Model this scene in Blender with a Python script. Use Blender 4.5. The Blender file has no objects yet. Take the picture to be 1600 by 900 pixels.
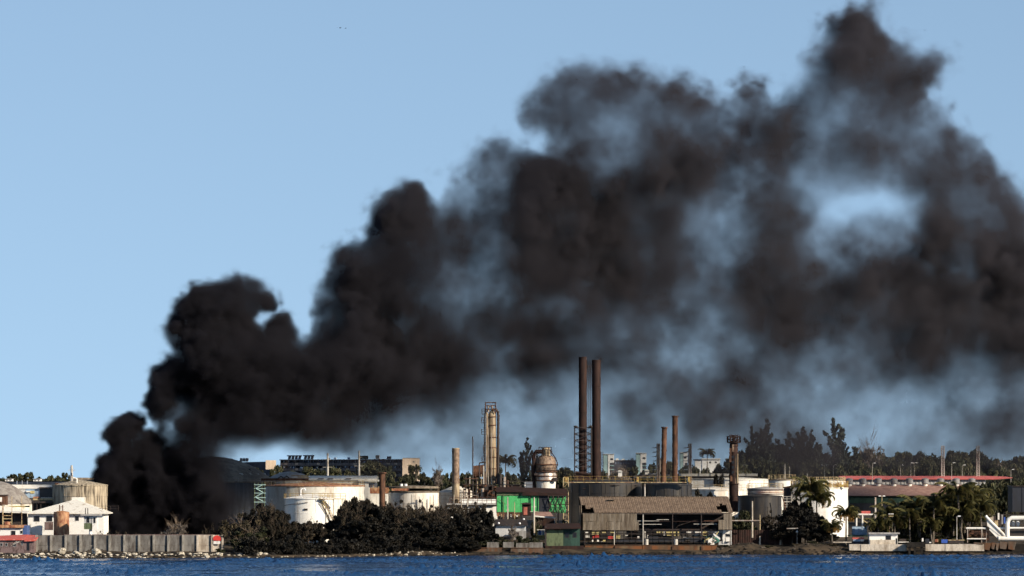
import bpy, bmesh, math, random
import numpy as np
from mathutils import Vector, Matrix
R = math.radians
scene = bpy.context.scene
# ---------------------------------------------------------------- camera
EYE, FPX, HY = 16.0, 9000.0, 748.0      # eye height, focal length in photo pixels, horizon row
cam = bpy.data.cameras.new('camera')
cam.sensor_width = 36.0
cam.lens = 36.0 * FPX / 1600.0
cam.shift_y = (HY - 450.0) / 1600.0
cam.clip_start = 1.0
cam.clip_end = 60000.0
camo = bpy.data.objects.new('camera', cam)
scene.collection.objects.link(camo)
camo.location = (0, 0, EYE)
camo.rotation_euler = (R(90), 0, 0)
scene.camera = camo
# ---------------------------------------------------------------- light
SUN_EL, SUN_AZ = 26.0, 56.0             # azimuth: degrees to the right of straight behind the camera
w = bpy.data.worlds.new('World')
scene.world = w
w.use_nodes = True
nt = w.node_tree
bg = nt.nodes['Background']
sky = nt.nodes.new('ShaderNodeTexSky')
sky.sky_type = 'NISHITA'
sky.sun_disc = False
sky.sun_elevation = R(SUN_EL)
sd = Vector((math.sin(R(SUN_AZ)) * math.cos(R(SUN_EL)), -math.cos(R(SUN_AZ)) * math.cos(R(SUN_EL)), math.sin(R(SUN_EL))))
sky.sun_rotation = math.atan2(sd.x, sd.y)
sky.air_density = 0.5
sky.dust_density = 0.0
sky.ozone_density = 1.2
sky.altitude = 3000
tc = nt.nodes.new('ShaderNodeTexCoord'); mpp = nt.nodes.new('ShaderNodeMapping')
mpp.inputs['Scale'].default_value = (1, 1, .4); mpp.inputs['Location'].default_value = (0, 0, .045)   # a clear dry sky: little whitening at the horizon
nt.links.new(tc.outputs['Generated'], mpp.inputs[0]); nt.links.new(mpp.outputs[0], sky.inputs[0])
hsv = nt.nodes.new('ShaderNodeHueSaturation')
hsv.inputs['Saturation'].default_value = 0.88; hsv.inputs['Hue'].default_value = 0.488
nt.links.new(sky.outputs[0], hsv.inputs['Color'])
nt.links.new(hsv.outputs[0], bg.inputs['Color'])
bg.inputs['Strength'].default_value = 0.080
sun = bpy.data.lights.new('sun', 'SUN')
sun.energy = 5.0
sun.angle = R(0.53)
sun.color = (1.0, 0.87, 0.69)
suno = bpy.data.objects.new('sun', sun)
scene.collection.objects.link(suno)
suno.rotation_euler = (-sd).to_track_quat('-Z', 'Y').to_euler()
suno.location = (300, 900, 300)
scene.view_settings.view_transform = 'Standard'
scene.view_settings.look = 'None'
scene.view_settings.exposure = 0.5
scene.view_settings.gamma = 1.0
scene.render.engine = 'CYCLES'
scene.cycles.use_denoising = True
scene.cycles.max_bounces = 6
scene.cycles.volume_bounces = 0
scene.cycles.use_adaptive_sampling = True
scene.cycles.adaptive_threshold = 0.035
scene.cycles.adaptive_min_samples = 16
scene.cycles.volume_step_rate = 3.5
scene.cycles.volume_max_steps = 512
scene.cycles.sample_clamp_indirect = 4.0

def WX(px, d): return (px - 800.0) * d / FPX
def WZ(py, d): return EYE - (py - HY) * d / FPX
rnd = random.Random(5)
def GZ(d):                               # height of the land by distance
    P = [(1199.0, -2.5), (1200.5, -0.2), (1203, 0.55), (1212, 1.2), (1230, 2.0), (1300, 3.0), (1500, 5.0), (2000, 8.0), (3000, 12.0), (6000, 13.5), (60000, 14.0)]
    if d <= P[0][0]: return P[0][1]
    for (a, za), (b, zb) in zip(P, P[1:]):
        if d <= b: return za + (zb - za) * (d - a) / (b - a)
    return 14.0

# ---------------------------------------------------------------- materials
MATS = {}
def mat(name, col, stain=None, amt=0.5, scale=0.6, streak=1.0, rough=0.8, metal=0.0, bump=0.0, bscale=6.0, wave=None, stain2=None, sharp=0.12, var=0.18):
    """Weathered surface: base colour, stains by noise in object space (streak > 1 pulls them down the wall), optional corrugation bump."""
    m = bpy.data.materials.new(name); m.use_nodes = True; t = m.node_tree; N = t.nodes.new; L = t.links.new
    b = t.nodes['Principled BSDF']
    b.inputs['Roughness'].default_value = rough; b.inputs['Metallic'].default_value = metal
    if rough > .7: b.inputs['Specular IOR Level'].default_value = 0.2
    geo = N('ShaderNodeNewGeometry')
    mp = N('ShaderNodeMapping'); L(geo.outputs['Position'], mp.inputs[0])
    mp.inputs['Scale'].default_value = (scale, scale, scale / streak)
    n1 = N('ShaderNodeTexNoise'); L(mp.outputs[0], n1.inputs['Vector']); n1.inputs['Scale'].default_value = 1.0; n1.inputs['Detail'].default_value = 8; n1.inputs['Roughness'].default_value = .65
    n2 = N('ShaderNodeTexNoise'); L(geo.outputs['Position'], n2.inputs['Vector']); n2.inputs['Scale'].default_value = scale * 4.3; n2.inputs['Detail'].default_value = 5
    mix0 = N('ShaderNodeMix'); mix0.data_type = 'RGBA'; mix0.blend_type = 'MULTIPLY'
    vr = N('ShaderNodeMapRange'); L(n2.outputs['Fac'], vr.inputs[0]); vr.inputs[1].default_value = .3; vr.inputs[2].default_value = .7; vr.inputs[3].default_value = 1 - var; vr.inputs[4].default_value = 1 + var * .6
    mix0.inputs[0].default_value = 1; mix0.inputs[6].default_value = (*col, 1); L(vr.outputs[0], mix0.inputs[7])
    out = mix0.outputs[2]
    for k, (st, off) in enumerate(((stain, 0), (stain2, 17.3))):
        if st is None: continue
        src = n1
        if k:
            mp2 = N('ShaderNodeMapping'); L(geo.outputs['Position'], mp2.inputs[0]); mp2.inputs['Location'].default_value = (off, off, off)
            mp2.inputs['Scale'].default_value = (scale * 1.7, scale * 1.7, scale * 1.7 / streak)
            src = N('ShaderNodeTexNoise'); L(mp2.outputs[0], src.inputs['Vector']); src.inputs['Scale'].default_value = 1; src.inputs['Detail'].default_value = 8
        mr = N('ShaderNodeMapRange'); L(src.outputs['Fac'], mr.inputs[0]); c = 0.5 + (0.5 - amt) * 0.42
        mr.inputs[1].default_value = c - sharp / 2; mr.inputs[2].default_value = c + sharp / 2
        mx = N('ShaderNodeMix'); mx.data_type = 'RGBA'; L(mr.outputs[0], mx.inputs[0]); L(out, mx.inputs[6]); mx.inputs[7].default_value = (*st, 1)
        out = mx.outputs[2]
    L(out, b.inputs['Base Color'])
    h = None
    if bump:
        n3 = N('ShaderNodeTexNoise'); L(geo.outputs['Position'], n3.inputs['Vector']); n3.inputs['Scale'].default_value = bscale; n3.inputs['Detail'].default_value = 4
        bp = N('ShaderNodeBump'); bp.inputs['Strength'].default_value = bump; bp.inputs['Distance'].default_value = .12; L(n3.outputs['Fac'], bp.inputs['Height']); h = bp
        L(bp.outputs[0], b.inputs['Normal'])
    MATS[name] = m
    return m
mat('white_paint', (.78, .75, .68), (.45, .33, .22), .22, .5, 7, .55, stain2=(.62, .53, .42), sharp=.3, var=.08)
mat('white_clean', (.80, .78, .73), (.50, .40, .29), .16, .6, 7, .6, sharp=.25, var=.06)
mat('white_dirty', (.74, .72, .66), (.45, .38, .30), .28, .45, 4, .7, var=.10)
mat('house_white', (.80, .79, .76), (.30, .26, .2), .17, .8, .8, .8, var=.06)
mat('roof_white', (.72, .69, .62), (.36, .29, .22), .22, .7, 1, .7)
mat('tank_concrete', (.30, .24, .17), (.06, .05, .04), .55, 1.3, 9, .9, stain2=(.45, .38, .28), sharp=.2)
mat('tank_soot', (.026, .025, .027), (.016, .015, .016), .5, .7, 8, .38, stain2=(.044, .037, .030), sharp=.25)
mat('tank_bluegrey', (.12, .14, .18), (.06, .07, .09), .5, .5, 8, .6)
mat('dome_grey', (.27, .25, .23), (.18, .16, .15), .5, .8, 1, .9, bump=.5)
mat('dome_brown', (.36, .30, .23), (.22, .175, .135), .5, .8, 2, .85)
mat('rust', (.075, .038, .026), (.030, .020, .018), .5, .9, 3, .8, stain2=(.15, .075, .045), sharp=.3, bump=.3)
mat('steel_brown', (.15, .09, .06), (.06, .036, .027), .5, 1.6, 2, .6, .15, stain2=(.30, .21, .14), sharp=.3)
mat('rust_dark', (.022, .012, .011), (.013, .009, .009), .5, .8, 3, .75, stain2=(.042, .021, .016), sharp=.3)
mat('rust_orange', (.45, .20, .085), (.55, .36, .2), .5, .9, 2, .7, stain2=(.2, .06, .03), sharp=.3)
mat('steel_tan', (.30, .22, .13), (.075, .05, .036), .48, 1.1, 5, .65, .1, stain2=(.37, .29, .185), sharp=.25)
mat('steel_light', (.55, .51, .45), (.22, .15, .11), .35, .9, 4, .4, .4, stain2=(.32, .2, .14), sharp=.25)
mat('steel_dark', (.022, .018, .017), (.045, .026, .02), .45, 2, 1, .6)
mat('steel_pale', (.50, .47, .42), (.22, .18, .14), .3, 1, 2, .6)
mat('yellow', (.42, .30, .08), (.20, .10, .05), .45, 1.4, 1, .6)
mat('rail_tan', (.50, .40, .22), (.22, .12, .07), .4, 1.4, 1, .6)
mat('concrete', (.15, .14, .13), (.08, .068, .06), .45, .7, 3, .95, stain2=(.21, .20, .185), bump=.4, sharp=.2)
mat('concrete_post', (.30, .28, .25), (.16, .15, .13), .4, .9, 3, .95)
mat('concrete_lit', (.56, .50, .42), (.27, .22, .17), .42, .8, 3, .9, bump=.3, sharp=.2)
mat('concrete_tan', (.15, .12, .095), (.07, .05, .036), .5, .8, 3, .9, stain2=(.11, .055, .03), bump=.3, sharp=.2)
mat('concrete_rust', (.16, .11, .065), (.07, .04, .026), .5, .5, 5, .9, stain2=(.17, .07, .03), bump=.3, sharp=.18)
mat('crumble', (.055, .045, .036), (.10, .085, .07), .4, 3, 1, .95, bump=.6)
mat('red_roof', (.50, .085, .06), (.60, .22, .18), .3, 2, 1, .7)
mat('pink_roof', (.62, .15, .13), (.48, .11, .10), .4, .4, 1, .75)
mat('brown_roof', (.26, .15, .125), (.19, .11, .095), .5, .6, 1, .85, stain2=(.30, .19, .16), sharp=.3)
mat('dark_roof', (.038, .018, .015), (.022, .013, .011), .5, 1, 1, .8)
mat('mauve_wall', (.19, .135, .13), (.09, .06, .055), .45, 1.2, 2, .9)
mat('green_sheet', (.045, .42, .12), (.05, .34, .10), .3, .9, 6, .6, stain2=(.08, .40, .13), var=.15)
mat('green_pale', (.12, .15, .085), (.06, .072, .045), .4, 1, 3, .85)
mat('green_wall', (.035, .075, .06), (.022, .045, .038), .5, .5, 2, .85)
mat('teal', (.06, .2, .17), (.05, .08, .07), .4, 1.5, 1, .8)
mat('sheet_tan', (.15, .118, .085), (.10, .076, .055), .5, .8, 7, .85, stain2=(.22, .185, .145), sharp=.2)
mat('sheet_roof', (.155, .110, .080), (.10, .070, .052), .5, .5, 1, .9, stain2=(.205, .150, .108), bump=.4, bscale=3, sharp=.4)
mat('sheet_grey', (.38, .37, .36), (.24, .23, .22), .4, 1.2, 5, .8)
mat('white_grey', (.5, .5, .5), (.3, .3, .3), .3, 1.2, 3, .7)
mat('vent_grey', (.24, .24, .25), (.14, .14, .15), .4, 1.2, 2, .7)
mat('bluegrey_roof', (.14, .16, .20), (.10, .115, .145), .4, .3, 1, .7)
mat('blue_paint', (.05, .10, .26), (.04, .06, .14), .3, 1, 1, .7)
mat('navy', (.014, .018, .032), (.009, .011, .018), .5, .5, 3, .7)
mat('light_blue', (.30, .42, .56), (.2, .26, .34), .4, 1, 3, .7)
mat('red_paint', (.62, .04, .03), (.5, .04, .03), .3, 1, 1, .6)
mat('door_red', (.42, .14, .10), (.3, .1, .08), .3, 1, 1, .8)
mat('teal_pale', (.38, .56, .56), (.30, .44, .45), .3, .2, 2, .85)
mat('block_beige', (.46, .37, .29), (.38, .30, .23), .5, .25, 2, .9)
mat('block_dark', (.085, .09, .11), (.06, .06, .075), .5, .3, 1, .9)
mat('block_slab', (.17, .16, .16), (.12, .11, .11), .5, .4, 1, .9)
mat('dark_glass', (.012, .012, .014), None, rough=.3)
mat('curtain', (.10, .14, .22), (.30, .34, .42), .35, .8, 1, .8)
mat('rock', (.42, .37, .28), (.16, .13, .095), .5, 1.5, 1, .95, stain2=(.60, .55, .46), bump=.8, sharp=.2)
mat('rock_dark', (.022, .019, .016), (.012, .010, .009), .5, 1.5, 1, .9, bump=.8)
mat('earth', (.026, .020, .014), (.014, .011, .008), .5, .25, 1, .95, stain2=(.075, .055, .036), bump=.6, sharp=.2)
mat('ground_land', (.085, .08, .05), (.055, .06, .035), .5, .05, 1, .95, bump=.4)
mat('bark', (.10, .075, .055), (.06, .045, .035), .5, 3, 2, .95)
mat('bark_pale', (.26, .20, .15), (.16, .12, .09), .5, 2, 2, .95)
mat('palm_trunk', (.17, .145, .12), (.09, .075, .06), .5, 3, .5, .95)
mat('bird', (.02, .02, .02), rough=.9)
mat('lamp_globe', (.85, .85, .85), rough=.4)
mat('tarp_blue', (.03, .09, .40), rough=.6)
mat('crate_yellow', (.55, .47, .22), (.4, .32, .16), .4, 2, 1, .8)
mat('crate_red', (.6, .07, .06), (.4, .05, .05), .4, 2, 1, .8)
mat('crate_white', (.78, .76, .72), (.5, .45, .4), .3, 2, 1, .7)
mat('foam', (.7, .72, .75), rough=.9)

def leafmat(name, a, b, c, trans=.25):
    m = bpy.data.materials.new(name); m.use_nodes = True; t = m.node_tree; N = t.nodes.new; L = t.links.new
    p = t.nodes['Principled BSDF']; p.inputs['Roughness'].default_value = .7; p.inputs['Specular IOR Level'].default_value = .25
    at = N('ShaderNodeAttribute'); at.attribute_name = 'tone'
    oi = N('ShaderNodeObjectInfo')
    cr = N('ShaderNodeValToRGB'); e = cr.color_ramp.elements
    e[0].position = 0; e[0].color = (*a, 1); e[1].position = 1; e[1].color = (*c, 1); k = e.new(.55); k.color = (*b, 1)
    L(at.outputs['Fac'], cr.inputs[0])
    hs = N('ShaderNodeHueSaturation'); L(cr.outputs[0], hs.inputs['Color'])
    mr = N('ShaderNodeMapRange'); L(oi.outputs['Random'], mr.inputs[0]); mr.inputs[3].default_value = .7; mr.inputs[4].default_value = 1.25; L(mr.outputs[0], hs.inputs['Value'])
    L(hs.outputs[0], p.inputs['Base Color'])
    tl = N('ShaderNodeBsdfTranslucent'); L(hs.outputs[0], tl.inputs['Color'])
    ms = N('ShaderNodeMixShader'); ms.inputs[0].default_value = trans; L(p.outputs[0], ms.inputs[1]); L(tl.outputs[0], ms.inputs[2])
    L(ms.outputs[0], t.nodes['Material Output'].inputs['Surface'])
    MATS[name] = m
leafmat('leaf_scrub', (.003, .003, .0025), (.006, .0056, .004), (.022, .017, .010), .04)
leafmat('leaf_dry', (.025, .021, .013), (.06, .048, .028), (.13, .10, .055))
leafmat('leaf_thin', (.010, .008, .006), (.022, .018, .012), (.065, .05, .03), .1)
leafmat('leaf_bush', (.014, .017, .008), (.03, .034, .014), (.075, .07, .03), .15)
leafmat('leaf_far', (.026, .031, .017), (.055, .060, .030), (.14, .125, .065), .2)
leafmat('leaf_pine', (.018, .026, .022), (.040, .052, .042), (.09, .10, .075), .15)
leafmat('leaf_twig', (.13, .11, .09), (.18, .15, .13), (.25, .21, .18))
leafmat('frond_green', (.028, .030, .010), (.085, .080, .026), (.34, .27, .11), .3)
leafmat('frond_dry', (.12, .075, .025), (.26, .15, .045), (.42, .26, .08))
leafmat('frond_tan', (.05, .042, .018), (.11, .09, .04), (.2, .16, .075))

# ---------------------------------------------------------------- mesh building
col = scene.collection
def T(name, label, cat, px, d, z=None, group=None, kind=None):
    """a thing: an Empty at its base"""
    o = bpy.data.objects.new(name, None); col.objects.link(o)
    o.empty_display_size = .5
    o.location = (WX(px, d), d, GZ(d) if z is None else z)
    o['label'] = label; o['category'] = cat
    if group: o['group'] = group
    if kind: o['kind'] = kind
    return o
def tag(o, label=None, cat=None, group=None, kind=None):
    if label: o['label'] = label
    if cat: o['category'] = cat
    if group: o['group'] = group
    if kind: o['kind'] = kind
    return o
CH = {}
def link(o, par):
    col.objects.link(o)
    if par is not None:
        o.parent = par; CH.setdefault(par.name, []).append(o)
def wloc(o):
    v = Vector((0, 0, 0))
    while o is not None: v = v + o.location; o = o.parent
    return v
class MB:
    def __init__(s): s.v = []; s.f = []
    def add(s, vs, fs):
        k = len(s.v); s.v += [tuple(p) for p in vs]; s.f += [tuple(i + k for i in f) for f in fs]; return s
    def box(s, x0, x1, y0, y1, z0, z1):
        return s.add([(x0,y0,z0),(x1,y0,z0),(x1,y1,z0),(x0,y1,z0),(x0,y0,z1),(x1,y0,z1),(x1,y1,z1),(x0,y1,z1)],
                     [(0,3,2,1),(4,5,6,7),(0,1,5,4),(1,2,6,5),(2,3,7,6),(3,0,4,7)])
    def hexa(s, b, t):                   # four bottom, four top corners, counter-clockwise from above
        return s.add(list(b) + list(t), [(0,3,2,1),(4,5,6,7),(0,1,5,4),(1,2,6,5),(2,3,7,6),(3,0,4,7)])
    def lathe(s, cx, cy, prof, seg=32, a0=0.0):
        vs = []; fs = []; n = len(prof)
        for r, z in prof:
            for k in range(seg):
                a = a0 + 2 * math.pi * k / seg; vs.append((cx + r * math.cos(a), cy + r * math.sin(a), z))
        for i in range(n - 1):
            for k in range(seg):
                q = (k + 1) % seg; fs.append((i*seg+k, i*seg+q, (i+1)*seg+q, (i+1)*seg+k))
        fs.append(tuple(reversed(range(seg)))); fs.append(tuple((n-1)*seg + k for k in range(seg)))
        return s.add(vs, fs)
    def cyl(s, cx, cy, z0, z1, r, r1=None, seg=16): return s.lathe(cx, cy, [(r, z0), (r if r1 is None else r1, z1)], seg)
    def tube(s, pts, r, seg=6, r1=None):
        pts = [Vector(p) for p in pts]; n = len(pts); rings = []
        for i, p in enumerate(pts):
            t = (pts[min(i+1, n-1)] - pts[max(i-1, 0)]).normalized()
            a = Vector((0, 1, 0)) if abs(t.y) < .9 else Vector((1, 0, 0))
            u = t.cross(a).normalized(); w_ = t.cross(u)
            rr = r if r1 is None else r + (r1 - r) * i / (n - 1)
            rings.append([p + (u * math.cos(2*math.pi*k/seg) + w_ * math.sin(2*math.pi*k/seg)) * rr for k in range(seg)])
        vs = [q for g in rings for q in g]; fs = []
        for i in range(n - 1):
            for k in range(seg):
                q = (k + 1) % seg; fs.append((i*seg+k, i*seg+q, (i+1)*seg+q, (i+1)*seg+k))
        fs.append(tuple(reversed(range(seg)))); fs.append(tuple((n-1)*seg + k for k in range(seg)))
        return s.add(vs, fs)
    def prism(s, poly, y0, y1):          # poly: (x, z) points, extruded along y
        n = len(poly); vs = [(x, y0, z) for x, z in poly] + [(x, y1, z) for x, z in poly]
        fs = [tuple(range(n)), tuple(reversed(range(n, 2*n)))] + [(i, n+i, n+(i+1)%n, (i+1)%n) for i in range(n)]
        return s.add(vs, fs)
    def prismx(s, poly, x0, x1):         # poly: (y, z) points, extruded along x
        n = len(poly); vs = [(x0, y, z) for y, z in poly] + [(x1, y, z) for y, z in poly]
        fs = [tuple(range(n)), tuple(reversed(range(n, 2*n)))] + [(i, n+i, n+(i+1)%n, (i+1)%n) for i in range(n)]
        return s.add(vs, fs)
    def rot(s, cx, cy, ang):
        c, q = math.cos(ang), math.sin(ang)
        s.v = [(cx + (x-cx)*c - (y-cy)*q, cy + (x-cx)*q + (y-cy)*c, z) for x, y, z in s.v]; return s
    def mesh(s, name, m, off=(0, 0, 0), smooth=False):
        me = bpy.data.meshes.new(name)
        me.from_pydata([(x-off[0], y-off[1], z-off[2]) for x, y, z in s.v], [], s.f)
        bm = bmesh.new(); bm.from_mesh(me); bmesh.ops.recalc_face_normals(bm, faces=bm.faces); bm.to_mesh(me); bm.free()
        me.materials.append(MATS[m] if isinstance(m, str) else m)
        if smooth:
            me.shade_smooth()
            try: me.set_sharp_from_angle(angle=R(35))
            except Exception: pass
        return me
    def build(s, name, m, parent=None, smooth=False, **kw):
        if parent is not None: off = wloc(parent)
        else:
            a = np.array(s.v); off = Vector((a[:,0].mean(), a[:,1].mean(), a[:,2].min()))
        o = bpy.data.objects.new(name, s.mesh(name, m, off, smooth)); link(o, parent)
        if parent is None: o.location = off
        for k, v in kw.items(): o[k] = v
        return o
def part(name, mesh, parent, loc=(0, 0, 0), rot=(0, 0, 0), sc=(1, 1, 1)):
    o = bpy.data.objects.new(name, mesh); link(o, parent)
    o.location = loc; o.rotation_euler = rot; o.scale = sc
    return o
def dup(root, loc, rz=0, sc=1.0, label=None, group=None):
    def cp(o, par):
        c = o.copy(); c.parent = None; link(c, par)
        for ch in CH.get(o.name, []): cp(ch, c)
        return c
    r = cp(root, None); r.location = loc; r.rotation_euler = (0, 0, rz); r.scale = (sc, sc, sc)
    if label: r['label'] = label
    if group: r['group'] = group
    return r
# ---------------------------------------------------------------- land, shore, water
def grid_mesh(name, xs, ys, zf, m, kind='structure'):
    Xg, Yg = np.meshgrid(xs, ys, indexing='ij'); Zg = zf(Xg, Yg)
    nx, ny = len(xs), len(ys)
    v = np.stack([Xg, Yg, Zg], -1).reshape(-1, 3).astype(np.float32)
    i = np.arange(nx - 1)[:, None] * ny + np.arange(ny - 1)[None, :]
    f = np.stack([i, i + ny, i + ny + 1, i + 1], -1).reshape(-1, 4).astype(np.int32)
    me = bpy.data.meshes.new(name)
    me.vertices.add(len(v)); me.vertices.foreach_set('co', v.ravel())
    me.loops.add(f.size); me.loops.foreach_set('vertex_index', f.ravel())
    me.polygons.add(len(f)); me.polygons.foreach_set('loop_start', np.arange(len(f), dtype=np.int32) * 4)
    me.polygons.foreach_set('loop_total', np.full(len(f), 4, dtype=np.int32))
    me.update(); me.validate(); me.shade_smooth()
    me.materials.append(MATS[m] if isinstance(m, str) else m)
    o = bpy.data.objects.new(name, me); col.objects.link(o); o['kind'] = kind
    return o
def wob(x, y, s=1.0):
    return (np.sin(x*.31*s+1.3) * np.cos(y*.27*s) + .6*np.sin(x*.83*s + y*.61*s) + .4*np.sin(x*1.9*s - y*1.3*s + 2)) / 2
def shore(px): return np.interp(px, [-400, 0, 450, 620, 800, 1120, 2000], [1146, 1150, 1165, 1190, 1203, 1214, 1216])
gd = np.array([(1199.0, -2.5), (1200.5, -0.2), (1203, 0.55), (1212, 1.2), (1230, 2.0), (1300, 3.0), (1500, 5.0), (2000, 8.0), (3000, 12.0), (6000, 13.5), (60000, 14.0)])
def landz(x, y):
    z = np.interp(y, gd[:, 0], gd[:, 1])
    sh = shore(800 + FPX * x / y); t_ = y - sh
    low = np.interp(t_, [-1.5, .5, 3, 12, 60], [-2.5, -.2, .5, .75, 1.1])
    z = np.where(y < 1232, np.where(t_ < 22, np.minimum(np.maximum(z, low), low + np.clip((t_ - 3) / 12, 0, 1)), z), z)
    near = np.clip((1225 - y) / 15, 0, 1)
    # the low earth mounds at the water's edge
    px = 800 + FPX * x / y
    def bump(a, b, c, h):
        t = np.where(px < b, (px - a) / (b - a), (c - px) / (c - b)); t = np.clip(t, 0, 1); t = t * t * (3 - 2 * t)
        return h * t * np.exp(-((y - sh - 6.0) / 4.0)**2)
    z = z + bump(1095, 1170, 1215, 1.5) + bump(1215, 1262, 1350, 1.55) + bump(580, 640, 720, .5) + bump(375, 400, 440, .3)
    return z + near * .12 * wob(x, y, 1.7) + .1 * wob(x, y, .4) * (y > 1203)
xs = np.concatenate([[-30000, -6000, -1500, -500], np.arange(-170, 171, 1.0), [500, 1500, 6000, 30000]])
ys = np.concatenate([np.arange(1140, 1232, .8), np.arange(1233, 1330, 4), np.arange(1340, 3000, 60), [4000, 6000, 12000, 30000, 59000]])
grid_mesh('ground', xs, ys, landz, 'earth').data.materials[0] = MATS['earth']

def wave_z():
    nx, ny = 640, 512; dx, dy = .42, .56
    rng = np.random.default_rng(3)
    kx = np.fft.fftfreq(nx, dx)[:, None] * 2*np.pi; ky = np.fft.rfftfreq(ny, dy)[None, :] * 2*np.pi
    k = np.hypot(kx, ky); k[0, 0] = 1
    th = np.arctan2(ky, kx)
    S = np.exp(-(1.9 / k)**2.2) * k**-1.5 * np.exp(-(k*.16)**2) * (.35 + np.cos(th - 1.0)**2)
    F = np.fft.rfft2(rng.standard_normal((nx, ny))) * S
    F[0, 0] = 0
    z = np.fft.irfft2(F, s=(nx, ny)); z /= z.std()
    lo = np.fft.irfft2(np.fft.rfft2(rng.standard_normal((nx, ny))) * np.exp(-((k - .12) / .12)**2), s=(nx, ny)); lo /= lo.std()
    z = z * (1 + .6 * lo)
    return z - .12 * z * z * -1 - .12, nx, ny, dx, dy
WV, wnx, wny, wdx, wdy = wave_z()
def waterz(x, y):
    i = np.round((x + 134) / wdx).astype(int); j = np.round((y - 915) / wdy).astype(int)
    ok = (i >= 0) & (i < wnx) & (j >= 0) & (j < wny)
    return np.where(ok, WV[np.clip(i, 0, wnx-1), np.clip(j, 0, wny-1)] * .085 * np.clip((shore(800 + FPX * x / np.maximum(y, 1)) - y) / 55 + .15, .15, 1), 0)
wm = bpy.data.materials.new('sea'); wm.use_nodes = True
t = wm.node_tree; b = t.nodes['Principled BSDF']
b.inputs['Base Color'].default_value = (.016, .062, .165, 1); b.inputs['Roughness'].default_value = .12; b.inputs['IOR'].default_value = 1.33
g_ = t.nodes.new('ShaderNodeNewGeometry'); mp = t.nodes.new('ShaderNodeMapping'); mp.inputs['Scale'].default_value = (1, .7, 1); t.links.new(g_.outputs['Position'], mp.inputs[0])
nz_ = t.nodes.new('ShaderNodeTexNoise'); nz_.inputs['Scale'].default_value = 2.2; nz_.inputs['Detail'].default_value = 5; t.links.new(mp.outputs[0], nz_.inputs['Vector'])
bp = t.nodes.new('ShaderNodeBump'); bp.inputs['Strength'].default_value = 1; bp.inputs['Distance'].default_value = .06; t.links.new(nz_.outputs['Fac'], bp.inputs['Height']); t.links.new(bp.outputs[0], b.inputs['Normal'])
xs = np.concatenate([[-30000, -3000, -600, -220], -134 + np.arange(wnx) * wdx, [220, 600, 3000, 30000]])
ys = np.concatenate([[-3000, -500, 300, 700, 850], 915 + np.arange(wny) * wdy, [1230.0]])
grid_mesh('water', xs, ys, waterz, wm)

# ---------------------------------------------------------------- rocks on the shore
def rock_mesh(seed, m='rock'):
    r = random.Random(seed); bm = bmesh.new(); bmesh.ops.create_icosphere(bm, subdivisions=2, radius=1)
    ax = [Vector((r.gauss(0,1), r.gauss(0,1), r.gauss(0,1))).normalized() for _ in range(9)]
    dd = [r.uniform(.55, .9) for _ in ax]
    for v in bm.verts:
        for a, q in zip(ax, dd):
            k = v.co.dot(a)
            if k > q: v.co -= a * (k - q) * .92
        v.co *= r.uniform(.96, 1.04)
    me = bpy.data.meshes.new('boulder'); bm.to_mesh(me); bm.free(); me.materials.append(MATS[m]); return me
RK = [rock_mesh(i) for i in range(7)]; RKD = [rock_mesh(20 + i, 'rock_dark') for i in range(4)]
def scatter_rocks(name, spans, n, lo, hi, ms, label, cat, seed):
    r = random.Random(seed); vs = []; fs = []
    for _ in range(n):
        a, b_, y0, y1 = r.choice(spans)
        pxx = r.uniform(a, b_); d = float(shore(pxx)) + r.uniform(y0, y1) - 1200; x = WX(pxx, d); z = float(landz(np.array([x]), np.array([d]))[0])
        s_ = lo + (hi - lo) * r.random()**2.2; me = r.choice(ms); k = len(vs); an = r.uniform(0, 6.3); c, q = math.cos(an), math.sin(an); fl = r.uniform(.4, .9)
        for v in me.vertices:
            p = v.co; vs.append((x + (p.x*c - p.y*q)*s_*1.25, d + (p.x*q + p.y*c)*s_, z + p.z*s_*fl + s_*.15))
        fs += [tuple(i + k for i in p.vertices) for p in me.polygons]
    me = bpy.data.meshes.new(name); me.from_pydata(vs, [], fs); me.materials.append(ms[0].materials[0])
    o = bpy.data.objects.new(name, me); col.objects.link(o); tag(o, label, cat, kind='stuff')
scatter_rocks('shore_rubble', [(-60, 420, 1201.2, 1206), (-60, 420, 1201.2, 1214)], 380, .10, .50, RK, 'broken pale rock and rubble along the foot of the panelled wall', 'rubble', 1)
scatter_rocks('shore_stones', [(560, 720, 1200.8, 1204), (400, 560, 1200.8, 1202)], 150, .08, .28, RK, 'small pale stones along the beach below the dark scrub', 'stones', 2)
scatter_rocks('tide_rocks', [(-60, 430, 1200.3, 1201.4), (-60, 430, 1200.8, 1210), (-60, 430, 1200.8, 1214), (700, 1660, 1200.2, 1201.6), (430, 700, 1200.3, 1201), (690, 1340, 1200.2, 1203), (690, 1660, 1200.2, 1202), (700, 1120, 1200.2, 1202)], 1500, .18, .55, RKD, 'dark wet rocks at the waterline', 'rocks', 3)
scatter_rocks('bank_rubble', [(1100, 1360, 1201.5, 1206)], 110, .1, .4, [rock_mesh(41, 'crumble'), rock_mesh(42, 'crumble')], 'brown rubble lying on the earth bank', 'rubble', 4)
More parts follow.
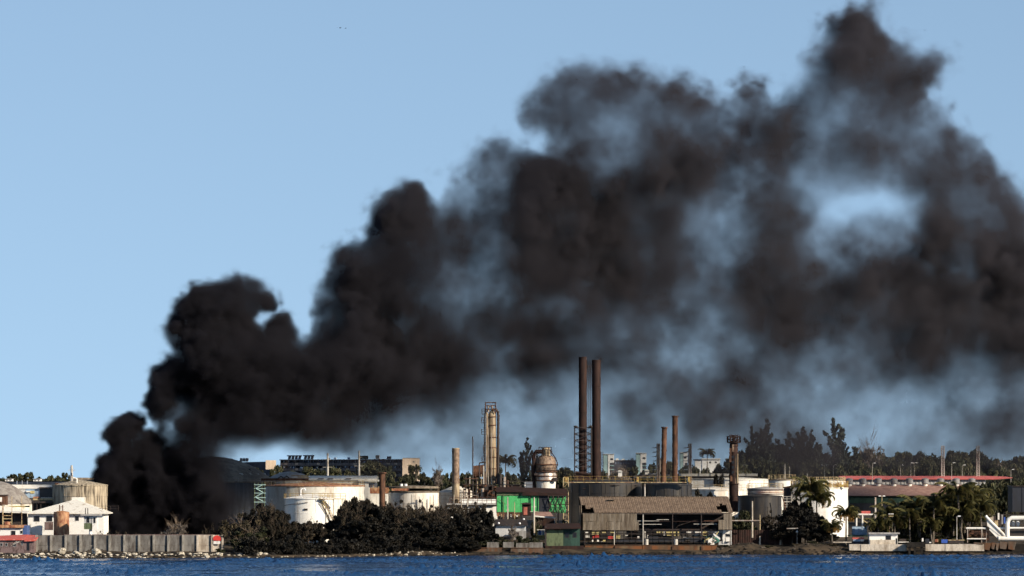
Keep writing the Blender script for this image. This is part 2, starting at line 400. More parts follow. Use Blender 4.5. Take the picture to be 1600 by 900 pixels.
for i, (px, py, s_) in enumerate([(97, 862, 1.0), (119, 866, .95), (150, 864, 1.15), (41, 868, .6), (65, 868, .7), (131, 869, .7), (160, 869, .8), (252, 868, .75), (283, 866, .8), (296, 868, .7), (307, 868, .6), (213, 869, .6)]):
    d = float(shore(px)) + 8; o = bpy.data.objects.new('boulder', RK[i % 7]); col.objects.link(o)
    o.location = (WX(px, d), d, WZ(py, d)); o.scale = (s_*1.15, s_*.9, s_*.85); o.rotation_euler = (0, rnd.uniform(-.3, .3), rnd.uniform(0, 6))
    tag(o, ['tall pale boulder against the wall beside the dumped crown of rubble', 'pale boulder on the rubble below the rusty tank', 'largest pale boulder, below the white watch cabin'][i] if i < 3 else 'pale boulder among the rubble at the foot of the wall', 'boulder', 'pale boulders below the concrete wall')

# ---------------------------------------------------------------- vegetation
def leaves_mesh(name, cen, size, m, seed, up=.2, tri=True, tone=None, stretch=1.0):
    """one small triangle per centre"""
    rng = np.random.default_rng(seed); n = len(cen)
    nrm = rng.standard_normal((n, 3)); nrm[:, 2] = nrm[:, 2] * .7 + up; nrm /= np.linalg.norm(nrm, axis=1)[:, None]
    a = np.cross(nrm, rng.standard_normal((n, 3))); a /= np.linalg.norm(a, axis=1)[:, None] + 1e-9; b_ = np.cross(nrm, a)
    s_ = (size * rng.uniform(.6, 1.35, n))[:, None]
    v = np.stack([cen - a*s_*.5*stretch - b_*s_*.35, cen + a*s_*.5*stretch - b_*s_*.28, cen + b_*s_*.65 + a*s_*.12], 1).reshape(-1, 3).astype(np.float32)
    f = np.arange(3*n, dtype=np.int32)
    me = bpy.data.meshes.new(name); me.vertices.add(3*n); me.vertices.foreach_set('co', v.ravel())
    me.loops.add(3*n); me.loops.foreach_set('vertex_index', f)
    me.polygons.add(n); me.polygons.foreach_set('loop_start', np.arange(n, dtype=np.int32)*3); me.polygons.foreach_set('loop_total', np.full(n, 3, dtype=np.int32))
    me.update()
    tn = rng.uniform(0, 1, n) if tone is None else np.clip(tone + rng.normal(0, .18, n), 0, 1)
    at = me.attributes.new('tone', 'FLOAT', 'POINT'); at.data.foreach_set('value', np.repeat(tn, 3).astype(np.float32))
    me.materials.append(MATS[m]); return me
def crown_pts(seed, n, rx, rz, zc, clumps=26, spread=.27, shell=.75, flat=0.0):
    """leaf centres gathered in clumps spread through an uneven crown"""
    rng = np.random.default_rng(seed)
    c = rng.standard_normal((clumps, 3)); c /= np.linalg.norm(c, axis=1)[:, None]
    c *= (shell + (1 - shell) * rng.random(clumps)[:, None]) * rng.uniform(.42, 1.16, (clumps, 1))
    c[:, 2] = np.where(c[:, 2] < 0, c[:, 2] * (1 - flat), c[:, 2])
    cs = spread * rng.uniform(.6, 1.3, clumps); tn = rng.uniform(.15, .85, clumps)
    k = rng.integers(0, clumps, n); p = rng.standard_normal((n, 3)); p /= np.linalg.norm(p, axis=1)[:, None]; p *= rng.random((n, 1))**.45
    q = c[k] + p * cs[k][:, None] * np.array([1, 1, .8])
    return q * np.array([rx, rx, rz]) + np.array([0, 0, zc]), tn[k]
def branches(seed, h, z0, r0, n, reach, m, up=.75, sub=2):
    r = random.Random(seed); b_ = MB()
    tip = Vector((r.uniform(-.08, .08)*h, r.uniform(-.05, .05)*h, h))
    def P(t): return Vector((tip.x*t*t, tip.y*t*t, h*t))
    b_.tube([P(t) for t in (0, .25, .5, .75, 1)], r0, 6, r0*.25)
    for i in range(n):
        t = z0 + (1 - z0) * (i + r.random()) / n * .95; s0 = P(t); an = r.uniform(0, 6.28); L_ = reach * (1.15 - .6*t) * r.uniform(.6, 1.1)
        d = Vector((math.cos(an), math.sin(an), up * r.uniform(.5, 1.5))).normalized()
        e = s0 + d * L_ * .55; f = e + (d + Vector((r.uniform(-.4,.4), r.uniform(-.4,.4), r.uniform(-.1,.5)))) * L_ * .5
        b_.tube([s0, e, f], r0*.42*(1.1-t), 4, r0*.08)
        for _ in range(sub):
            g = s0.lerp(e, r.uniform(.4, 1)); hd = (d + Vector((r.uniform(-1,1), r.uniform(-1,1), r.uniform(-.1,.9)))) * L_ * r.uniform(.25, .5)
            b_.tube([g, g + hd], r0*.16, 3, r0*.05)
    return b_
TR = {}
def tree_kind(key, crown_mesh, trunk_mesh, crown='crown'): TR[key] = (crown_mesh, trunk_mesh, crown)
# near scrub trees: unit trees about 6 m tall, radius 3
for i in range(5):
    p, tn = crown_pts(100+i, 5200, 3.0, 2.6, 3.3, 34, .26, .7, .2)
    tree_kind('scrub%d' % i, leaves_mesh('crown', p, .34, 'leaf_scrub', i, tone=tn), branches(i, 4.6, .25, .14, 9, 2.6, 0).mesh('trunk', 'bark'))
for i in range(3):
    p, tn = crown_pts(130+i, 2600, 3.2, 2.5, 3.3, 40, .17, .6, .1)
    tree_kind('thin%d' % i, leaves_mesh('crown', p, .24, 'leaf_thin', i, tone=tn), branches(20+i, 5.2, .15, .13, 18, 3.2, 0, .9, 4).mesh('trunk', 'bark'))
for i in range(3):
    p, tn = crown_pts(140+i, 4200, 2.2, 1.5, 1.2, 24, .3, .7, .3)
    tree_kind('bush%d' % i, leaves_mesh('foliage', p, .28, 'leaf_bush', i, tone=tn), branches(30+i, 1.8, .1, .07, 8, 1.5, 0).mesh('stem', 'bark'), 'foliage')
# feathery yellow-brown bush
for i in range(2):
    p, tn = crown_pts(150+i, 6000, 3.6, 2.8, 2.4, 46, .2, .55, .3)
    tree_kind('sprawl%d' % i, leaves_mesh('crown', p, .22, 'leaf_dry' if i else 'leaf_bush', i, tone=tn, stretch=1.8), branches(36+i, 4.6, .08, .1, 26, 3.8, 0, .5, 4).mesh('trunk', 'bark_pale'))
# far trees: 10 m tall, radius 5
for i in range(5):
    p, tn = crown_pts(200+i, 4200, 5.2, 4.4, 5.6, 38, .25, .72, .1)
    tree_kind('far%d' % i, leaves_mesh('crown', p, .75, 'leaf_far', i, tone=tn), branches(40+i, 8, .3, .25, 6, 4, 0).mesh('trunk', 'bark'))
# casuarina: airy, several ragged leaders with upswept sprays, 20 m
for i in range(3):
    rng = np.random.default_rng(300+i); pts = []; tn = []
    bb = MB(); H_ = 20.0
    leaders = [(0.0, 0.0, 1.0)] + [(rng.uniform(2.2, 5.0) * s_, rng.uniform(-2.5, 2.5), rng.uniform(.66, .92)) for s_ in (-1, 1, rng.choice([-1, 1]))]
    for lx, ly, lh in leaders:
        tp = np.array([lx, ly, H_*lh]); bs = np.array([0, 0, H_*.10])
        P_ = lambda t: bs + (tp-bs)*t + np.array([lx, ly, 0])*.35*math.sin(math.pi*t)
        bb.tube([(0, 0, 0)] + [tuple(P_(t)) for t in (0, .3, .6, 1)], .30, 6, .04)
        nb = 22
        for k in range(nb):
            t = .15 + .85 * (k + rng.random()) / nb; an = rng.uniform(0, 6.28); L_ = (4.6 * (1 - t)**.6 + .9) * rng.uniform(.45, 1.25)
            d = np.array([math.cos(an), math.sin(an), .5 + .8*t + rng.uniform(-.25, .4)]); d /= np.linalg.norm(d)
            s0 = P_(t); e = s0 + d*L_
            bb.tube([tuple(s0), tuple((s0+e)/2 + [0,0,-.15]), tuple(e)], .07, 3, .02)
            m_ = int(8 + 20*L_); tt = rng.random(m_)**.6
            pts.append(s0 + d*L_*tt[:, None]*1.05 + rng.normal(0, .24, (m_, 3)) * (.5 + .9*(1-tt[:, None]))); tn.append(np.full(m_, rng.uniform(.15, .85)))
    pts = np.concatenate(pts); tn = np.concatenate(tn)
    tree_kind('pine%d' % i, leaves_mesh('crown', pts, .6, 'leaf_pine', i, tone=tn, up=.6, stretch=1.4), bb.mesh('trunk', 'bark'))
# bare tree
for i in range(2):
    tb = branches(60+i, 6.2, .12, .14, 26, 4.4, 0, .9, 7)
    rr = np.random.default_rng(i); p, tn = crown_pts(160+i, 900, 4.0, 2.4, 4.2, 40, .2, .6, .2)
    tree_kind('bare%d' % i, leaves_mesh('twigs', p, .22, 'leaf_twig', i, tone=tn, stretch=3.2), tb.mesh('trunk', 'bark_pale'), 'twigs')
TCOUNT = [0]
def tree(kind, px, d, ytop, label, cat='tree', group=None, wpx=None, name='tree', zbase=None, hnat=None):
    c, t_, cn = TR[kind]
    nat = {'s': 6.0, 't': 6.0, 'b': 2.9, 'f': 10.0, 'p': 20.0}[kind[0]]
    rad = {'s': 3.0, 't': 3.1, 'b': 2.3, 'f': 5.2, 'p': 6.0}[kind[0]]
    if kind.startswith('bare'): nat, rad = 6.8, 4.3
    if kind.startswith('sprawl'): nat, rad = 5.2, 3.7
    z0 = GZ(d) - .1 if zbase is None else zbase
    h = WZ(ytop, d) - z0; s_ = h / nat; sx = s_ if wpx is None else (wpx * d / FPX / 2) / rad
    o = T(name, label, cat, px, d, z0, group)
    rz = rnd.uniform(0, 6.28)
    part('trunk' if cn != 'foliage' else 'stem', t_, o, rot=(0, 0, rz), sc=(sx, sx, s_)); part(cn, c, o, rot=(0, 0, rz), sc=(sx, sx, s_))
    return o
# palms
def frond_mesh(name, m, droop, L_=3.6, seed=0):
    r = random.Random(seed); vs = []; fs = []; n = 13; ps = []
    for i in range(n + 1):
        t = i / n; a = .75 - droop * t * t * 1.1 - .35 * t * droop
        if i == 0: p = Vector((0, 0, 0))
        else: p = ps[-1] + Vector((math.cos(a), 0, math.sin(a))) * (L_ / n)
        ps.append(p)
    for i in range(n):                       # rachis
        k = len(vs); w_ = .045 * (1 - i / n) + .012
        for p in (ps[i], ps[i+1]): vs += [(p.x, -w_, p.z), (p.x, w_, p.z)]
        fs.append((k, k+1, k+3, k+2))
    for i in range(1, n + 1):
        for s_ in (-1, 1):
            for h in (0, .5):
                t = (i - h) / n; p = ps[i].lerp(ps[i-1], h); ln = (1.15 - .6*abs(t-.4)) * r.uniform(.75, 1.1) * min(1, (1.08 - t) * 3); wd = .17
                k = len(vs); dr = -.55 - .5 * r.random()
                vs += [(p.x - wd, s_*.02, p.z), (p.x + wd, s_*.02, p.z), (p.x + ln*.45, s_*ln*.62, p.z + dr*ln*.62)]
                fs.append((k, k+1, k+2))
    me = bpy.data.meshes.new(name); me.from_pydata(vs, [], fs); me.materials.append(MATS[m])
    at = me.attributes.new('tone', 'FLOAT', 'POINT'); at.data.foreach_set('value', [min(1, max(0, .2 + .55*v[0]/L_ + r.uniform(-.15, .15))) for v in vs])
    return me
FG = [frond_mesh('frond', 'frond_green', dr, 4.2, i) for i, dr in enumerate((1.1, 1.6, 2.1, 2.6))]
FT = frond_mesh('frond', 'frond_tan', 3.0, 3.4, 9)
FD = [frond_mesh('frond', 'frond_dry', dr, 3.2, i) for i, dr in enumerate((2.0, 2.8))]
def palm(px, d, ycrown, label, group=None, lean=0.0, size=1.0, dry=3, wind=.5, ground=None, dryhi=False):
    """coconut palm; fronds are blown towards +x by the wind"""
    z0 = GZ(d) - .1 if ground is None else ground; h = WZ(ycrown, d) - z0
    o = T('palm_tree', label, 'palm tree', px, d, z0, group)
    top = Vector((0, 0, h)); b_ = MB(); pts = [Vector((-lean*h*(1-t)**2, 0, h*t)) for t in (0, .3, .6, .85, 1)]
    b_.tube(pts, .2*size, 8, .12*size)
    me = b_.mesh('trunk', 'palm_trunk', smooth=True); part('trunk', me, o)
    n = 27
    for i in range(n):
        an = i * 2.39996 + rnd.uniform(-.2, .2)
        if math.cos(an) < 0: an += wind * math.sin(an) * .8 * (1 if math.sin(an) > 0 else 1) * (-1)
        lv = i / n
        me = FG[min(3, int(lv * 4))] if i % 9 else FT
        part('frond', me, o, loc=top, rot=(rnd.uniform(-.15, .15), -.35 + .45*lv + rnd.uniform(-.12, .12), an), sc=(size*rnd.uniform(.85, 1.1),)*3)
    for i in range(dry):
        an = rnd.uniform(0, 6.28); part('frond', rnd.choice(FD), o, loc=top - Vector((0, 0, .15)), rot=(0, .35 if not dryhi else 0, an), sc=(size,)*3)['label'] = 'dry orange frond'
    return o
# ---------------------------------------------------------------- shared builders, laid out from rows and columns of the view at a real distance
def PB(mb, px0, px1, pyt, pyb, d0, d1):
    """box whose front face at distance d0 spans those columns and rows"""
    return mb.box(WX(px0, d0), WX(px1, d0), d0, d1, WZ(pyb, d0), WZ(pyt, d0))
def pbuild(parent, name, m, *boxes, **kw):
    mb = MB()
    for b_ in boxes: PB(mb, *b_)
    return mb.build(name, m, parent, **kw)
def ring_rail(cx, cy, r, z, h=1.05, n=26, a0=0, a1=2*math.pi, pr=.035):
    mb = MB()
    A = [a0 + (a1 - a0) * i / n for i in range(n + 1)]
    P = [(cx + r*math.cos(a), cy + r*math.sin(a)) for a in A]
    for x, y in P: mb.box(x-pr, x+pr, y-pr, y+pr, z, z+h)
    for k in (.5, 1.0): mb.tube([(x, y, z + h*k) for x, y in P], pr, 4)
    return mb
def line_rail(p, q, h=1.05, step=1.4, pr=.035):
    p, q = Vector(p), Vector(q); n = max(1, int((q-p).length / step)); mb = MB()
    for i in range(n + 1):
        a = p.lerp(q, i/n); mb.box(a.x-pr, a.x+pr, a.y-pr, a.y+pr, a.z, a.z+h)
    up = Vector((0, 0, h))
    mb.tube([p+up, q+up], pr, 4); mb.tube([p+up*.5, q+up*.5], pr, 4)
    return mb
def tank(name, label, px0, px1, ytop, dc, m, roof_m=None, rise=.8, rail=None, rims=(0,), group=None, dome=False, courses=True, zbase=None, railh=1.05):
    cpx = (px0 + px1) / 2; r = (px1 - px0) / 2 * dc / FPX
    zt = WZ(ytop, dc); z0 = (GZ(dc) if zbase is None else zbase)
    o = T(name, label, 'storage tank', cpx, dc, z0, group); cx, cy = o.location.x, o.location.y
    H = zt - z0; prof = []; n = max(3, int(H / 2.4))
    for i in range(n):
        a, b_ = z0 + H*i/n, z0 + H*(i+1)/n
        rr = r - .012 * i if courses else r
        prof += [(rr, a), (rr, b_)]
    MB().lathe(cx, cy, prof, 56).build('shell', m, o, smooth=True)
    if r > 3:
        sm = MB(); hc = H / n
        for i in range(1, n): sm.lathe(cx, cy, [(r - .02, z0 + hc*i - .025), (r + .018, z0 + hc*i - .02), (r + .018, z0 + hc*i + .02), (r - .02, z0 + hc*i + .025)], 56)
        for i in range(n):
            q = int(r * 1.1)
            for k in range(q):
                a = 2*math.pi*(k + .5*(i % 2))/q; x, y = cx + (r-.01)*math.cos(a), cy + (r-.01)*math.sin(a); sm.box(x-.025, x+.025, y-.025, y+.025, z0+hc*i, z0+hc*(i+1))
        sm.build('weld_seams', m, o)
    if dome: pr = [(r*q, zt + .02 + rise*(1-q**2.1)) for q in (1, .9, .8, .7, .6, .5, .4, .3, .2, .1, .01)]
    else: pr = [(r + .06, zt + .01), (r*.5, zt + rise*.55), (.3, zt + rise)]
    MB().lathe(cx, cy, pr, 56).build('roof', roof_m or m, o, smooth=True)
    MB().lathe(cx, cy, [(r + .03, zt - .22), (r + .13, zt - .2), (r + .13, zt), (r + .03, zt + .02)], 56).build('top_ring', roof_m or m, o)
    if rail: ring_rail(cx, cy, r + .05, zt, railh, max(18, int(r*2.2))).build('railing', rail, o)
    return o
def tank_stair(o, r, z0, z1, a0, a1, m='yellow'):
    cx, cy = o.location.x, o.location.y; mb = MB(); n = int((z1 - z0) / .28)
    P = []
    for i in range(n + 1):
        t = i/n; a = a0 + (a1-a0)*t; z = z0 + (z1-z0)*t; c, s_ = math.cos(a), math.sin(a); P.append((a, z))
        mb.add([(cx+(r+.05)*c, cy+(r+.05)*s_, z), (cx+(r+.95)*c, cy+(r+.95)*s_, z), (cx+(r+.95)*math.cos(a+.03), cy+(r+.95)*math.sin(a+.03), z+.04), (cx+(r+.05)*math.cos(a+.03), cy+(r+.05)*math.sin(a+.03), z+.04)], [(0,1,2,3)])
    for rr, dz in ((r+.95, 0), (r+.95, 1.0), (r+.95, .5), (r+.08, 0)):
        mb.tube([(cx+rr*math.cos(a), cy+rr*math.sin(a), z+dz) for a, z in P[::4]], .05 if dz else .09, 4)
    for a, z in P[::6]: mb.tube([(cx+(r+.95)*math.cos(a), cy+(r+.95)*math.sin(a), z), (cx+(r+.95)*math.cos(a), cy+(r+.95)*math.sin(a), z+1)], .035, 4)
    return mb.build('staircase', m, o)
def chimney(name, label, px0, px1, ytop, d, m, zb=None, flare=None, lean=0, rings=(.25, .5, .75), cat='chimney', cap=True, top_m=None, group=None, tf=None):
    r = (px1-px0)/2*d/FPX; z0 = GZ(d) if zb is None else zb; zt = WZ(ytop, d)
    o = T(name, label, cat, (px0+px1)/2, d, z0, group); cx, cy = o.location.x, d
    cuts = [0] + list(rings) + [1]
    for i, (a, b_) in enumerate(zip(cuts, cuts[1:])):
        za, zb_ = z0 + (zt-z0)*a, z0 + (zt-z0)*b_
        mb = MB(); xa, xb = cx + lean*a, cx + lean*b_
        vs = []
        mb.lathe(0, 0, [(r, za), (r, zb_ - .12), (r*1.09, zb_ - .12), (r*1.09, zb_)], 20)
        mb.v = [(x + xa + (xb-xa)*(z-za)/(zb_-za), y + cy, z) for x, y, z in mb.v]
        mb.build('shaft_section', top_m if (top_m and b_ == 1) else m, o, smooth=True)
    if flare:
        fz = z0 + flare[1]; MB().lathe(cx, cy, [(r*flare[0], z0), (r*flare[0], fz*.8 + z0*.2), (r*1.02, fz)], 20).build('flared_base', m, o, smooth=True)
    if cap: MB().lathe(cx + lean, cy, [(r*1.0, zt), (r*(tf or 1.16), zt + .05), (r*(tf or 1.16), zt + .28), (r*.8, zt + .3)], 20).build('cap_ring', m, o)
    return o
def lamp_post(px, ytop, d, label, m='steel_pale', r=.09, arm=1.2, zb=None, heads=1, cat='lamp post', yb=None):
    z0 = (GZ(d) if zb is None else zb) if yb is None else WZ(yb, d); zt = WZ(ytop, d)
    o = T('lamp_post', label, cat, px, d, z0); x = o.location.x
    MB().tube([(x, d, z0), (x, d, zt)], r, 8, r*.6).build('pole', m, o)
    MB().tube([(x - (arm if heads > 1 else 0), d, zt - .05), (x + arm, d, zt + .1)], r*.5, 6).build('arm', m, o)
    for k in range(heads):
        sx = x + arm*(1 if k == 0 else -1); MB().hexa([(sx-.35, d-.15, zt), (sx+.35, d-.15, zt), (sx+.35, d+.15, zt), (sx-.35, d+.15, zt)], [(sx-.25, d-.1, zt+.18), (sx+.25, d-.1, zt+.18), (sx+.25, d+.1, zt+.18), (sx-.25, d+.1, zt+.18)]).build('lamp_head', 'lamp_globe', o)
    return o
def post(name, label, px, ytop, yb, d, m, r=.1, cat='pole', cross=None, group=None):
    z0, zt = WZ(yb, d), WZ(ytop, d); o = T(name, label, cat, px, d, z0, group); x = o.location.x
    MB().tube([(x, d, z0), (x, d, zt)], r, 8, r*.75).build('shaft', m, o)
    if cross:
        for i, (f, w_) in enumerate(cross): zc = z0 + (zt-z0)*f; MB().box(x-w_, x+w_, d-.05, d+.05, zc-.05, zc+.05).build('crossarm', m, o)
    return o
def lattice(name, label, pxc, wpx, ytop, yb, d, m, cat='lattice tower', group=None, taper=1.0, lw=.07, bays=None):
    z0, zt = WZ(yb, d), WZ(ytop, d); hw = wpx/2*d/FPX; o = T(name, label, cat, pxc, d, z0, group); cx = o.location.x
    bays = bays or max(3, int((zt-z0)/(2*hw*1.2)))
    C = lambda sx, sy, t: (cx + sx*hw*(1-(1-taper)*t), d + sy*hw*(1-(1-taper)*t), z0 + (zt-z0)*t)
    for sx in (-1, 1):
        for sy in (-1, 1): MB().tube([C(sx, sy, 0), C(sx, sy, 1)], lw, 4).build('leg', m, o)
    mb = MB()
    for i in range(bays):
        a, b_ = i/bays, (i+1)/bays
        for (p, q) in (((-1,-1),(1,-1)), ((1,-1),(1,1)), ((1,1),(-1,1)), ((-1,1),(-1,-1))):
            mb.tube([C(*p, a), C(*q, b_)] if i % 2 else [C(*q, a), C(*p, b_)], lw*.6, 3); mb.tube([C(*p, b_), C(*q, b_)], lw*.6, 3)
    mb.build('bracing', m, o)
    return o
def windows(o, d, rects, m='dark_glass', frame=None, name='window', proud=.05):
    for (a, b_, y0, y1) in rects:
        x0, x1, z1, z0 = WX(a, d), WX(b_, d), WZ(y0, d), WZ(y1, d); f = .07
        w_ = MB().box(x0+f, x1-f, d-.012, d+.06, z0+f, z1-f).build(name, m, o)
        fr = MB().box(x0, x1, d-proud, d+.02, z1-f, z1).box(x0, x1, d-proud, d+.02, z0, z0+f).box(x0, x0+f, d-proud, d+.02, z0+f, z1-f).box(x1-f, x1, d-proud, d+.02, z0+f, z1-f)
        fr.build('frame', frame or 'sheet_grey', w_)
def sheets(parent, name, m, px0, px1, y0, y1, d, wid=.95, skip=None, jit=.03, amp=.045, wave=.19, dy=0.0):
    """upright corrugated sheets, each one object"""
    x0, x1, z0, z1 = WX(px0, d), WX(px1, d), WZ(y1, d), WZ(y0, d); n = max(1, round((x1-x0)/wid)); out = []
    for i in range(n):
        a, b_ = x0 + (x1-x0)*i/n, x0 + (x1-x0)*(i+1)/n + .04
        k = max(4, int((b_-a)/wave*2)); yy = d + dy + rnd.uniform(-jit, jit); zb, zt = z0 + rnd.uniform(-.06, .03), z1 + rnd.uniform(-.02, .03)
        if skip and skip((a+b_)/2, (zb+zt)/2): continue
        vs = []; fs = []
        for j in range(k + 1):
            x = a + (b_-a)*j/k; y = yy + amp*(1 if j % 2 else -1)*.5
            vs += [(x, y, zb), (x, y, zt)]
            if j: q = 2*j; fs.append((q-2, q, q+1, q-1))
        out.append(MB().add(vs, fs).build(name, m, parent))
    return out

# ---------------------------------------------------------------- the panelled wall at the water
DW = 1206.0
w_ = T('concrete_wall', 'long grey concrete wall of panels and posts along the water, paler at one end', 'wall', 200, DW, 0.2)
posts = [57 + 22.9*i for i in range(13)] + [348]
z0, z1 = WZ(867, DW), WZ(836, DW)
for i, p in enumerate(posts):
    pale_end = i >= 11  # last bays paler than the rest of the wall
    MB().box(WX(p, DW)-.22, WX(p, DW)+.22, DW-.42, DW+.2, z0-.4, z1+.05).build('post', 'concrete_lit' if pale_end else 'concrete_post', w_)
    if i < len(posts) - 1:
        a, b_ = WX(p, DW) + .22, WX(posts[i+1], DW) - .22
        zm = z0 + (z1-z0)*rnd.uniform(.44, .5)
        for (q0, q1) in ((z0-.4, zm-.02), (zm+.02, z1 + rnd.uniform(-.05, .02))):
            MB().box(a, b_, DW-.06 + rnd.uniform(-.03, .03), DW+.12, q0, q1).build('panel', 'concrete_lit' if pale_end else 'concrete', w_, **({'label': 'paler panel'} if pale_end else {}))
for i in range(11):                      # broken render low on the panels
    a, b_ = WX(posts[i], DW) + .25, WX(posts[i+1], DW) - .25; n = 9; poly = [(a, z0-.35)] + [(b_, z0-.35)] + [(b_ - (b_-a)*k/n, z0 + max(.12, rnd.gauss(.75 if i < 5 else .35, .3))) for k in range(n+1)]
    MB().prism(poly, DW-.16, DW-.062).build('broken_render', 'crumble', w_)
o = MB().box(WX(100, DW), WX(335, DW), DW+.35, DW+1.6, z1-.1, z1+.12).build('coping_pipe', 'mauve_wall', w_)
o = T('round_sign', 'red round topped sign with white lower plate fixed to the paler wall end', 'sign', 339, DW-.5, WZ(851, DW))
x = o.location.x; zc = WZ(842.0, DW)
MB().prism([(x + .84*math.cos(t), zc + .74*math.sin(t)) for t in [i*math.pi/10 - .5 for i in range(14)]], DW-.55, DW-.45).build('disc', 'red_paint', o)
PB(MB(), 333.5, 344, 845.5, 850, DW-.53, DW-.44).build('plate', 'crate_white', o)

# boathouse with red roof
d = 1200.0
o = T('boathouse', 'low mauve boathouse with bright red sheet roof at the water beside the panelled wall', 'boathouse', 15, d, .3)
pbuild(o, 'wall', 'mauve_wall', (-30, 53, 844, 868, d, d+9))
x0, x1, x2 = WX(-32, d), WX(38, d), WX(56, d)
MB().hexa([(x0, d-.4, WZ(844.5, d)), (x1, d-.4, WZ(844, d)), (x1, d+10, WZ(836.5, d)), (x0, d+10, WZ(840, d))], [(x0, d-.4, WZ(842.8, d)), (x1, d-.4, WZ(842.2, d)), (x1, d+10, WZ(835.8, d)), (x0, d+10, WZ(838.6, d))]).build('roof_slope', 'red_roof', o)
MB().hexa([(x1+.02, d-.5, WZ(846, d)), (x2, d-.5, WZ(845.5, d)), (x2, d+10, WZ(838.5, d)), (x1+.02, d+10, WZ(837.5, d))], [(x1+.02, d-.5, WZ(843, d)), (x2, d-.5, WZ(842.5, d)), (x2, d+10, WZ(837.6, d)), (x1+.02, d+10, WZ(836.2, d))]).build('roof_slope', 'red_roof', o, label='red end slope with pale flecks')
windows(o, d, [(0, 4.5, 848.5, 853.5), (8, 12, 848.5, 853.5), (20, 25.5, 849, 854), (33, 36, 848, 852)])
pbuild(o, 'doorway', 'dark_glass', (42, 46, 848, 860, d-.06, d))
for k in range(3): MB().tube([(WX(17+4*k, d), d-.15, WZ(853-2*k, d)), (WX(27+4*k, d), d-.15, WZ(845, d))], .06, 4).build('leaning_pole', 'steel_pale', o)

d = 1214.0
o = T('low_house', 'low white house with rusty flat roof and blue gable behind the red roofed boathouse', 'house', 8, d, 1.0)
pbuild(o, 'wall', 'house_white', (-30, 36, 825.5, 846, d, d+7))
pbuild(o, 'roof', 'rust_orange', (-32, 37, 820.5, 824.5, d-.6, d+7.4))
pbuild(o, 'gable', 'blue_paint', (36.1, 42, 821, 842, d-.1, d+7))
windows(o, d, [(17, 24.5, 829, 837), (31.5, 35.5, 829, 834)])
MB().lathe(WX(11, d+3), d+3, [(.5, WZ(820.5, d)), (.75, WZ(820, d)), (.7, WZ(816, d)), (.3, WZ(815, d))], 12).build('water_tub', 'rust_orange', o)

# open shed with white roof and steel ladder frames
d = 1224.0
o = T('open_shed', 'dark open sided shed under a sloping white roof behind the low white house', 'shed', 10, d)
pbuild(o, 'back_wall', 'steel_dark', (-30, 42.5, 801, 832, d+3, d+3.2))
MB().hexa([(WX(-30, d), d-1, WZ(800, d)), (WX(44, d), d-1, WZ(802, d)), (WX(42, d), d+9, WZ(800, d)), (WX(-30, d), d+9, WZ(785, d))], [(WX(-30, d), d-1, WZ(799, d)), (WX(44, d), d-1, WZ(800.8, d)), (WX(43, d), d+9, WZ(798.6, d)), (WX(-30, d), d+9, WZ(783.8, d))]).build('roof', 'roof_white', o)
for p in (-12, 4.5, 18.5, 34): pbuild(o, 'post', 'rail_tan', (p-.9 if p < 10 else p-.4, p+.9 if p < 10 else p+.4, 790 if p < 10 else 775, 830, d-1.2, d-1))
for y in (805, 810, 815): pbuild(o, 'rail', 'rail_tan', (5.4, 18.1, y, y+1.2, d-1.18, d-1.05))
o = T('brick_hut', 'small dark red brick hut standing on the white shed roof', 'hut', 0, 1232, WZ(789, 1232))
pbuild(o, 'wall', 'rust', (-14, 9.7, 774, 789, 1232, 1236)); pbuild(o, 'roof', 'steel_dark', (-15, 10.3, 773, 774.3, 1231.7, 1236.4)); pbuild(o, 'opening', 'crate_white', (-3, 3, 777, 784, 1231.9, 1232))

# white house with hipped roof
d = 1226.0
o = T('white_house', 'white walled house with wide hipped white roof behind the rusty upright tank', 'house', 104, d)
pbuild(o, 'wall', 'house_white', (43.5, 162, 802, 836, d, d+15))
xa, xb = WX(41.5, d), WX(168, d); ze = WZ(801.4, d); zr = WZ(781, d); xr = WX(113, d); y0, y1 = d-.9, d+16
MB().add([(xa, y0, ze), (xb, y0, ze), (xb, y1, ze), (xa, y1, ze), (xr-.3, d+7.5, zr), (xr+.5, d+7.5, zr), (xa, y0, ze-.22), (xb, y0, ze-.22), (xb, y1, ze-.22), (xa, y1, ze-.22)],
   [(0,1,5,4), (1,2,5), (2,3,4,5), (3,0,4), (6,7,1,0), (7,8,2,1), (8,9,3,2), (9,6,0,3), (9,8,7,6)]).build('roof', 'roof_white', o)
windows(o, d, [(52.5, 62, 806, 815), (72, 82, 806, 815), (117, 123.5, 806, 814)])
pbuild(o, 'porch_roof', 'white_dirty', (112, 131, 777, 785.5, d+9, d+14)); pbuild(o, 'stained_wall', 'mauve_wall', (70, 83, 815.5, 828, d-.05, d-.005))
o = T('rust_cylinder', 'upright rust orange cylinder tank in front of the white house', 'storage tank', 96, 1221)
cx = o.location.x; r = 12.2*1221/FPX
MB().lathe(cx, 1221, [(r, .8), (r, WZ(826, 1221)), (r, WZ(800, 1221))], 36).build('shell', 'rust_orange', o, smooth=True)
MB().lathe(cx, 1221, [(r+.05, WZ(800, 1221)), (r*.5, WZ(798.5, 1221)), (.2, WZ(798, 1221))], 30).build('roof', 'rust_orange', o)
for p in (93, 98): MB().cyl(WX(p, 1221), 1221, WZ(798.6, 1221), WZ(789, 1221), .1).build('vent_pipe', 'rust', o)
MB().box(WX(92, 1221), WX(99, 1221), 1220.9, 1221.1, WZ(792.4, 1221), WZ(791.6, 1221)).build('pipe_bridge', 'rust', o)
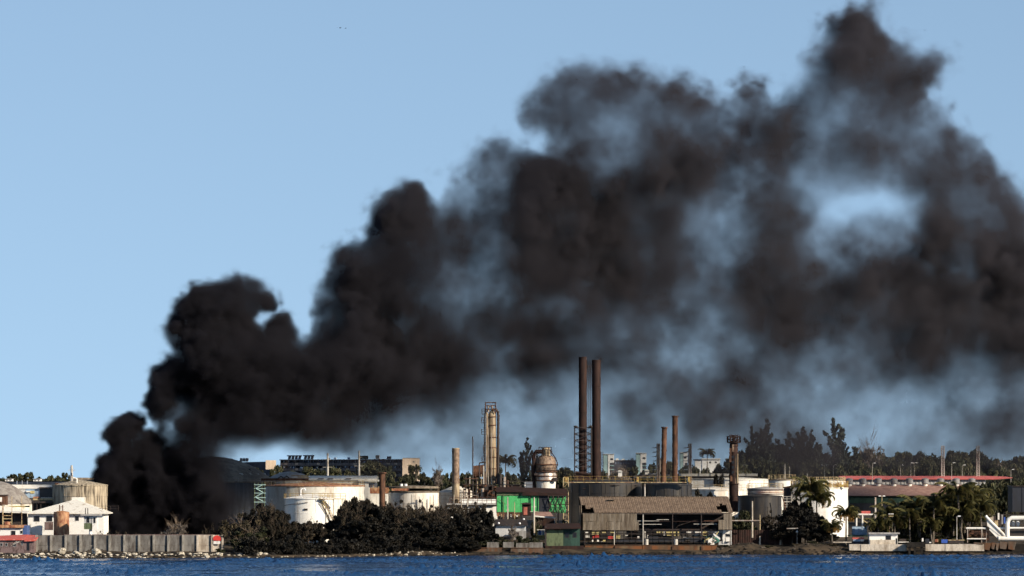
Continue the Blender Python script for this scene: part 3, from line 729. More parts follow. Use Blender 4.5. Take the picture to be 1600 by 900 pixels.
# watch cabin
d = 1214.0
o = T('watch_cabin', 'white watch cabin with green panel on a single column above the panelled wall', 'watch cabin', 144, d)
pbuild(o, 'cabin', 'house_white', (144.2, 152, 806, 827, d, d+3)); pbuild(o, 'cabin_side', 'white_grey', (131.2, 144, 806, 817.4, d+.1, d+3))
pbuild(o, 'panel', 'green_pale', (131.2, 143, 817.6, 827, d-.02, d+3)); pbuild(o, 'roof', 'sheet_grey', (126, 157, 803.2, 805.8, d-.7, d+3.6))
windows(o, d, [(145.8, 149.6, 808, 817.5)]); windows(o, d+.1, [(134.6, 140.2, 807.5, 817.2)])
MB().cyl(WX(141.5, d+1.5), d+1.5, .8, WZ(827, d), .32).build('column', 'white_dirty', o); MB().cyl(WX(141.5, d-.3), d-.3, WZ(836, d), WZ(830.5, d), .42, .3).build('cistern', 'lamp_globe', o)
for p in (133.5, 137.2): MB().cyl(WX(p, d+1), d+1, WZ(803.2, d), WZ(794, d), .09).build('flue', 'steel_dark', o)
MB().tube([(WX(150, d), d-.2, WZ(828, d)), (WX(154.5, d), d-.2, WZ(836, d))], .05, 4).build('brace', 'steel_pale', o)
line_rail((WX(148, 1232), 1232, WZ(798, 1232)), (WX(185, 1232), 1232, WZ(798, 1232)), 1.0).build('roof_railing', 'steel_dark', None, label='thin dark railing along the eave beyond the white watch cabin', category='railing')

# stained concrete tank, grey dome, sheds and roofs further back
o = tank('storage_tank', 'large brown stained concrete tank partly hidden by the thick black smoke', 82, 168, 757.5, 1252, 'tank_concrete', 'tank_concrete', 1.1)
MB().tube([(o.location.x-.4, 1248, WZ(756, 1250)), (o.location.x-.4, 1248, WZ(748, 1250)), (o.location.x-1.2, 1248, WZ(746.5, 1250))], .2, 8).build('vent', 'white_paint', o)
pbuild(o, 'roof_hatch', 'rust', (86, 91, 754.5, 757.3, 1249, 1250.5))
o = tank('domed_tank', 'grey domed tank with white rim at the edge of the yard', -70, 52, 786, 1270, 'white_dirty', 'dome_grey', 4.9, dome=True)
pbuild(o, 'yellow_band', 'crate_yellow', (10, 46, 790, 792.5, 1261.3, 1261.6))
MB().tube([(WX(34, 1263), 1263, WZ(776, 1263)), (WX(48, 1263), 1263, WZ(781, 1263)), (WX(34, 1263), 1263, WZ(781, 1263)), (WX(34, 1263), 1263, WZ(776, 1263))], .06, 4).build('dome_handrail', 'steel_pale', o)
d = 1250
o = T('pipe_gantry', 'dark steel gantry with tan pipes between the grey dome and the stained tank', 'gantry', 66, d)
for p in (50.5, 57, 63, 70, 78): pbuild(o, 'column', 'steel_dark', (p, p+1.4, 783, 812, d, d+.3))
pbuild(o, 'deck', 'steel_dark', (49, 83, 783.5, 786, d-.3, d+3)); 
for y, a, b_, mm in ((777.5, 51, 62, 'rust_orange'), (780.5, 51, 82, 'rail_tan'), (778, 63, 82, 'steel_pale')): MB().tube([(WX(a, d), d+1, WZ(y, d)), (WX(b_, d), d+1, WZ(y, d))], .22 if mm != 'steel_pale' else .1, 8).build('pipe', mm, o)
pbuild(o, 'dark_panel', 'steel_dark', (50, 83, 786.2, 812, d+3, d+3.1))
o = T('dark_shed', 'black sided shed with open front beside the brown stained tank', 'shed', 72, 1272); pbuild(o, 'wall', 'dark_glass', (62, 86, 763, 795, 1272, 1280)); pbuild(o, 'roof', 'steel_dark', (61, 86, 761.2, 762.8, 1271.5, 1280.5))
d = 1272
o = T('long_shed', 'long white walled shed with pale blue end behind the grey dome', 'shed', 55, d)
pbuild(o, 'wall', 'white_clean', (12, 84, 757.3, 763.5, d, d+14)); pbuild(o, 'end_bay', 'light_blue', (40, 62, 763.6, 778, d+.2, d+12)); pbuild(o, 'sign_board', 'crate_yellow', (47.5, 54, 767, 771, d+.05, d+.15)); pbuild(o, 'awning', 'white_clean', (41, 47, 767, 769, d-.3, d+.1))
pbuild(o, 'side_wall', 'white_grey', (15, 39.8, 763.6, 785, d+.2, d+12))
d = 1460
o = T('flat_roof_hall', 'very long low hall with flat blue grey roof on the skyline before the trees', 'hall', 60, d)
pbuild(o, 'roof', 'bluegrey_roof', (-40, 128, 753.2, 756.5, d, d+30)); pbuild(o, 'roof_edge', 'navy', (-40, 128, 752, 753.1, d+.5, d+30)); pbuild(o, 'wall', 'white_grey', (-38, 126, 756.6, 775, d+1, d+29))
for p in (26.5, 34.5, 42.5): MB().cyl(WX(p, d-1), d-1, WZ(757, d), WZ(751, d), .13).build('vent_pipe', 'lamp_globe', o)
d = 1900
for a, b_, lb in ((8, 19, 'small white rooftop block nearest the frame edge above the grey dome'), (52, 63.5, 'small white rooftop block midway along the low trees')):
    o = T('roof_block', lb, 'building', (a+b_)/2, d); pbuild(o, 'wall', 'house_white', (a, b_, 748.6, 754, d, d+5)); pbuild(o, 'roof', 'sheet_grey', (a-.4, b_+.4, 747.9, 748.5, d-.3, d+5.3)); windows(o, d, [(a+2, a+4, 749.6, 751.4), (b_-4, b_-2, 749.6, 751.4)])
o = T('brown_hill_roof', 'brown low roof beside the transmission mast beyond the stained tank', 'building', 130, 1800); pbuild(o, 'wall', 'white_dirty', (112, 165, 749.5, 756, 1800, 1815)); MB().prism([(WX(112,1800), WZ(749.4,1800)), (WX(166,1800), WZ(749.4,1800)), (WX(150,1800), WZ(746.6,1800)), (WX(122,1800), WZ(746.2,1800))], 1799, 1816).build('roof', 'dome_brown', o)
o = post('power_mast', 'slender power mast with crossarms on the skyline beside the black smoke', 112, 727, 752, 1700, 'steel_pale', .42, 'power mast', [(.66, 1.1), (.75, .9), (.84, .6)])
pbuild(o, 'transformer', 'lamp_globe', (112.8, 114.2, 738, 742, 1699.2, 1699.6))
for px, yt, wd in ((6, 747, 20), (22, 741, 24), (38, 739, 26), (46, 738, 18), (60, 743, 16), (70, 746, 20), (82, 742, 22), (92, 741, 18), (102, 739, 16), (-8, 745, 22), (140, 748, 20)):
    tree('far%d' % rnd.randrange(5), px, 2300 + rnd.uniform(-40, 40), yt - 1, 'dark green tree in the low row on the skyline left clear of the smoke'.replace(' left', ''), group='low trees on the skyline', wpx=wd)

# domed tank in the smoke
o = tank('domed_tank', 'wide brown domed tank half swallowed by the black smoke', 232, 430, 752.5, 1338, 'tank_bluegrey', 'dome_brown', 5.8, dome=True)
cx, cy = o.location.x, o.location.y; rr = 99*1338/FPX
for p, y, wd, m_ in ((390, 734, 2.6, 'dark_glass'), (391, 740.5, 2.2, 'roof_white'), (402, 740.5, 2.2, 'roof_white'), (412, 741, 1.6, 'roof_white'), (379, 741, 2, 'roof_white')):
    x = WX(p, 1330); z = WZ(y, 1330); zt = WZ(752.5, 1338); k = min(.999, (z-zt)/5.8); ra = rr*(1-k)**(1/2.1); yy = cy - math.sqrt(max(.1, ra*ra-(x-cx)**2))
    MB().hexa([(x-.45, yy-.35, z-.22), (x+.35, yy-.25, z-.22), (x+.35, yy+.6, z-.22), (x-.45, yy+.6, z-.22)], [(x-.7, yy-.15, z+.24), (x+.1, yy-.05, z+.24), (x+.1, yy+.7, z+.24), (x-.7, yy+.7, z+.24)]).build('skylight', m_, o)
ring_rail(cx, cy, rr+.25, WZ(752.5, 1338)-.2, 1.0, 40).build('railing', 'steel_pale', o)
d = 1285
o = T('stair_scaffold', 'pale green steel stair scaffold between the smoke and the big white tank', 'scaffold', 405, d)
for p in (397.5, 403, 409, 413):
    pbuild(o, 'upright', 'green_pale', (p, p+1, 754, 795, d, d+.2)); pbuild(o, 'upright', 'green_pale', (p, p+1, 754, 795, d+2.2, d+2.4))
for y in (757, 763, 770, 777, 784): pbuild(o, 'landing', 'teal_pale', (397, 414.5, y, y+.9, d-.1, d+2.5))
for i, y in enumerate((757, 763, 770, 777)): a, b_ = ((399, 411) if i % 2 else (411, 399)); MB().tube([(WX(a, d), d-.1, WZ(y, d)), (WX(b_, d), d-.1, WZ(y+6.5, d))], .1, 4).build('flight', 'teal_pale', o)
# ---------------------------------------------------------------- white tanks and the works in the middle
o = tank('storage_tank', 'biggest white tank, rust red roof and shaded grey flank, behind the small white tank', 413, 570, 758.5, 1306, 'white_dirty', 'rust_orange', .9)
cx, cy = o.location.x, o.location.y
ring_rail(cx, cy, 78*1306/FPX, WZ(758.5, 1306), .95, 44).build('railing', 'rail_tan', o)
o = tank('storage_tank', 'low grey domed tank with two dark arches showing over the biggest white tank', 420, 486, 747, 1338, 'white_dirty', 'sheet_grey', 1.5, dome=True)
for p in (439, 448):
    d = 1332; x = WX(p, d); z = WZ(748.5, d); MB().tube([(x-.55, d, z-.4), (x-.5, d, z+.3), (x, d, z+.65), (x+.5, d, z+.3), (x+.55, d, z-.4)], .16, 6).build('arch_pipe', 'steel_dark', o)
pbuild(o, 'pipe_deck', 'rust', (408, 482, 747.2, 751, 1325.5, 1326.5)); pbuild(o, 'yellow_pipes', 'yellow', (465, 482, 744.6, 746.2, 1326.6, 1327.2), (455, 480, 742.6, 743.6, 1326.8, 1327.1))
d = 1334
o = T('long_shed', 'long shed with white roof behind the biggest white tank', 'shed', 535, d)
pbuild(o, 'wall', 'white_dirty', (484, 586, 750, 775, d, d+20))
MB().prismx([(d-.5, WZ(750.5, d)), (d+21, WZ(750.5, d)), (d+21, WZ(744, d)), (d+10, WZ(743.2, d)), (d-.5, WZ(748.5, d))], WX(480, d), WX(588, d)).build('roof', 'roof_white', o)
for a in (497, 512, 540): pbuild(o, 'roof_rust_patch', 'rust', (a, a+9, 747.3, 748.3, d-.75, d-.5))
d = 1330
o = T('white_block', 'square white block between the biggest white tank and the short rusty chimney', 'building', 573, d)
pbuild(o, 'wall', 'white_clean', (560.5, 576, 752.5, 792, d, d+8), (576.1, 590, 762, 792, d+.3, d+7)); pbuild(o, 'roof', 'roof_white', (559.5, 591, 749.5, 752.3, d-.6, d+9)); pbuild(o, 'side_opening', 'bluegrey_roof', (576.3, 589.5, 754.5, 761.8, d+1, d+1.3))
d = 1312
o = T('rust_block', 'squat tan and rust machinery block beside the short rusty chimney', 'building', 592, d)
pbuild(o, 'wall', 'rust_orange', (578, 607, 762, 771, d, d+6)); pbuild(o, 'lower_wall', 'white_dirty', (579, 606, 771.2, 792, d+.1, d+6))
for i in range(7): pbuild(o, 'pipe_stub', rnd.choice(['rust', 'rail_tan', 'steel_dark']), (579+4*i, 580.6+4*i, 757.5+rnd.uniform(0, 3), 762, d+.5, d+.8))
# small white tank with yellow rail and stair
d = 1247
o = tank('storage_tank', 'small bright white tank with yellow railing and slanting yellow stair', 444.5, 521, 778.5, d, 'white_clean', 'white_clean', .9, rail='yellow')
cx, cy = o.location.x, o.location.y; r = 38.25*d/FPX
tank_stair(o, r, GZ(d), WZ(778.5, d), -.02, -1.12)
mb = MB(); x = cx - 1.7; zt = WZ(778.5, d); mb.tube([(x, cy-2, zt+.5), (x, cy-2, zt+1.7), (x+.25, cy-2, zt+2.1), (x+.8, cy-2, zt+2.15), (x+1.05, cy-2, zt+1.7)], .13, 8).build('goose_neck_vent', 'lamp_globe', o)
mb = MB(); A = [-2.9+i*.12 for i in range(12)]; mb.tube([(cx+(r+.12)*math.cos(a), cy+(r+.12)*math.sin(a), zt-1.6+.7*(i/11)+.0) for i, a in enumerate(A)], .06, 5).build('hose', 'steel_dark', o)
MB().box(cx-.9, cx-.1, cy-r-.06, cy-r+.3, zt-2.6, zt-2.2).build('name_plate', 'steel_dark', o)
line_rail((WX(500, d), d-5.6, WZ(779, d)), (WX(541, d), d-4.5, WZ(779, d)), 1.1, 1.0).build('walkway_rail', 'yellow', o)
MB().box(WX(500, d), WX(541, d), d-5.6, d-4.5, WZ(780, d), WZ(779.2, d)).build('walkway', 'yellow', o)
for p in (520.5, 534, 540): pbuild(o, 'walkway_leg', 'rail_tan', (p, p+.9, 780, 812, d-5, d-4.8))
o = tank('storage_tank', 'broad cream white tank with flat brown roof edge beyond the dark scrub', 607, 686, 768, 1292, 'white_paint', 'sheet_tan', .8)
MB().lathe(o.location.x, o.location.y, [(5.72, WZ(763, 1292)), (5.5, WZ(760, 1292)), (1, WZ(758.5, 1292))], 48).build('roof_deck', 'sheet_tan', o)
for p in (627, 634): MB().cyl(WX(p, 1289), 1289, WZ(761, 1292), WZ(756, 1292), .35).build('white_vent', 'lamp_globe', o)
pbuild(o, 'rust_streaks', 'rust_orange', (612, 640, 763.2, 766.8, 1285.6, 1286))
o = tank('storage_tank', 'white tank with shallow pointed roof behind the tan chimney', 684, 742, 769, 1318, 'white_paint', 'white_paint', 1.6)
for z in (774, 780, 786):
    MB().lathe(o.location.x, o.location.y, [(29*1318/FPX+.02, WZ(z, 1318)), (29*1318/FPX+.09, WZ(z, 1318)+.03), (29*1318/FPX+.02, WZ(z, 1318)+.08)], 48).build('hoop', 'rail_tan', o)
chimney('chimney', 'short rust brown chimney with flared cap beside the white block', 592.5, 602, 740, 1278, 'rust', rings=(.55,), tf=1.45)
chimney('chimney', 'tan chimney with darker upper half standing alone before the white tanks', 706.3, 718, 702, 1272, 'steel_tan', rings=(.3, .62), top_m='steel_brown', tf=1.0)
for i, p in enumerate((625, 630, 643, 648.5, 655, 672, 677)):
    o = post('thin_pole', 'thin dark pole sticking up through the scrub before the cream tank', p, 771+rnd.uniform(0, 5), 800, 1245, 'steel_dark', .07, 'pole', group='thin poles in the scrub')

# distillation column
d = 1288
o = T('distillation_column', 'tall tan distillation column with side platforms and dark overhead pipe', 'distillation column', 766, d)
cx = o.location.x; q = d/FPX
MB().lathe(cx+3*q, d, [(6.3*q, WZ(757, d)), (6.3*q, WZ(702, d)), (6.0*q, WZ(700, d)), (6.0*q, WZ(648, d)), (4*q, WZ(643, d)), (1.2*q, WZ(641, d))], 24).build('shell', 'steel_tan', o, smooth=True)
MB().lathe(cx-5.4*q, d-.4, [(2.2*q, WZ(757, d)), (2.2*q, WZ(646, d)), (.5*q, WZ(644, d))], 16).build('side_column', 'steel_tan', o, smooth=True)
for i, y in enumerate((652, 665, 684, 700, 715, 733, 750)): MB().lathe(cx+3*q, d, [(6.2*q, WZ(y, d)), (7.4*q, WZ(y, d)+.05), (6.2*q, WZ(y, d)+.2)], 24).build('stiffener_ring', 'rust', o)
MB().tube([(cx+3*q, d, WZ(642, d)), (cx+5*q, d-.3, WZ(639.5, d)), (cx+9*q, d-.3, WZ(640, d)), (cx+12.3*q, d-.3, WZ(643.5, d)), (cx+12.6*q, d-.3, WZ(652, d)), (cx+12*q, d-.3, WZ(757, d))], .28, 10).build('overhead_pipe', 'steel_dark', o)
MB().tube([(cx-9*q, d-1, WZ(646, d)), (cx-9*q, d-1, WZ(757, d))], .12, 6).build('riser_pipe', 'steel_dark', o)
for p, yt in ((759.5, 648), (763, 668), (768, 676), (775.5, 700)): MB().tube([(WX(p, d), d-1.2, WZ(yt, d)), (WX(p, d), d-1.2, WZ(757, d))], .085, 6).build('riser_pipe', rnd.choice(['steel_dark', 'rust', 'steel_light']), o)
# head frame
f = MB()
for sx in (758.5, 774.5):
    for dy in (-1.0, 1.0): f.tube([(WX(sx, d), d+dy, WZ(646, d)), (WX(sx, d), d+dy, WZ(628.5, d))], .13, 4)
for y in (629, 634, 640):
    for dy in (-1, 1): f.tube([(WX(758.5, d), d+dy, WZ(y, d)), (WX(774.5, d), d+dy, WZ(y, d))], .09, 4)
    for sx in (758.5, 774.5): f.tube([(WX(sx, d), d-1, WZ(y, d)), (WX(sx, d), d+1, WZ(y, d))], .09, 4)
f.tube([(WX(758.5, d), d-1, WZ(646, d)), (WX(766, d), d-1, WZ(634, d)), (WX(774.5, d), d-1, WZ(646, d))], .08, 4)
f.build('head_frame', 'rust', o)
for p in (763, 769): MB().cyl(WX(p, d), d, WZ(644, d), WZ(633, d), .22).build('relief_valve', 'steel_light', o)
for i, (y, a, b_) in enumerate(((646.5, 753, 760), (660.5, 752.5, 760), (678.5, 752.5, 761), (703, 755, 760), (721, 753, 760))):
    p = MB().box(WX(a, d), WX(b_, d), d-1.2, d+.8, WZ(y+.8, d), WZ(y, d)).build('platform', 'steel_dark', o)
    rl = line_rail((WX(a, d), d-1.2, WZ(y, d)), (WX(b_, d), d-1.2, WZ(y, d)), 1.1, .5, .05); rl.v += []; rl.build('railing', 'steel_dark', p)
    MB().tube([(WX(a+.4, d), d-1.1, WZ(y, d)), (WX(a+.4, d), d-1.1, WZ(y-7, d))], .06, 4).build('ladder_hoop', 'steel_dark', p)
MB().tube([(WX(757, d), d-1, WZ(715, d)), (WX(755.8, d), d-1, WZ(705, d)), (WX(757.6, d), d-1, WZ(692, d)), (WX(760, d), d-1, WZ(690, d))], .1, 6).build('bent_pipe', 'steel_dark', o)
f = MB()
for sx in (752, 762, 770, 780):
    for dy in (-2, 2): f.box(WX(sx, d)-.16, WX(sx, d)+.16, d+dy-.16, d+dy+.16, 2.0, WZ(757.5, d))
for y in (758, 775): 
    for dy in (-2, 2): f.box(WX(751, d), WX(781.5, d), d+dy-.15, d+dy+.15, WZ(y+1.2, d), WZ(y, d))
f.build('base_frame', 'steel_dark', o)
for p, y0_, y1_, w_, m_ in ((756, 762, 800, 5, 'steel_dark'), (766, 760, 785, 7, 'rust_dark'), (775, 763, 796, 4, 'rust_dark')): pbuild(o, 'vessel_skirt', m_, (p-w_/2, p+w_/2, y0_, y1_, d-1, d+1))
# mast and pipe racks beside it
d = 1276
post('signal_mast', 'thin dark mast rising between the tan chimney and the column', 738.8, 682, 800, d, 'steel_dark', .17, 'mast')
o = T('pipe_rack', 'crowded rack of upright pipes and valves beside the tall column', 'pipe rack', 740, d)
for i, (p, yt, w_, m_) in enumerate(((728, 742, .8, 'steel_dark'), (731.5, 752, .7, 'rust'), (734, 745, .8, 'steel_pale'), (743, 735, .9, 'rust'), (746, 752, .8, 'steel_tan'), (749, 723, 1.0, 'steel_dark'), (752, 741, .9, 'steel_tan'), (755.6, 728, 1.1, 'steel_pale'), (757.6, 740, .9, 'rust'), (745, 762, 1.6, 'steel_light'), (733, 764, 2.2, 'rust'), (741, 767, 2.4, 'steel_dark'), (725, 766, 1.4, 'steel_light'), (753.5, 763, 2.6, 'steel_light'), (760, 766, 1.7, 'rust'))):
    dd_ = d + (i % 4)*.9; MB().tube([(WX(p, dd_), dd_, GZ(d)), (WX(p, dd_), dd_, WZ(yt, dd_))], w_*.13, 7).build('riser_pipe', m_, o)
MB().tube([(WX(749, d), d, WZ(723, d)), (WX(759, d), d, WZ(722.5, d))], .13, 6).build('cross_pipe', 'steel_dark', o)
for y, a, b_ in ((748, 725, 747), (757, 722, 760), (770, 704, 760), (779, 704, 772), (785, 704, 774), (774, 722, 748)): MB().tube([(WX(a, d), d-.5, WZ(y, d)), (WX(b_, d), d-.5, WZ(y, d))], .1, 5).build('cross_pipe', rnd.choice(['steel_dark', 'rust', 'steel_light']), o)
f = MB()
for i in range(60): 
    px = rnd.uniform(722, 776); py = rnd.uniform(757, 792); s_ = rnd.uniform(.12, .4); f.box(WX(px, d)-s_, WX(px, d)+s_, d+rnd.uniform(-1, 3), d+3.5, WZ(py, d)-s_*.8, WZ(py, d)+s_*.6)
f.build('valves', 'rust', o, kind='stuff')
o = T('horizontal_vessel', 'dull brown horizontal vessel with rounded end behind the pipe rack', 'vessel', 749, 1300)
x0, x1 = WX(742, 1300), WX(758, 1300); MB().add(*(lambda m: (m.v, m.f))(MB().tube([(x0-.3, 1300, WZ(737, 1300)), (x0, 1300, WZ(737, 1300)), (x1, 1300, WZ(735, 1300))], 1.35, 16))).build('shell', 'rust', o); pbuild(o, 'saddle', 'steel_dark', (744, 746, 745, 790, 1299.5, 1300.5), (754, 756, 745, 790, 1299.5, 1300.5))
d = 1262
o = T('white_annex', 'low white building with thin grey roof behind the black trees', 'building', 742, d)
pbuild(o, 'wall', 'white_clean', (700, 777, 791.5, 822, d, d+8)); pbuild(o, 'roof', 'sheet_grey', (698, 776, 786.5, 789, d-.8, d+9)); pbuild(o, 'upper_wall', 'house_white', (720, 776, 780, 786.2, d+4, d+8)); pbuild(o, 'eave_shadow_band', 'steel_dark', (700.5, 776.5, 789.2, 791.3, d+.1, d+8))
windows(o, d, [(733, 745, 794, 802), (752, 760, 795, 803)])
line_rail((WX(703, d), d-.6, WZ(786.4, d)), (WX(775, d), d-.6, WZ(786.4, d)), 1.3, 1.0, .05).build('roof_railing', 'rust', o)
for p, yt, lb in ((709.3, 773, 'nearest the tan chimney'), (721, 770, 'middle of the three, before the white annex'), (730.5, 774, 'closest to the black trees')): post('white_post', 'pale concrete post, '+lb, p, yt, 810, 1250, 'lamp_globe' if 0 else 'concrete_lit', .13, 'post')
# green shed
d = 1243
o = T('green_shed', 'bright green corrugated shed under a dark red roof', 'shed', 828, d)
sheets(o, 'wall_sheet', 'green_sheet', 776, 842, 774.5, 800, d, 1.25); sheets(o, 'wall_sheet', 'green_sheet', 859, 884, 774.5, 801, d, 1.25)
pbuild(o, 'side_wall', 'green_wall', (776, 884, 774.5, 801, d+.3, d+9)); pbuild(o, 'doorway', 'navy', (842.5, 858.5, 773, 801, d-.02, d+.28))
sheets(o, 'translucent_sheet', 'green_pale', 776, 816, 769.2, 774, d-.15, 1.2)
MB().hexa([(WX(775, d), d-.6, WZ(769, d)), (WX(816, d), d-.6, WZ(769, d)), (WX(816, d), d+9, WZ(762.5, d)), (WX(775, d), d+9, WZ(762.5, d))], [(WX(775, d), d-.6, WZ(767.8, d)), (WX(816, d), d-.6, WZ(767.8, d)), (WX(816, d), d+9, WZ(761, d)), (WX(775, d), d+9, WZ(761, d))]).build('roof_slope', 'dark_roof', o)
MB().hexa([(WX(816.2, d), d-.7, WZ(774.3, d)), (WX(887, d), d-.7, WZ(774.3, d)), (WX(887, d), d+9, WZ(767, d)), (WX(816.2, d), d+9, WZ(763, d))], [(WX(816.2, d), d-.7, WZ(768, d)), (WX(887, d), d-.7, WZ(772.2, d)), (WX(887, d), d+9, WZ(763.8, d)), (WX(816.2, d), d+9, WZ(761.6, d))]).build('roof_slope', 'dark_roof', o)
f = MB()
for k in range(4):
    a, b_ = 856+8*k, 864+8*k; f.tube([(WX(a, d), d-.8, WZ(775, d)), (WX(b_, d), d-.8, WZ(800, d))], .09, 4).tube([(WX(b_, d), d-.8, WZ(775, d)), (WX(a, d), d-.8, WZ(800, d))], .09, 4)
for y in (775, 788, 800): f.tube([(WX(856, d), d-.8, WZ(y, d)), (WX(889, d), d-.8, WZ(y, d))], .09, 4)
f.build('truss', 'steel_dark', o)
for p in (776, 786.5, 829, 842): pbuild(o, 'frame_post', 'steel_dark', (p-.5, p+.5, 774, 802, d-.3, d-.15))
MB().tube([(WX(778, d), d-.3, WZ(779, d)), (WX(790, d), d-.3, WZ(788, d))], .05, 4).build('diagonal_wire', 'green_pale', o)
d = 1236
o = T('brick_booth', 'small dark booth with salmon door and curved roof before the green shed', 'booth', 822, d)
pbuild(o, 'wall', 'rust_dark', (815.5, 830, 788, 806, d, d+2.4)); pbuild(o, 'door', 'door_red', (818.2, 824, 792.5, 804.5, d-.08, d-.01))
MB().prism([(WX(813, d), WZ(788, d)), (WX(831.5, d), WZ(788, d)), (WX(828, d), WZ(785.8, d)), (WX(822, d), WZ(785, d)), (WX(816, d), WZ(785.8, d))], d-.5, d+2.8).build('roof', 'steel_dark', o)
o = T('lean_to', 'brown lean-to roof with pale broken eave below the green shed', 'lean-to', 845, d)
MB().hexa([(WX(834, d), d-1, WZ(805, d)), (WX(866, d), d-1, WZ(809, d)), (WX(860, d), d+5, WZ(801, d)), (WX(836, d), d+5, WZ(800.5, d))], [(WX(834, d), d-1, WZ(804, d)), (WX(866, d), d-1, WZ(808, d)), (WX(860, d), d+5, WZ(800, d)), (WX(836, d), d+5, WZ(799.6, d))]).build('roof', 'brown_roof', o)
MB().tube([(WX(834, d), d-1.1, WZ(806.5, d)), (WX(867, d), d-1.1, WZ(809.5, d))], .16, 5).build('eave_pipe', 'white_dirty', o)
for p in (836, 848, 862): pbuild(o, 'post', 'steel_dark', (p, p+.8, 808, 826, d-.5, d-.3))
pbuild(o, 'back_wall', 'rust_dark', (834, 866, 808, 828, d+4, d+4.4)); pbuild(o, 'scrap_row', 'rust', (776, 813, 800.5, 806, d-1, d+1)); 
for k in range(12): a = 777+3*k; pbuild(o, 'scrap_piece', rnd.choice(['crate_white', 'rail_tan', 'rust_orange', 'steel_dark']), (a, a+rnd.uniform(1, 2.4), 802+rnd.uniform(0, 3), 807.5, d-1.6-.1*k, d-1.2-.1*k))
post('pale_pole', 'pale pole before the green shed, shorter one nearer the black trees', 793.2, 776.5, 822, 1228, 'concrete_lit', .16, 'pole', [(.55, .35), (.72, .3)])
post('pale_pole', 'taller pale pole beside the salmon door booth', 834.5, 777, 836, 1226, 'concrete_lit', .21, 'pole', [(.62, .9), (.75, .5)])
post('thin_pole', 'thin rusty pole between the pale poles', 804, 784, 820, 1228, 'rail_tan', .09, 'pole'); post('thin_pole', 'thin rusty pole beside the shorter pale pole', 786.5, 786, 822, 1228, 'rust', .1, 'pole')
# round vessel
d = 1281; q = d/FPX
o = T('bulbous_vessel', 'bulbous silver and rust vessel of stacked drums with dark side pipe', 'vessel', 853, d); cx = o.location.x
S_ = lambda pr, nm, m_: MB().lathe(cx, d, [(r_*q, WZ(y, d)) for r_, y in pr], 36).build(nm, m_, o, smooth=True)
S_([(16.5, 800), (16.5, 764)], 'skirt', 'steel_dark'); S_([(15, 763.8), (15.5, 752)], 'lower_drum', 'white_dirty'); S_([(16.8, 751.8), (16.8, 741), (14.5, 737.5)], 'middle_drum', 'steel_light')
S_([(13, 737.4), (16.2, 734), (16.4, 727), (16, 726.6)], 'upper_drum', 'steel_brown'); S_([(16.2, 726.4), (15.8, 721), (13.5, 715.5), (9.5, 712)], 'dome', 'steel_brown'); S_([(7.3, 711.9), (7.0, 703), (6.4, 699.5)], 'neck', 'steel_tan')
for y in (752, 738, 727, 745): MB().lathe(cx, d, [(16.4*q, WZ(y, d)), (18.0*q, WZ(y, d)+.08), (18.0*q, WZ(y, d)+.22), (16.4*q, WZ(y, d)+.3)], 36).build('ring', 'rust', o)
MB().tube([(cx-6*q, d-.5, WZ(706, d)), (cx-15*q, d-.5, WZ(705.5, d)), (cx-18.5*q, d-.5, WZ(709, d)), (cx-19*q, d-.5, WZ(716, d)), (cx-19*q, d-.5, WZ(790, d))], .42, 12).build('side_pipe', 'rust_dark', o)
MB().tube([(cx+6*q, d-.5, WZ(703, d)), (cx+13*q, d-.5, WZ(713, d)), (cx+17*q, d-.5, WZ(720, d)), (cx+18.5*q, d-.5, WZ(726, d)), (cx+15*q, d-.5, WZ(733, d))], .12, 6).build('loop_pipe', 'steel_dark', o)
f = MB()
for sx in (-11, -4, 4, 9): f.box(cx+sx*q-.06, cx+sx*q+.06, d-1.6, d-1.5, WZ(713, d), WZ(698.5, d))
for y in (699, 703, 708): f.tube([(cx-11*q, d-1.5, WZ(y, d)), (cx+9*q, d-1.5, WZ(y, d))], .06, 4)
f.build('top_frame', 'rust_dark', o)
ring_rail(cx, d, 18*q, WZ(738, d), 1.0, 16).build('railing', 'steel_dark', o)
for p, y in ((868, 748), (866, 751), (838, 741)): MB().box(WX(p, d)-.5, WX(p, d)+.5, d-2.4, d-1.6, WZ(y, d)-.25, WZ(y, d)+.2).build('nozzle_box', 'steel_dark', o)
f = MB(); dd_ = 1272
for sx in (786, 800, 814, 872, 880): f.box(WX(sx, dd_)-.12, WX(sx, dd_)+.12, dd_-.1, dd_+.1, 3, WZ(757, dd_))
for y in (752, 757): f.box(WX(782, dd_), WX(832, dd_), dd_-.1, dd_+.1, WZ(y+.8, dd_), WZ(y, dd_))
o = T('steel_frame', 'dark steel frame spanning from the column toward the bulbous vessel', 'frame', 808, dd_); f.build('beams', 'steel_dark', o)
for p, y, m_ in ((788, 745, 'steel_light'), (793, 750, 'rust'), (782, 741, 'steel_dark'), (799, 760, 'rust_dark')): MB().cyl(WX(p, dd_), dd_+1, WZ(763, dd_), WZ(y, dd_), .3).build('small_vessel', m_, o)
pbuild(o, 'rust_wall', 'rust_dark', (781, 812, 757.5, 766, dd_+1, dd_+1.3)); pbuild(o, 'grey_box', 'bluegrey_roof', (820, 832, 752.5, 764, dd_+1, dd_+3)); pbuild(o, 'white_upright', 'crate_white', (819.5, 821.5, 754, 765, dd_+.5, dd_+.8))
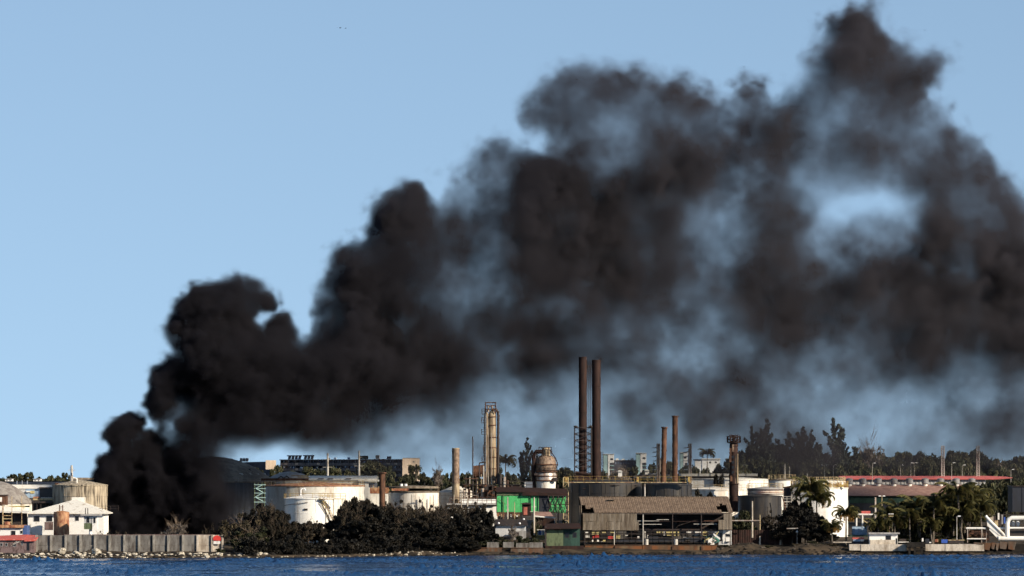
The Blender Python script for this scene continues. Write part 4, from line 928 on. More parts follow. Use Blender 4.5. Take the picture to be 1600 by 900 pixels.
# twin stacks
q = 1292/FPX
for a, b_, yt, lb in ((904.3, 917, 559.5, 'tallest dark rusty stack, inside the lattice frame'), (925, 938.5, 564.5, 'second tall dark rusty stack with caged ladder beside it')):
    o = chimney('chimney_stack', lb, a, b_, yt, 1292, 'rust_dark', rings=(.18, .36, .53, .70, .86), cat='chimney stack', tf=1.0)
d = 1290
o = lattice('lattice_scaffold', 'dark lattice frame wrapped around the lower half of the tallest stack', 911, 26, 668, 760, 1292, 'steel_dark', 'lattice frame', lw=.13, bays=9)
for sx in (899.5, 923): MB().lathe(WX(sx, d), d, [(.32, WZ(668, d)), (.5, WZ(666.5, d)), (.32, WZ(665, d))], 8).build('corner_knob', 'steel_dark', o)
MB().tube([(WX(899, d), d-2, WZ(738, d)), (WX(925, d), d-2, WZ(742, d))], .3, 8).build('duct', 'rust_dark', o); pbuild(o, 'base_machinery', 'rust_dark', (897, 926, 742, 757, d-2, d+2))
o = lattice('caged_ladder', 'slender caged ladder tower between the two tall stacks', 921, 4.6, 572, 756, 1295, 'steel_dark', 'ladder', lw=.045, bays=44)
MB().box(WX(917, 1295), WX(926, 1295), 1294.6, 1295.4, WZ(573, 1295), WZ(571.5, 1295)).build('top_platform', 'steel_dark', o)
o = lattice('service_ladder', 'short ladder tower on the far flank of the second tall stack', 940.6, 3.6, 706, 756, 1293, 'steel_dark', 'ladder', lw=.05, bays=12)
line_rail((WX(936, 1293), 1291.5, WZ(566, 1293)), (WX(941, 1293), 1291.5, WZ(566, 1293)), .9, .7).build('stack_top_rail', 'steel_dark', None, label='tiny rail bracket at the head of the second tall stack', category='railing')
# pair of thinner chimneys
chimney('chimney', 'thin banded rusty chimney leaning slightly, the shorter of the pair', 1030.5, 1038.5, 669, 1330, 'rust', rings=(.2, .4, .6, .8), lean=.55, tf=1.3)
chimney('chimney', 'thin banded rusty chimney with flared foot, the taller of the pair', 1050.3, 1059, 651.5, 1334, 'rust', rings=(.15, .3, .45, .6, .75, .9), flare=(2.0, 4.4), tf=1.25)
for a, lb in ((1028.5, 'pale twin pipe stack beside the leaning chimney'), (1078, 'pale twin pipe stack beyond the taller thin chimney')):
    o = T('pipe_stack', lb, 'chimney', a, 1376); 
    for dx in (-1.4, 1.4): MB().cyl(WX(a+dx, 1376), 1376, 4, WZ(693, 1376), .25, .2, 8).build('pipe', 'steel_light', o)
    for k in range(7): MB().box(WX(a-2, 1376), WX(a+2, 1376), 1419.8, 1376.2, WZ(699+7*k, 1376), WZ(698+7*k, 1376)).build('clamp', 'steel_light', o)
# dark tanks
A_ = tank('storage_tank', 'wide soot black tank with yellow railing behind the boat shed', 888.5, 1003, 752.5, 1268, 'tank_soot', 'tank_soot', .5)
B_ = tank('storage_tank', 'smaller soot black tank with yellow railing beneath the thin chimneys', 1003, 1081, 756.5, 1262, 'tank_soot', 'tank_soot', .4)
for o, r in ((A_, 57.2*1268/FPX), (B_, 39*1262/FPX)):
    mb = MB(); n = 9
    for k in range(n): a = -math.pi + math.pi*k/n + .07; mb.box(o.location.x+(r+.02)*math.cos(a)-.05, o.location.x+(r-.02)*math.cos(a)+.05, o.location.y+(r-.02)*math.sin(a)-.05, o.location.y+(r-.02)*math.sin(a)+.05, 3, WZ(757, 1262))
    mb.build('shell_seams', 'tank_soot', o)
MB().tube([(A_.location.x-5, A_.location.y-6.5, WZ(764, 1262)), (A_.location.x+2, A_.location.y-8.2, WZ(758, 1262)), (A_.location.x+7, A_.location.y-4.5, WZ(757, 1262))], .12, 6).build('hose', 'steel_dark', A_)
MB().tube([(WX(1007.5, 1255), 1255.5, 3), (WX(1007.5, 1255), 1255.5, WZ(753, 1255))], .16, 8).build('riser_pipe', 'steel_pale', B_)
line_rail((WX(882, 1255), 1255, WZ(753, 1255)), (WX(1081, 1255), 1255, WZ(753, 1255)), 1.2, 1.35, .028).build('walkway_railing', 'yellow', A_)
MB().box(WX(880, 1255), WX(1080, 1255), 1255.1, 1256.2, WZ(754.2, 1255), WZ(753.1, 1255)).build('walkway', 'rail_tan', A_)
for a in (883, 994.5, 1075): pbuild(A_, 'gate_panel', 'yellow', (a, a+4, 745.5, 753, 1254.9, 1255))
f = lattice('stair_tower', 'green and tan lattice stair tower beside the wide black tank', 884, 8, 746, 830, 1258, 'rail_tan', 'stair tower', lw=.09, bays=10)
# ---------------------------------------------------------------- boat shed
d = 1222.0
o = T('boat_shed', 'long open boat shed with patched brown sheet roof and missing wall sheets', 'boat shed', 1027, d, 1.0)
def slope(name, m, p00, p10, p01, p11, nu, nv, d0, d1, skip, parent, seed=1):
    """roof of lapped sheets: rows up the slope, each sheet a thin bent tile of its own"""
    r = random.Random(seed); v0 = [Vector((WX(p, d0), d0, WZ(y, d0))) for p, y in (p00, p10)]; v1 = [Vector((WX(p, d0)*1.0, d1, WZ(y, d0))) for p, y in (p01, p11)]
    vs = []; fs = []
    for j in range(nv):
        for i in range(nu):
            u0, u1, w0, w1 = i/nu, (i+1)/nu + .006, j/nv, (j+1)/nv + .03
            if skip((u0+u1)/2, (w0+w1)/2): continue
            Q = lambda u, w: v0[0].lerp(v0[1], u).lerp(v1[0].lerp(v1[1], u), w)
            lift = Vector((0, -.02, .05)); h = r.uniform(0, .03); k = len(vs); n = 4
            for q in range(n + 1):
                u = u0 + (u1-u0)*q/n; wv = .035*(1 if q % 2 else -1)
                a = Q(u, w0) + Vector((r.uniform(-.03, .03), 0, h + .07 + wv)); b_ = Q(u, w1) + Vector((0, 0, h + wv)); c = a - Vector((0, 0, .09))
                vs += [tuple(a), tuple(b_), tuple(c)]
                if q: s_ = k + 3*q; fs += [(s_-3, s_, s_+1, s_-2), (s_-1, s_+2, s_, s_-3)]
    mb = MB(); mb.v = vs; mb.f = fs
    return mb.build(name, m, parent, kind='stuff')
def hole(u, w):
    px, py = 909 + 233*u + (-2*w), 801 - 25*w
    if 910 <= px <= 926 and py > 793 and py > 793 + (926-px)*.05: return True
    if 905 <= px <= 913 and py > 789: return True
    if 1123 <= px <= 1129 and 786 < py < 791: return True
    if 1121 <= px <= 1131 and 790 < py < 797: return True
    return 1125 <= px <= 1135 and 789 < py < 801
slope('roof_sheets', 'sheet_roof', (911, 801.2), (1144, 801.2), (905.5, 777), (1138.5, 777), 40, 12, d, d+8, hole, o)
slope('roof_sheets', 'sheet_roof', (1144, 801.2), (911, 801.2), (1138.5, 776.8), (905.5, 776.8), 30, 8, d+0, d+8, lambda u, w: False, o, 2).location = (0, 0, 0)
c = CH[o.name][-1]; c.scale = (1, -1, 1); c.location = (0, 2*(d+8) - 2*o.location.y, 0) ; c.name = 'back_roof_sheets'
MB().tube([(WX(905, d), d+8, WZ(776.6, d)), (WX(1138.6, d), d+8, WZ(776.6, d))], .13, 6).build('ridge_cap', 'sheet_tan', o)
for k in range(3): MB().box(WX(950+4*k, d), WX(954+4*k, d), d+5.3, d+6.4, WZ(781.2, d), WZ(780.6, d)).build('loose_sheet', 'sheet_tan', o)
sheets(o, 'wall_sheet', 'sheet_tan', 911, 995, 802.3, 814.6, d-.3, 1.0, amp=.07, wave=.25); sheets(o, 'wall_sheet', 'sheet_tan', 911, 998, 814.9, 828.4, d-.36, 1.0, amp=.07, wave=.25)
sheets(o, 'wall_sheet', 'sheet_tan', 1131, 1143.5, 802.3, 812, d-.3, .9, amp=.07, wave=.25); sheets(o, 'wall_sheet', 'sheet_tan', 1123, 1143.5, 812.2, 827.5, d-.36, .9, amp=.07, wave=.25)
pbuild(o, 'side_wall', 'sheet_tan', (905.5, 906.2, 790, 829, d+.5, d+15)); pbuild(o, 'side_wall', 'sheet_tan', (1142.8, 1143.4, 803, 828, d+.2, d+15))
MB().prismx([(d, WZ(801, d)), (d+16, WZ(801, d)), (d+8, WZ(777.5, d))], WX(908, d), WX(908, d)+.15).build('gable', 'sheet_tan', o)
MB().prismx([(d, WZ(801, d)), (d+16, WZ(801, d)), (d+8, WZ(777.5, d))], WX(1140, d), WX(1140, d)+.15).build('gable', 'sheet_tan', o)
pbuild(o, 'back_wall', 'steel_dark', (908, 1142, 801, 829.5, d+15, d+15.15)); pbuild(o, 'loft_floor', 'steel_dark', (912, 1120, 826.5, 828.5, d+3, d+15)) 
for p in (914, 960, 1005, 1051, 1096, 1141): pbuild(o, 'post', 'steel_pale' if p in (960, 1005) else 'steel_dark', (p-.7, p+.7, 802, 856, d, d+.2)); pbuild(o, 'post', 'steel_dark', (p-.8, p+.8, 802, 856, d+14.5, d+14.8))
for y, a, b_, m_ in ((813.6, 996, 1030, 'steel_pale'), (818.8, 996, 1034, 'steel_pale'), (811.5, 1026, 1045, 'steel_pale'), (814.2, 1020, 1120, 'rust_dark'), (818.4, 1084, 1121, 'steel_pale'), (813.4, 1100, 1122, 'rust'), (829.3, 908, 1122, 'steel_dark'), (832.8, 912, 1120, 'steel_dark'), (839.8, 912, 1105, 'steel_dark')): pbuild(o, 'beam', m_, (a, b_, y, y+.8, d+.3, d+.5))
for y in (801.8,): pbuild(o, 'eave_beam', 'steel_dark', (908, 1143, y, y+1.6, d-.1, d+.15))
f = MB()
for k in range(46):
    p = 912 + 9.2*(k//2); f.box(WX(p, d)-.05, WX(p, d)+.05, d+14, d+14.1, 1.2, WZ(829, d))
for y in (834, 838, 843.5): f.box(WX(912, d), WX(1121, d), d+14.15, d+14.25, WZ(y+1, d), WZ(y, d))
f.build('rear_framing', 'steel_dark', o)
# quay front of the shed
DQ = 1219.0
w_ = T('shed_quay', 'rust stained concrete quay front below the boat shed', 'quay', 1016, DQ, -.5)
cuts = [914, 960, 1004, 1050, 1096, 1112]
for a, b_ in zip(cuts, cuts[1:]): pbuild(w_, 'block', 'concrete_rust', (a+.15, b_-.15, 852.3, 866, DQ+rnd.uniform(-.05, .05), DQ+3))
MB().hexa([(WX(1112.2, DQ), DQ, -.5), (WX(1113, DQ), DQ, -.5), (WX(1113, DQ), DQ+3, -.5), (WX(1112.2, DQ), DQ+3, -.5)], [(WX(1112.2, DQ), DQ, WZ(852.4, DQ)), (WX(1121, DQ), DQ, WZ(852.4, DQ)), (WX(1121, DQ), DQ+3, WZ(852.4, DQ)), (WX(1112.2, DQ), DQ+3, WZ(852.4, DQ))]).build('curved_end', 'concrete_rust', w_)
for p in (962, 1051.5, 1097): pbuild(w_, 'rust_bollard_plate', 'rust', (p-1.2, p+1.2, 853, 862, DQ-.25, DQ-.05))
MB().box(WX(914, DQ), WX(1119, DQ), DQ-.1, DQ+3, WZ(852.2, DQ), WZ(851.4, DQ)).build('coping', 'concrete_tan', w_)
for p, lb in ((1010, 'grey drum by the pale post of the boat shed'), (1056, 'grey drum by the middle post of the boat shed')):
    t_ = T('drum', lb, 'drum', p, 1221, WZ(851.5, 1221)); x = t_.location.x
    MB().lathe(x, 1221, [(.42, t_.location.z), (.42, t_.location.z+.4), (.45, t_.location.z+.42), (.42, t_.location.z+.44), (.42, t_.location.z+.8), (.45, t_.location.z+.82), (.42, t_.location.z+.84), (.42, t_.location.z+1.2)], 16).build('body', 'steel_pale', t_); MB().cyl(x, 1221, t_.location.z+1.21, t_.location.z+1.25, .36).build('lid', 'sheet_grey', t_)
# stored goods seen under the shed, standing in the sun behind it
goods = [(914, 919, 831, 834, 'crate_white'), (915, 921, 836, 840, 'crate_white'), (925, 930, 831, 835, 'crate_yellow'), (932, 939, 831.2, 835, 'crate_yellow'), (926, 929, 837, 841, 'crate_red'), (930, 936, 836, 840, 'crate_red'), (941, 947, 831, 834, 'crate_yellow'), (950, 958, 837, 842, 'crate_red'), (954, 963, 831, 834, 'crate_yellow'), (958, 969, 836, 841.5, 'crate_yellow'), (933, 942, 842, 848, 'crate_white'), (936, 946, 843, 846, 'crate_yellow'), (925, 927, 842, 851, 'crate_white'),
 (1009, 1013, 835, 841, 'crate_white'), (1026, 1036, 830.5, 833, 'crate_yellow'), (1037, 1039, 830.5, 837, 'crate_white'), (1041, 1050, 830.5, 833, 'crate_yellow'), (1042, 1049, 834.5, 837, 'crate_yellow'), (1052, 1061, 830.5, 833, 'crate_yellow'), (1053, 1061, 834.5, 838, 'crate_yellow'), (1068, 1076, 839, 841.5, 'crate_white'), (1073, 1080, 830.5, 832.5, 'crate_white'), (1086, 1095, 830.5, 832.5, 'crate_white'), (1098, 1106, 830.5, 838, 'crate_yellow'), (1099, 1105, 833, 836, 'crate_red'), (1014, 1018, 839, 842, 'crate_white'), (977, 981, 835, 838, 'crate_white'), (996, 999, 837, 841, 'crate_white')]
names = {'crate_white': ('crate', 'white'), 'crate_yellow': ('crate', 'straw yellow'), 'crate_red': ('crate', 'bright red')}
for i, (a, b_, y0, y1, m_) in enumerate(goods):
    dd_ = 1251.5; t_ = T('crate', names[m_][1] + ' crate stacked in the sun and seen beneath the boat shed', 'crate', (a+b_)/2, dd_, WZ(y1, dd_), 'crates seen through the boat shed')
    pbuild(t_, 'body', m_, (a, b_, y0+.3, y1, dd_, dd_+1)); pbuild(t_, 'lid', m_, (a-.15, b_+.15, y0, y0+.28, dd_-.05, dd_+1.05))
t_ = T('storage_rack', 'dark rack holding coloured crates behind the boat shed', 'rack', 1010, 1251, 1.8)
for y in (835, 841.8, 848): pbuild(t_, 'shelf', 'steel_dark', (912, 1108, y, y+.7, 1251.45, 1252.6))
for p in range(914, 1110, 24): pbuild(t_, 'upright', 'steel_dark', (p, p+.8, 829, 853, 1251.3, 1251.44))
for a, b_, yt in ((963, 1008, 843), (1012, 1030, 838), (1030, 1068, 842), (1078, 1100, 840)): pbuild(t_, 'dark_bin', 'navy', (a, b_, yt, 854, 1249.6, 1250.8))
# scrap at the end of the shed
t_ = T('scrap_heap', 'teal and tan scrap heap spilling from the open end of the boat shed', 'scrap heap', 1112, 1221, WZ(851, 1221)); r = random.Random(8)
for nm, m_, n in (('teal_plate', 'teal', 8), ('tan_board', 'sheet_tan', 9), ('white_piece', 'crate_white', 7), ('yellow_board', 'crate_yellow', 3)):
    for k in range(n):
        u = r.random(); p = 1103 + 17*u; y = 851 - r.random()*(6 + 16*u); x, z = WX(p, 1221), WZ(y, 1221); a = r.uniform(-1, 1); L_, w2 = r.uniform(.3, .9), r.uniform(.1, .35); dx, dz = math.cos(a)*L_, math.sin(a)*L_; yy = 1220 + r.random()*2
        MB().hexa([(x-dx, yy, z-dz-w2), (x+dx, yy, z+dz-w2), (x+dx, yy+.3, z+dz-w2), (x-dx, yy+.3, z-dz-w2)], [(x-dx, yy, z-dz+w2), (x+dx, yy, z+dz+w2), (x+dx, yy+.3, z+dz+w2), (x-dx, yy+.3, z-dz+w2)]).build(nm, m_, t_)
t_ = T('white_kiosk', 'white framed kiosk with dark openings under the last wall sheets of the boat shed', 'kiosk', 1132, 1226)
pbuild(t_, 'post', 'crate_white', (1129.5, 1131.3, 828, 849, 1224, 1224.3), (1131.5, 1133, 829, 846, 1224, 1224.3)); pbuild(t_, 'wall', 'white_grey', (1123, 1143, 829, 852, 1226, 1228)); pbuild(t_, 'roof', 'crate_white', (1131, 1142, 828.3, 834, 1225.2, 1226)); pbuild(t_, 'counter', 'crate_white', (1134, 1142, 840, 846, 1225.4, 1226))
windows(t_, 1226, [(1123.5, 1129, 832, 846), (1134, 1141.5, 835, 839)])
# ---------------------------------------------------------------- low row at the middle of the shore
DB = 1206.5
w_ = T('quay_blocks', 'weathered concrete blocks coloured dark for shade, two rows along shore before the green shed', 'quay', 781, DB, -.3)
for a, b_, y0, y1 in ((713, 738, 856.8, 866), (738.4, 761, 857.4, 866), (761.4, 784, 856.6, 866), (798, 822, 857.4, 866), (822.5, 848.5, 857, 866)): pbuild(w_, 'block', 'concrete_tan', (a, b_, y0, y1, DB, DB+2))  # shade on these blocks is put into their dark tan colour
for a, b_, y0, y1 in ((761, 779.5, 847.3, 856), (786, 803, 847, 855.6), (806.5, 826, 848.5, 856), (827, 848, 847.5, 856)): pbuild(w_, 'block', 'concrete', (a, b_, y0, y1, DB+2.5, DB+4))
for a, b_ in ((713, 785), (798, 849)): pbuild(w_, 'rust_coping', 'rust', (a, b_, 855.8, 856.6, DB+.1, DB+2.4))
d = 1219
o = T('grey_sheet_shed', 'low pale grey corrugated shed with black roof among the bushes', 'shed', 798, d)
sheets(o, 'wall_sheet', 'white_grey', 774.5, 798.5, 821, 838, d, 1.05, amp=.06, wave=.24); sheets(o, 'wall_sheet', 'white_grey', 801, 822, 821, 838, d, 1.05, amp=.06, wave=.24)
pbuild(o, 'doorway', 'steel_dark', (798.6, 800.9, 821, 838, d+.1, d+.3))
MB().hexa([(WX(772, d), d-.7, WZ(821.2, d)), (WX(825, d), d-.7, WZ(821.2, d)), (WX(823, d), d+7, WZ(813, d)), (WX(774, d), d+7, WZ(813, d))], [(WX(772, d), d-.7, WZ(819.8, d)), (WX(825, d), d-.7, WZ(819.8, d)), (WX(823, d), d+7, WZ(811.5, d)), (WX(774, d), d+7, WZ(811.5, d))]).build('roof', 'steel_dark', o)
for p, y in ((779.2, 817.5), (812, 817.8), (818.4, 811.2)):
    MB().lathe(WX(p, d-1), d-1, [(.05, WZ(y+1.6, d)), (.2, WZ(y+1, d)), (.24, WZ(y, d)), (.17, WZ(y-1.2, d)), (.03, WZ(y-1.6, d))], 12).build('lamp_globe', 'lamp_globe', o, smooth=True)
d = 1224
o = T('white_cabin_ruin', 'grey cabin front with a dark doorway beside the leafy bush', 'cabin', 809, 1217)
pbuild(o, 'wall', 'sheet_grey', (800, 822, 829.5, 843, 1217, 1218)); pbuild(o, 'doorway', 'steel_dark', (804, 811, 831.5, 839, 1216.95, 1216.99))
o = T('barrel_row', 'blue and white barrels standing on a ledge beside the green house', 'barrels', 844, d, WZ(836, d))
for i, (p, m_) in enumerate(((841.3, 'light_blue'), (844, 'tarp_blue'), (846.6, 'crate_white'), (849.3, 'light_blue'))):
    x = WX(p, d); MB().lathe(x, d, [(.17, WZ(836, d)), (.19, WZ(833, d)), (.17, WZ(829.5, d)), (.1, WZ(829, d))], 10).build('barrel', m_, o)
pbuild(o, 'ledge', 'crate_yellow', (838, 852, 837.5, 843, d+.4, d+1.4), (838.4, 851.6, 836, 837.4, d-.3, d+1.3)); pbuild(o, 'canopy', 'crate_white', (839, 852, 827.5, 828.4, d-.4, d+1))
d = 1215
o = T('green_house', 'small pale green house, deep shade put into its wall colours, beside the boat shed', 'house', 880, d, .8)
pbuild(o, 'wall', 'green_pale', (854, 880, 828, 853, d, d+6)); pbuild(o, 'wall', 'green_wall', (880.2, 906, 826, 856, d+.4, d+6)); pbuild(o, 'corner_post', 'steel_dark', (851.5, 854, 822, 862, d-.2, d+.2)); pbuild(o, 'plinth', 'rust_dark', (852, 912, 853, 862, d-.3, d+6))  # dark wall colours stand in for deep shade
MB().hexa([(WX(850, d), d-1, WZ(827, d)), (WX(908, d), d-1, WZ(826, d)), (WX(906, d), d+7, WZ(819, d)), (WX(852, d), d+7, WZ(820, d))], [(WX(850, d), d-1, WZ(825, d)), (WX(908, d), d-1, WZ(824, d)), (WX(906, d), d+7, WZ(817.5, d)), (WX(852, d), d+7, WZ(818.5, d))]).build('roof', 'dark_roof', o)
windows(o, d+.4, [(883, 889, 832, 840), (895, 901, 832, 840)], frame='steel_dark')
# ---------------------------------------------------------------- right: tanks and long roofs
d = 1376
o = T('long_white_hall', 'long white hall with pale flat roof behind the twisted rust column', 'hall', 1120, d)
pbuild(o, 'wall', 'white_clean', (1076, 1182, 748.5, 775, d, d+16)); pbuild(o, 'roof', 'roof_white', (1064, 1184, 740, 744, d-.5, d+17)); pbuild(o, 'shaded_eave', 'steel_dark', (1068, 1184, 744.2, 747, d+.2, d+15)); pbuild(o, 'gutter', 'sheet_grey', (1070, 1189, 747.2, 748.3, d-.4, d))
for p in (1092, 1110, 1131, 1166): pbuild(o, 'roof_rib', 'sheet_grey', (p, p+.8, 739.6, 744, d-.7, d-.5))
tank('storage_tank', 'white tank with dirty rim directly behind the rust column foot', 1100, 1201, 748.5, 1362, 'white_clean', 'white_dirty', .5, zbase=4)
tank('storage_tank', 'wide white tank between the black tanks and the striped tank', 1062, 1170, 765, 1312, 'white_paint', 'white_paint', .7, rail='rail_tan')
tank('storage_tank', 'white tank with grey shaded side and tan railing beyond the striped tank', 1201, 1243, 749, 1342, 'white_dirty', 'sheet_tan', .3, rail='rail_tan')
o = tank('storage_tank', 'rust striped tank with yellow railing above the black tank', 1168, 1224, 763, 1292, 'white_dirty', 'sheet_grey', .4, rail='yellow')
for y, m_ in ((765.5, 'rust'), (768.5, 'rust_orange'), (771.5, 'rust')): MB().lathe(o.location.x, o.location.y, [(28*1292/FPX+.02, WZ(y+.9, 1292)), (28*1292/FPX+.12, WZ(y+.8, 1292)), (28*1292/FPX+.12, WZ(y-.4, 1292)), (28*1292/FPX+.02, WZ(y-.5, 1292))], 56).build('stripe_band', m_, o)
o = tank('storage_tank', 'soot black tank with pale scuffs behind the white cross pole', 1153.5, 1221.5, 774.5, 1262, 'tank_soot', 'tank_soot', .3)
MB().tube([(WX(1221, 1258), 1256, WZ(775, 1258)), (WX(1226, 1258), 1256, WZ(790, 1258)), (WX(1226, 1258), 1256, WZ(826, 1258))], .12, 5).build('side_pipe', 'rust', o)
o = tank('storage_tank', 'dark blue cylinder tank framed by white railings behind the palm', 1224, 1250, 761, 1300, 'blue_paint', 'rust_orange', .3)
CH[o.name][0].data.materials[0] = MATS['navy']
d = 1280
o = T('white_gantry', 'pale railed gantry below the dark blue tank', 'gantry', 1236, d)
for y in (776, 784.5): pbuild(o, 'deck', 'steel_pale', (1223, 1256, y+7.2, y+8, d, d+1.4)); line_rail((WX(1223, d), d, WZ(y+7, d)), (WX(1256, d), d, WZ(y+7, d)), 1.0, .8, .05).build('railing', 'steel_pale', o)
for p in (1223.5, 1238, 1254): pbuild(o, 'leg', 'steel_pale', (p, p+.9, 784, 830, d, d+.2))
d = 1296
o = tank('storage_tank', 'brightest white tank, wide and tall, behind the leaning palm', 1236, 1325, 762, d, 'white_clean', 'white_paint', .2)
cx, cy, r = o.location.x, o.location.y, 44.5*d/FPX
MB().lathe(cx, cy, [(r-.5, WZ(762, d)), (r-.5, WZ(752.5, d)), (r-.9, WZ(751, d)), (.5, WZ(750, d))], 56).build('upper_deck', 'white_dirty', o)
ring_rail(cx, cy, r+.05, WZ(761.5, d), 1.4, 40, pr=.05).build('railing', 'yellow', o); ring_rail(cx, cy, r-.6, WZ(752.5, d), 1.0, 36, pr=.05).build('upper_railing', 'rail_tan', o)
mb = MB()
for k in range(50): a = rnd.uniform(-3.1, -.05); x, y = cx+(r-.45)*math.cos(a), cy+(r-.45)*math.sin(a); s_ = rnd.uniform(.12, .35); mb.box(x-s_, x+s_, y-s_, y+s_, WZ(761, d), WZ(761, d)+rnd.uniform(.2, 1.1))
mb.build('valves', 'rail_tan', o, kind='stuff')
pbuild(o, 'service_box', 'crate_yellow', (1252, 1264, 752, 759, cy-r-.2, cy-r+1)); pbuild(o, 'yellow_stair_head', 'yellow', (1295, 1324, 757.5, 761, cy-5.2, cy-4.9))
MB().tube([(WX(1296.5, cy-r), cy-r-.12, WZ(763, d)), (WX(1296.5, cy-r), cy-r-.12, WZ(774, d))], .05, 4).build('conduit', 'steel_pale', o)
# rust column
d = 1300; q = d/FPX
o = T('rust_column', 'dark rusty column with railed crown platform and pierced side', 'process column', 1146.5, d); cx = o.location.x
MB().lathe(cx, d, [(7.2*q, WZ(800, d)), (7.4*q, WZ(742, d)), (6.6*q, WZ(738, d)), (6.4*q, WZ(706, d)), (6.4*q, WZ(690, d)), (5.4*q, WZ(688, d))], 20).build('shell', 'rust_dark', o, smooth=True)
for y, rr in ((756, 9), (743, 8.2), (707, 7.2), (697, 7.2), (689, 8)): MB().lathe(cx, d, [(6.3*q, WZ(y+.9, d)), (rr*q, WZ(y+.7, d)), (rr*q, WZ(y-.3, d)), (6.3*q, WZ(y-.5, d))], 20).build('flange', 'rust_dark', o)
MB().lathe(cx, d, [(8*q, WZ(692.5, d)), (10.5*q, WZ(691.8, d)), (10.5*q, WZ(690.8, d)), (6*q, WZ(690.6, d))], 20).build('platform', 'rust_dark', o); ring_rail(cx, d, 10.4*q, WZ(691, d), 1.3, 12, pr=.09).build('platform_railing', 'rust_dark', o)
f = MB()
for sx in (-6, -2, 2, 6): f.tube([(cx+sx*q, d-.6, WZ(690, d)), (cx+sx*q, d-.6, WZ(679.5, d))], .1, 5)
for y in (680, 684): f.tube([(cx-7*q, d-.6, WZ(y, d)), (cx+7*q, d-.6, WZ(y, d))], .1, 4)
f.tube([(cx+8*q, d, WZ(690, d)), (cx+10*q, d, WZ(684, d)), (cx+6*q, d, WZ(681, d))], .08, 4); f.build('crown_frame', 'rust_dark', o)
MB().cyl(cx, d, WZ(689, d), WZ(681, d), .38).build('crown_pipe', 'rust', o)
MB().tube([(cx+5.5*q, d-1, WZ(755, d)), (cx+5.5*q, d-1, WZ(709, d))], .18, 6).build('pale_riser', 'steel_tan', o)
for a, b_, y0, y1, m_ in ((1139.8, 1143, 700, 722, 'rust'), (1144, 1147, 694, 706, 'steel_brown'), (1149.5, 1152.6, 710, 738, 'steel_brown'), (1141, 1146, 743, 752, 'rust'), (1148, 1152, 747, 757, 'steel_brown')): pbuild(o, 'side_plate', m_, (a, b_, y0, y1, d-7.0*q, d-5.4*q))
for y in (712, 720, 728, 736): MB().box(cx-3.4*q, cx+.6*q, d-6.7*q, d-6.0*q, WZ(y+4.4, d), WZ(y, d)).build('dark_port', 'dark_glass', o)
# red roofed sheds with ventilators
d = 1500
o = T('red_roof_hall', 'very long hall with salmon red roof behind the row of ventilators', 'hall', 1450, d)
pbuild(o, 'wall', 'white_grey', (1322, 1540, 749.3, 760, d, d+22))
MB().prismx([(d-.8, WZ(749.2, d)), (d+24, WZ(748, d)), (d+24, WZ(743.5, d)), (d-.8, WZ(748, d))], WX(1318, d), WX(1556, d)).build('roof', 'pink_roof', o)
MB().hexa([(WX(1556.1, d), d-.8, WZ(749.2, d)), (WX(1582, d), d-.8, WZ(747, d)), (WX(1582, d), d+20, WZ(746.4, d)), (WX(1556.1, d), d+24, WZ(748, d))], [(WX(1556.1, d), d-.8, WZ(748, d)), (WX(1582, d), d-.8, WZ(746.3, d)), (WX(1582, d), d+20, WZ(744.6, d)), (WX(1556.1, d), d+24, WZ(743.6, d))]).build('roof_end', 'pink_roof', o)
for k in range(36): p = 1332 + 5.8*k; pbuild(o, 'wall_bay', 'sheet_grey', (p, p+2.4, 749.6, 757, d-.12, d-.01))
d = 1450
o = T('brown_roof_shed', 'long shed with dusty brown roof and dull green wall, ventilators along its ridge', 'shed', 1418, d)
MB().prismx([(d, WZ(774.5, d)), (d+20, WZ(774, d)), (d+10, WZ(757, d))], WX(1325, d), WX(1512, d)).build('roof', 'brown_roof', o)
pbuild(o, 'eave', 'steel_dark', (1326, 1512, 774.6, 775.6, d+.1, d+19)); pbuild(o, 'wall', 'green_wall', (1327, 1511, 775.7, 786, d+.6, d+19)); pbuild(o, 'lower_wall', 'navy', (1327, 1511, 786.1, 800, d+.7, d+19))
vent = T('roof_ventilator', 'ventilator drum on the brown ridge', 'ventilator', 1327, d+9, WZ(757.5, d), 'row of ventilators on the brown ridge'); x = vent.location.x; zb = vent.location.z
MB().lathe(x, d+9, [(.55, zb-.8), (.62, zb+.2)], 16).build('neck', 'crate_white', vent, smooth=True); MB().lathe(x, d+9, [(.75, zb+.2), (.9, zb+.35), (.9, zb+1.5), (.2, zb+1.68)], 18).build('drum', 'vent_grey', vent, smooth=True)
vent['label'] = 'ventilator drum nearest the bright white tank on the brown ridge'
VL = ['second ventilator drum along the ridge from the bright white tank', 'third ventilator drum along the ridge, left of the thin lamp post'.replace('left of', 'just before'), 'fourth ventilator drum along the brown ridge from the white tank', 'fifth ventilator drum, midway along the brown ridge', 'sixth ventilator drum, next before the lattice tower', 'ventilator drum standing directly below the first lattice tower', 'ventilator drum between the two lattice towers, next after the first', 'last ventilator drum, beside the white arched roof end']
for k in range(8): dup(vent, (WX(1351.5+24.5*k, d), d+9, vent.location.z), label=VL[k])
o = T('arched_hut', 'small hut with pale arched end at the far end of the brown roof', 'hut', 1528, 1440)
MB().prism([(WX(1519, 1440), WZ(776, 1440)), (WX(1536, 1440), WZ(776, 1440)), (WX(1536, 1440), WZ(757, 1440)), (WX(1531, 1440), WZ(758.5, 1440)), (WX(1526, 1440), WZ(762, 1440)), (WX(1523, 1440), WZ(767.5, 1440)), (WX(1519, 1440), WZ(768, 1440))], 1440, 1450).build('wall', 'green_pale', o)
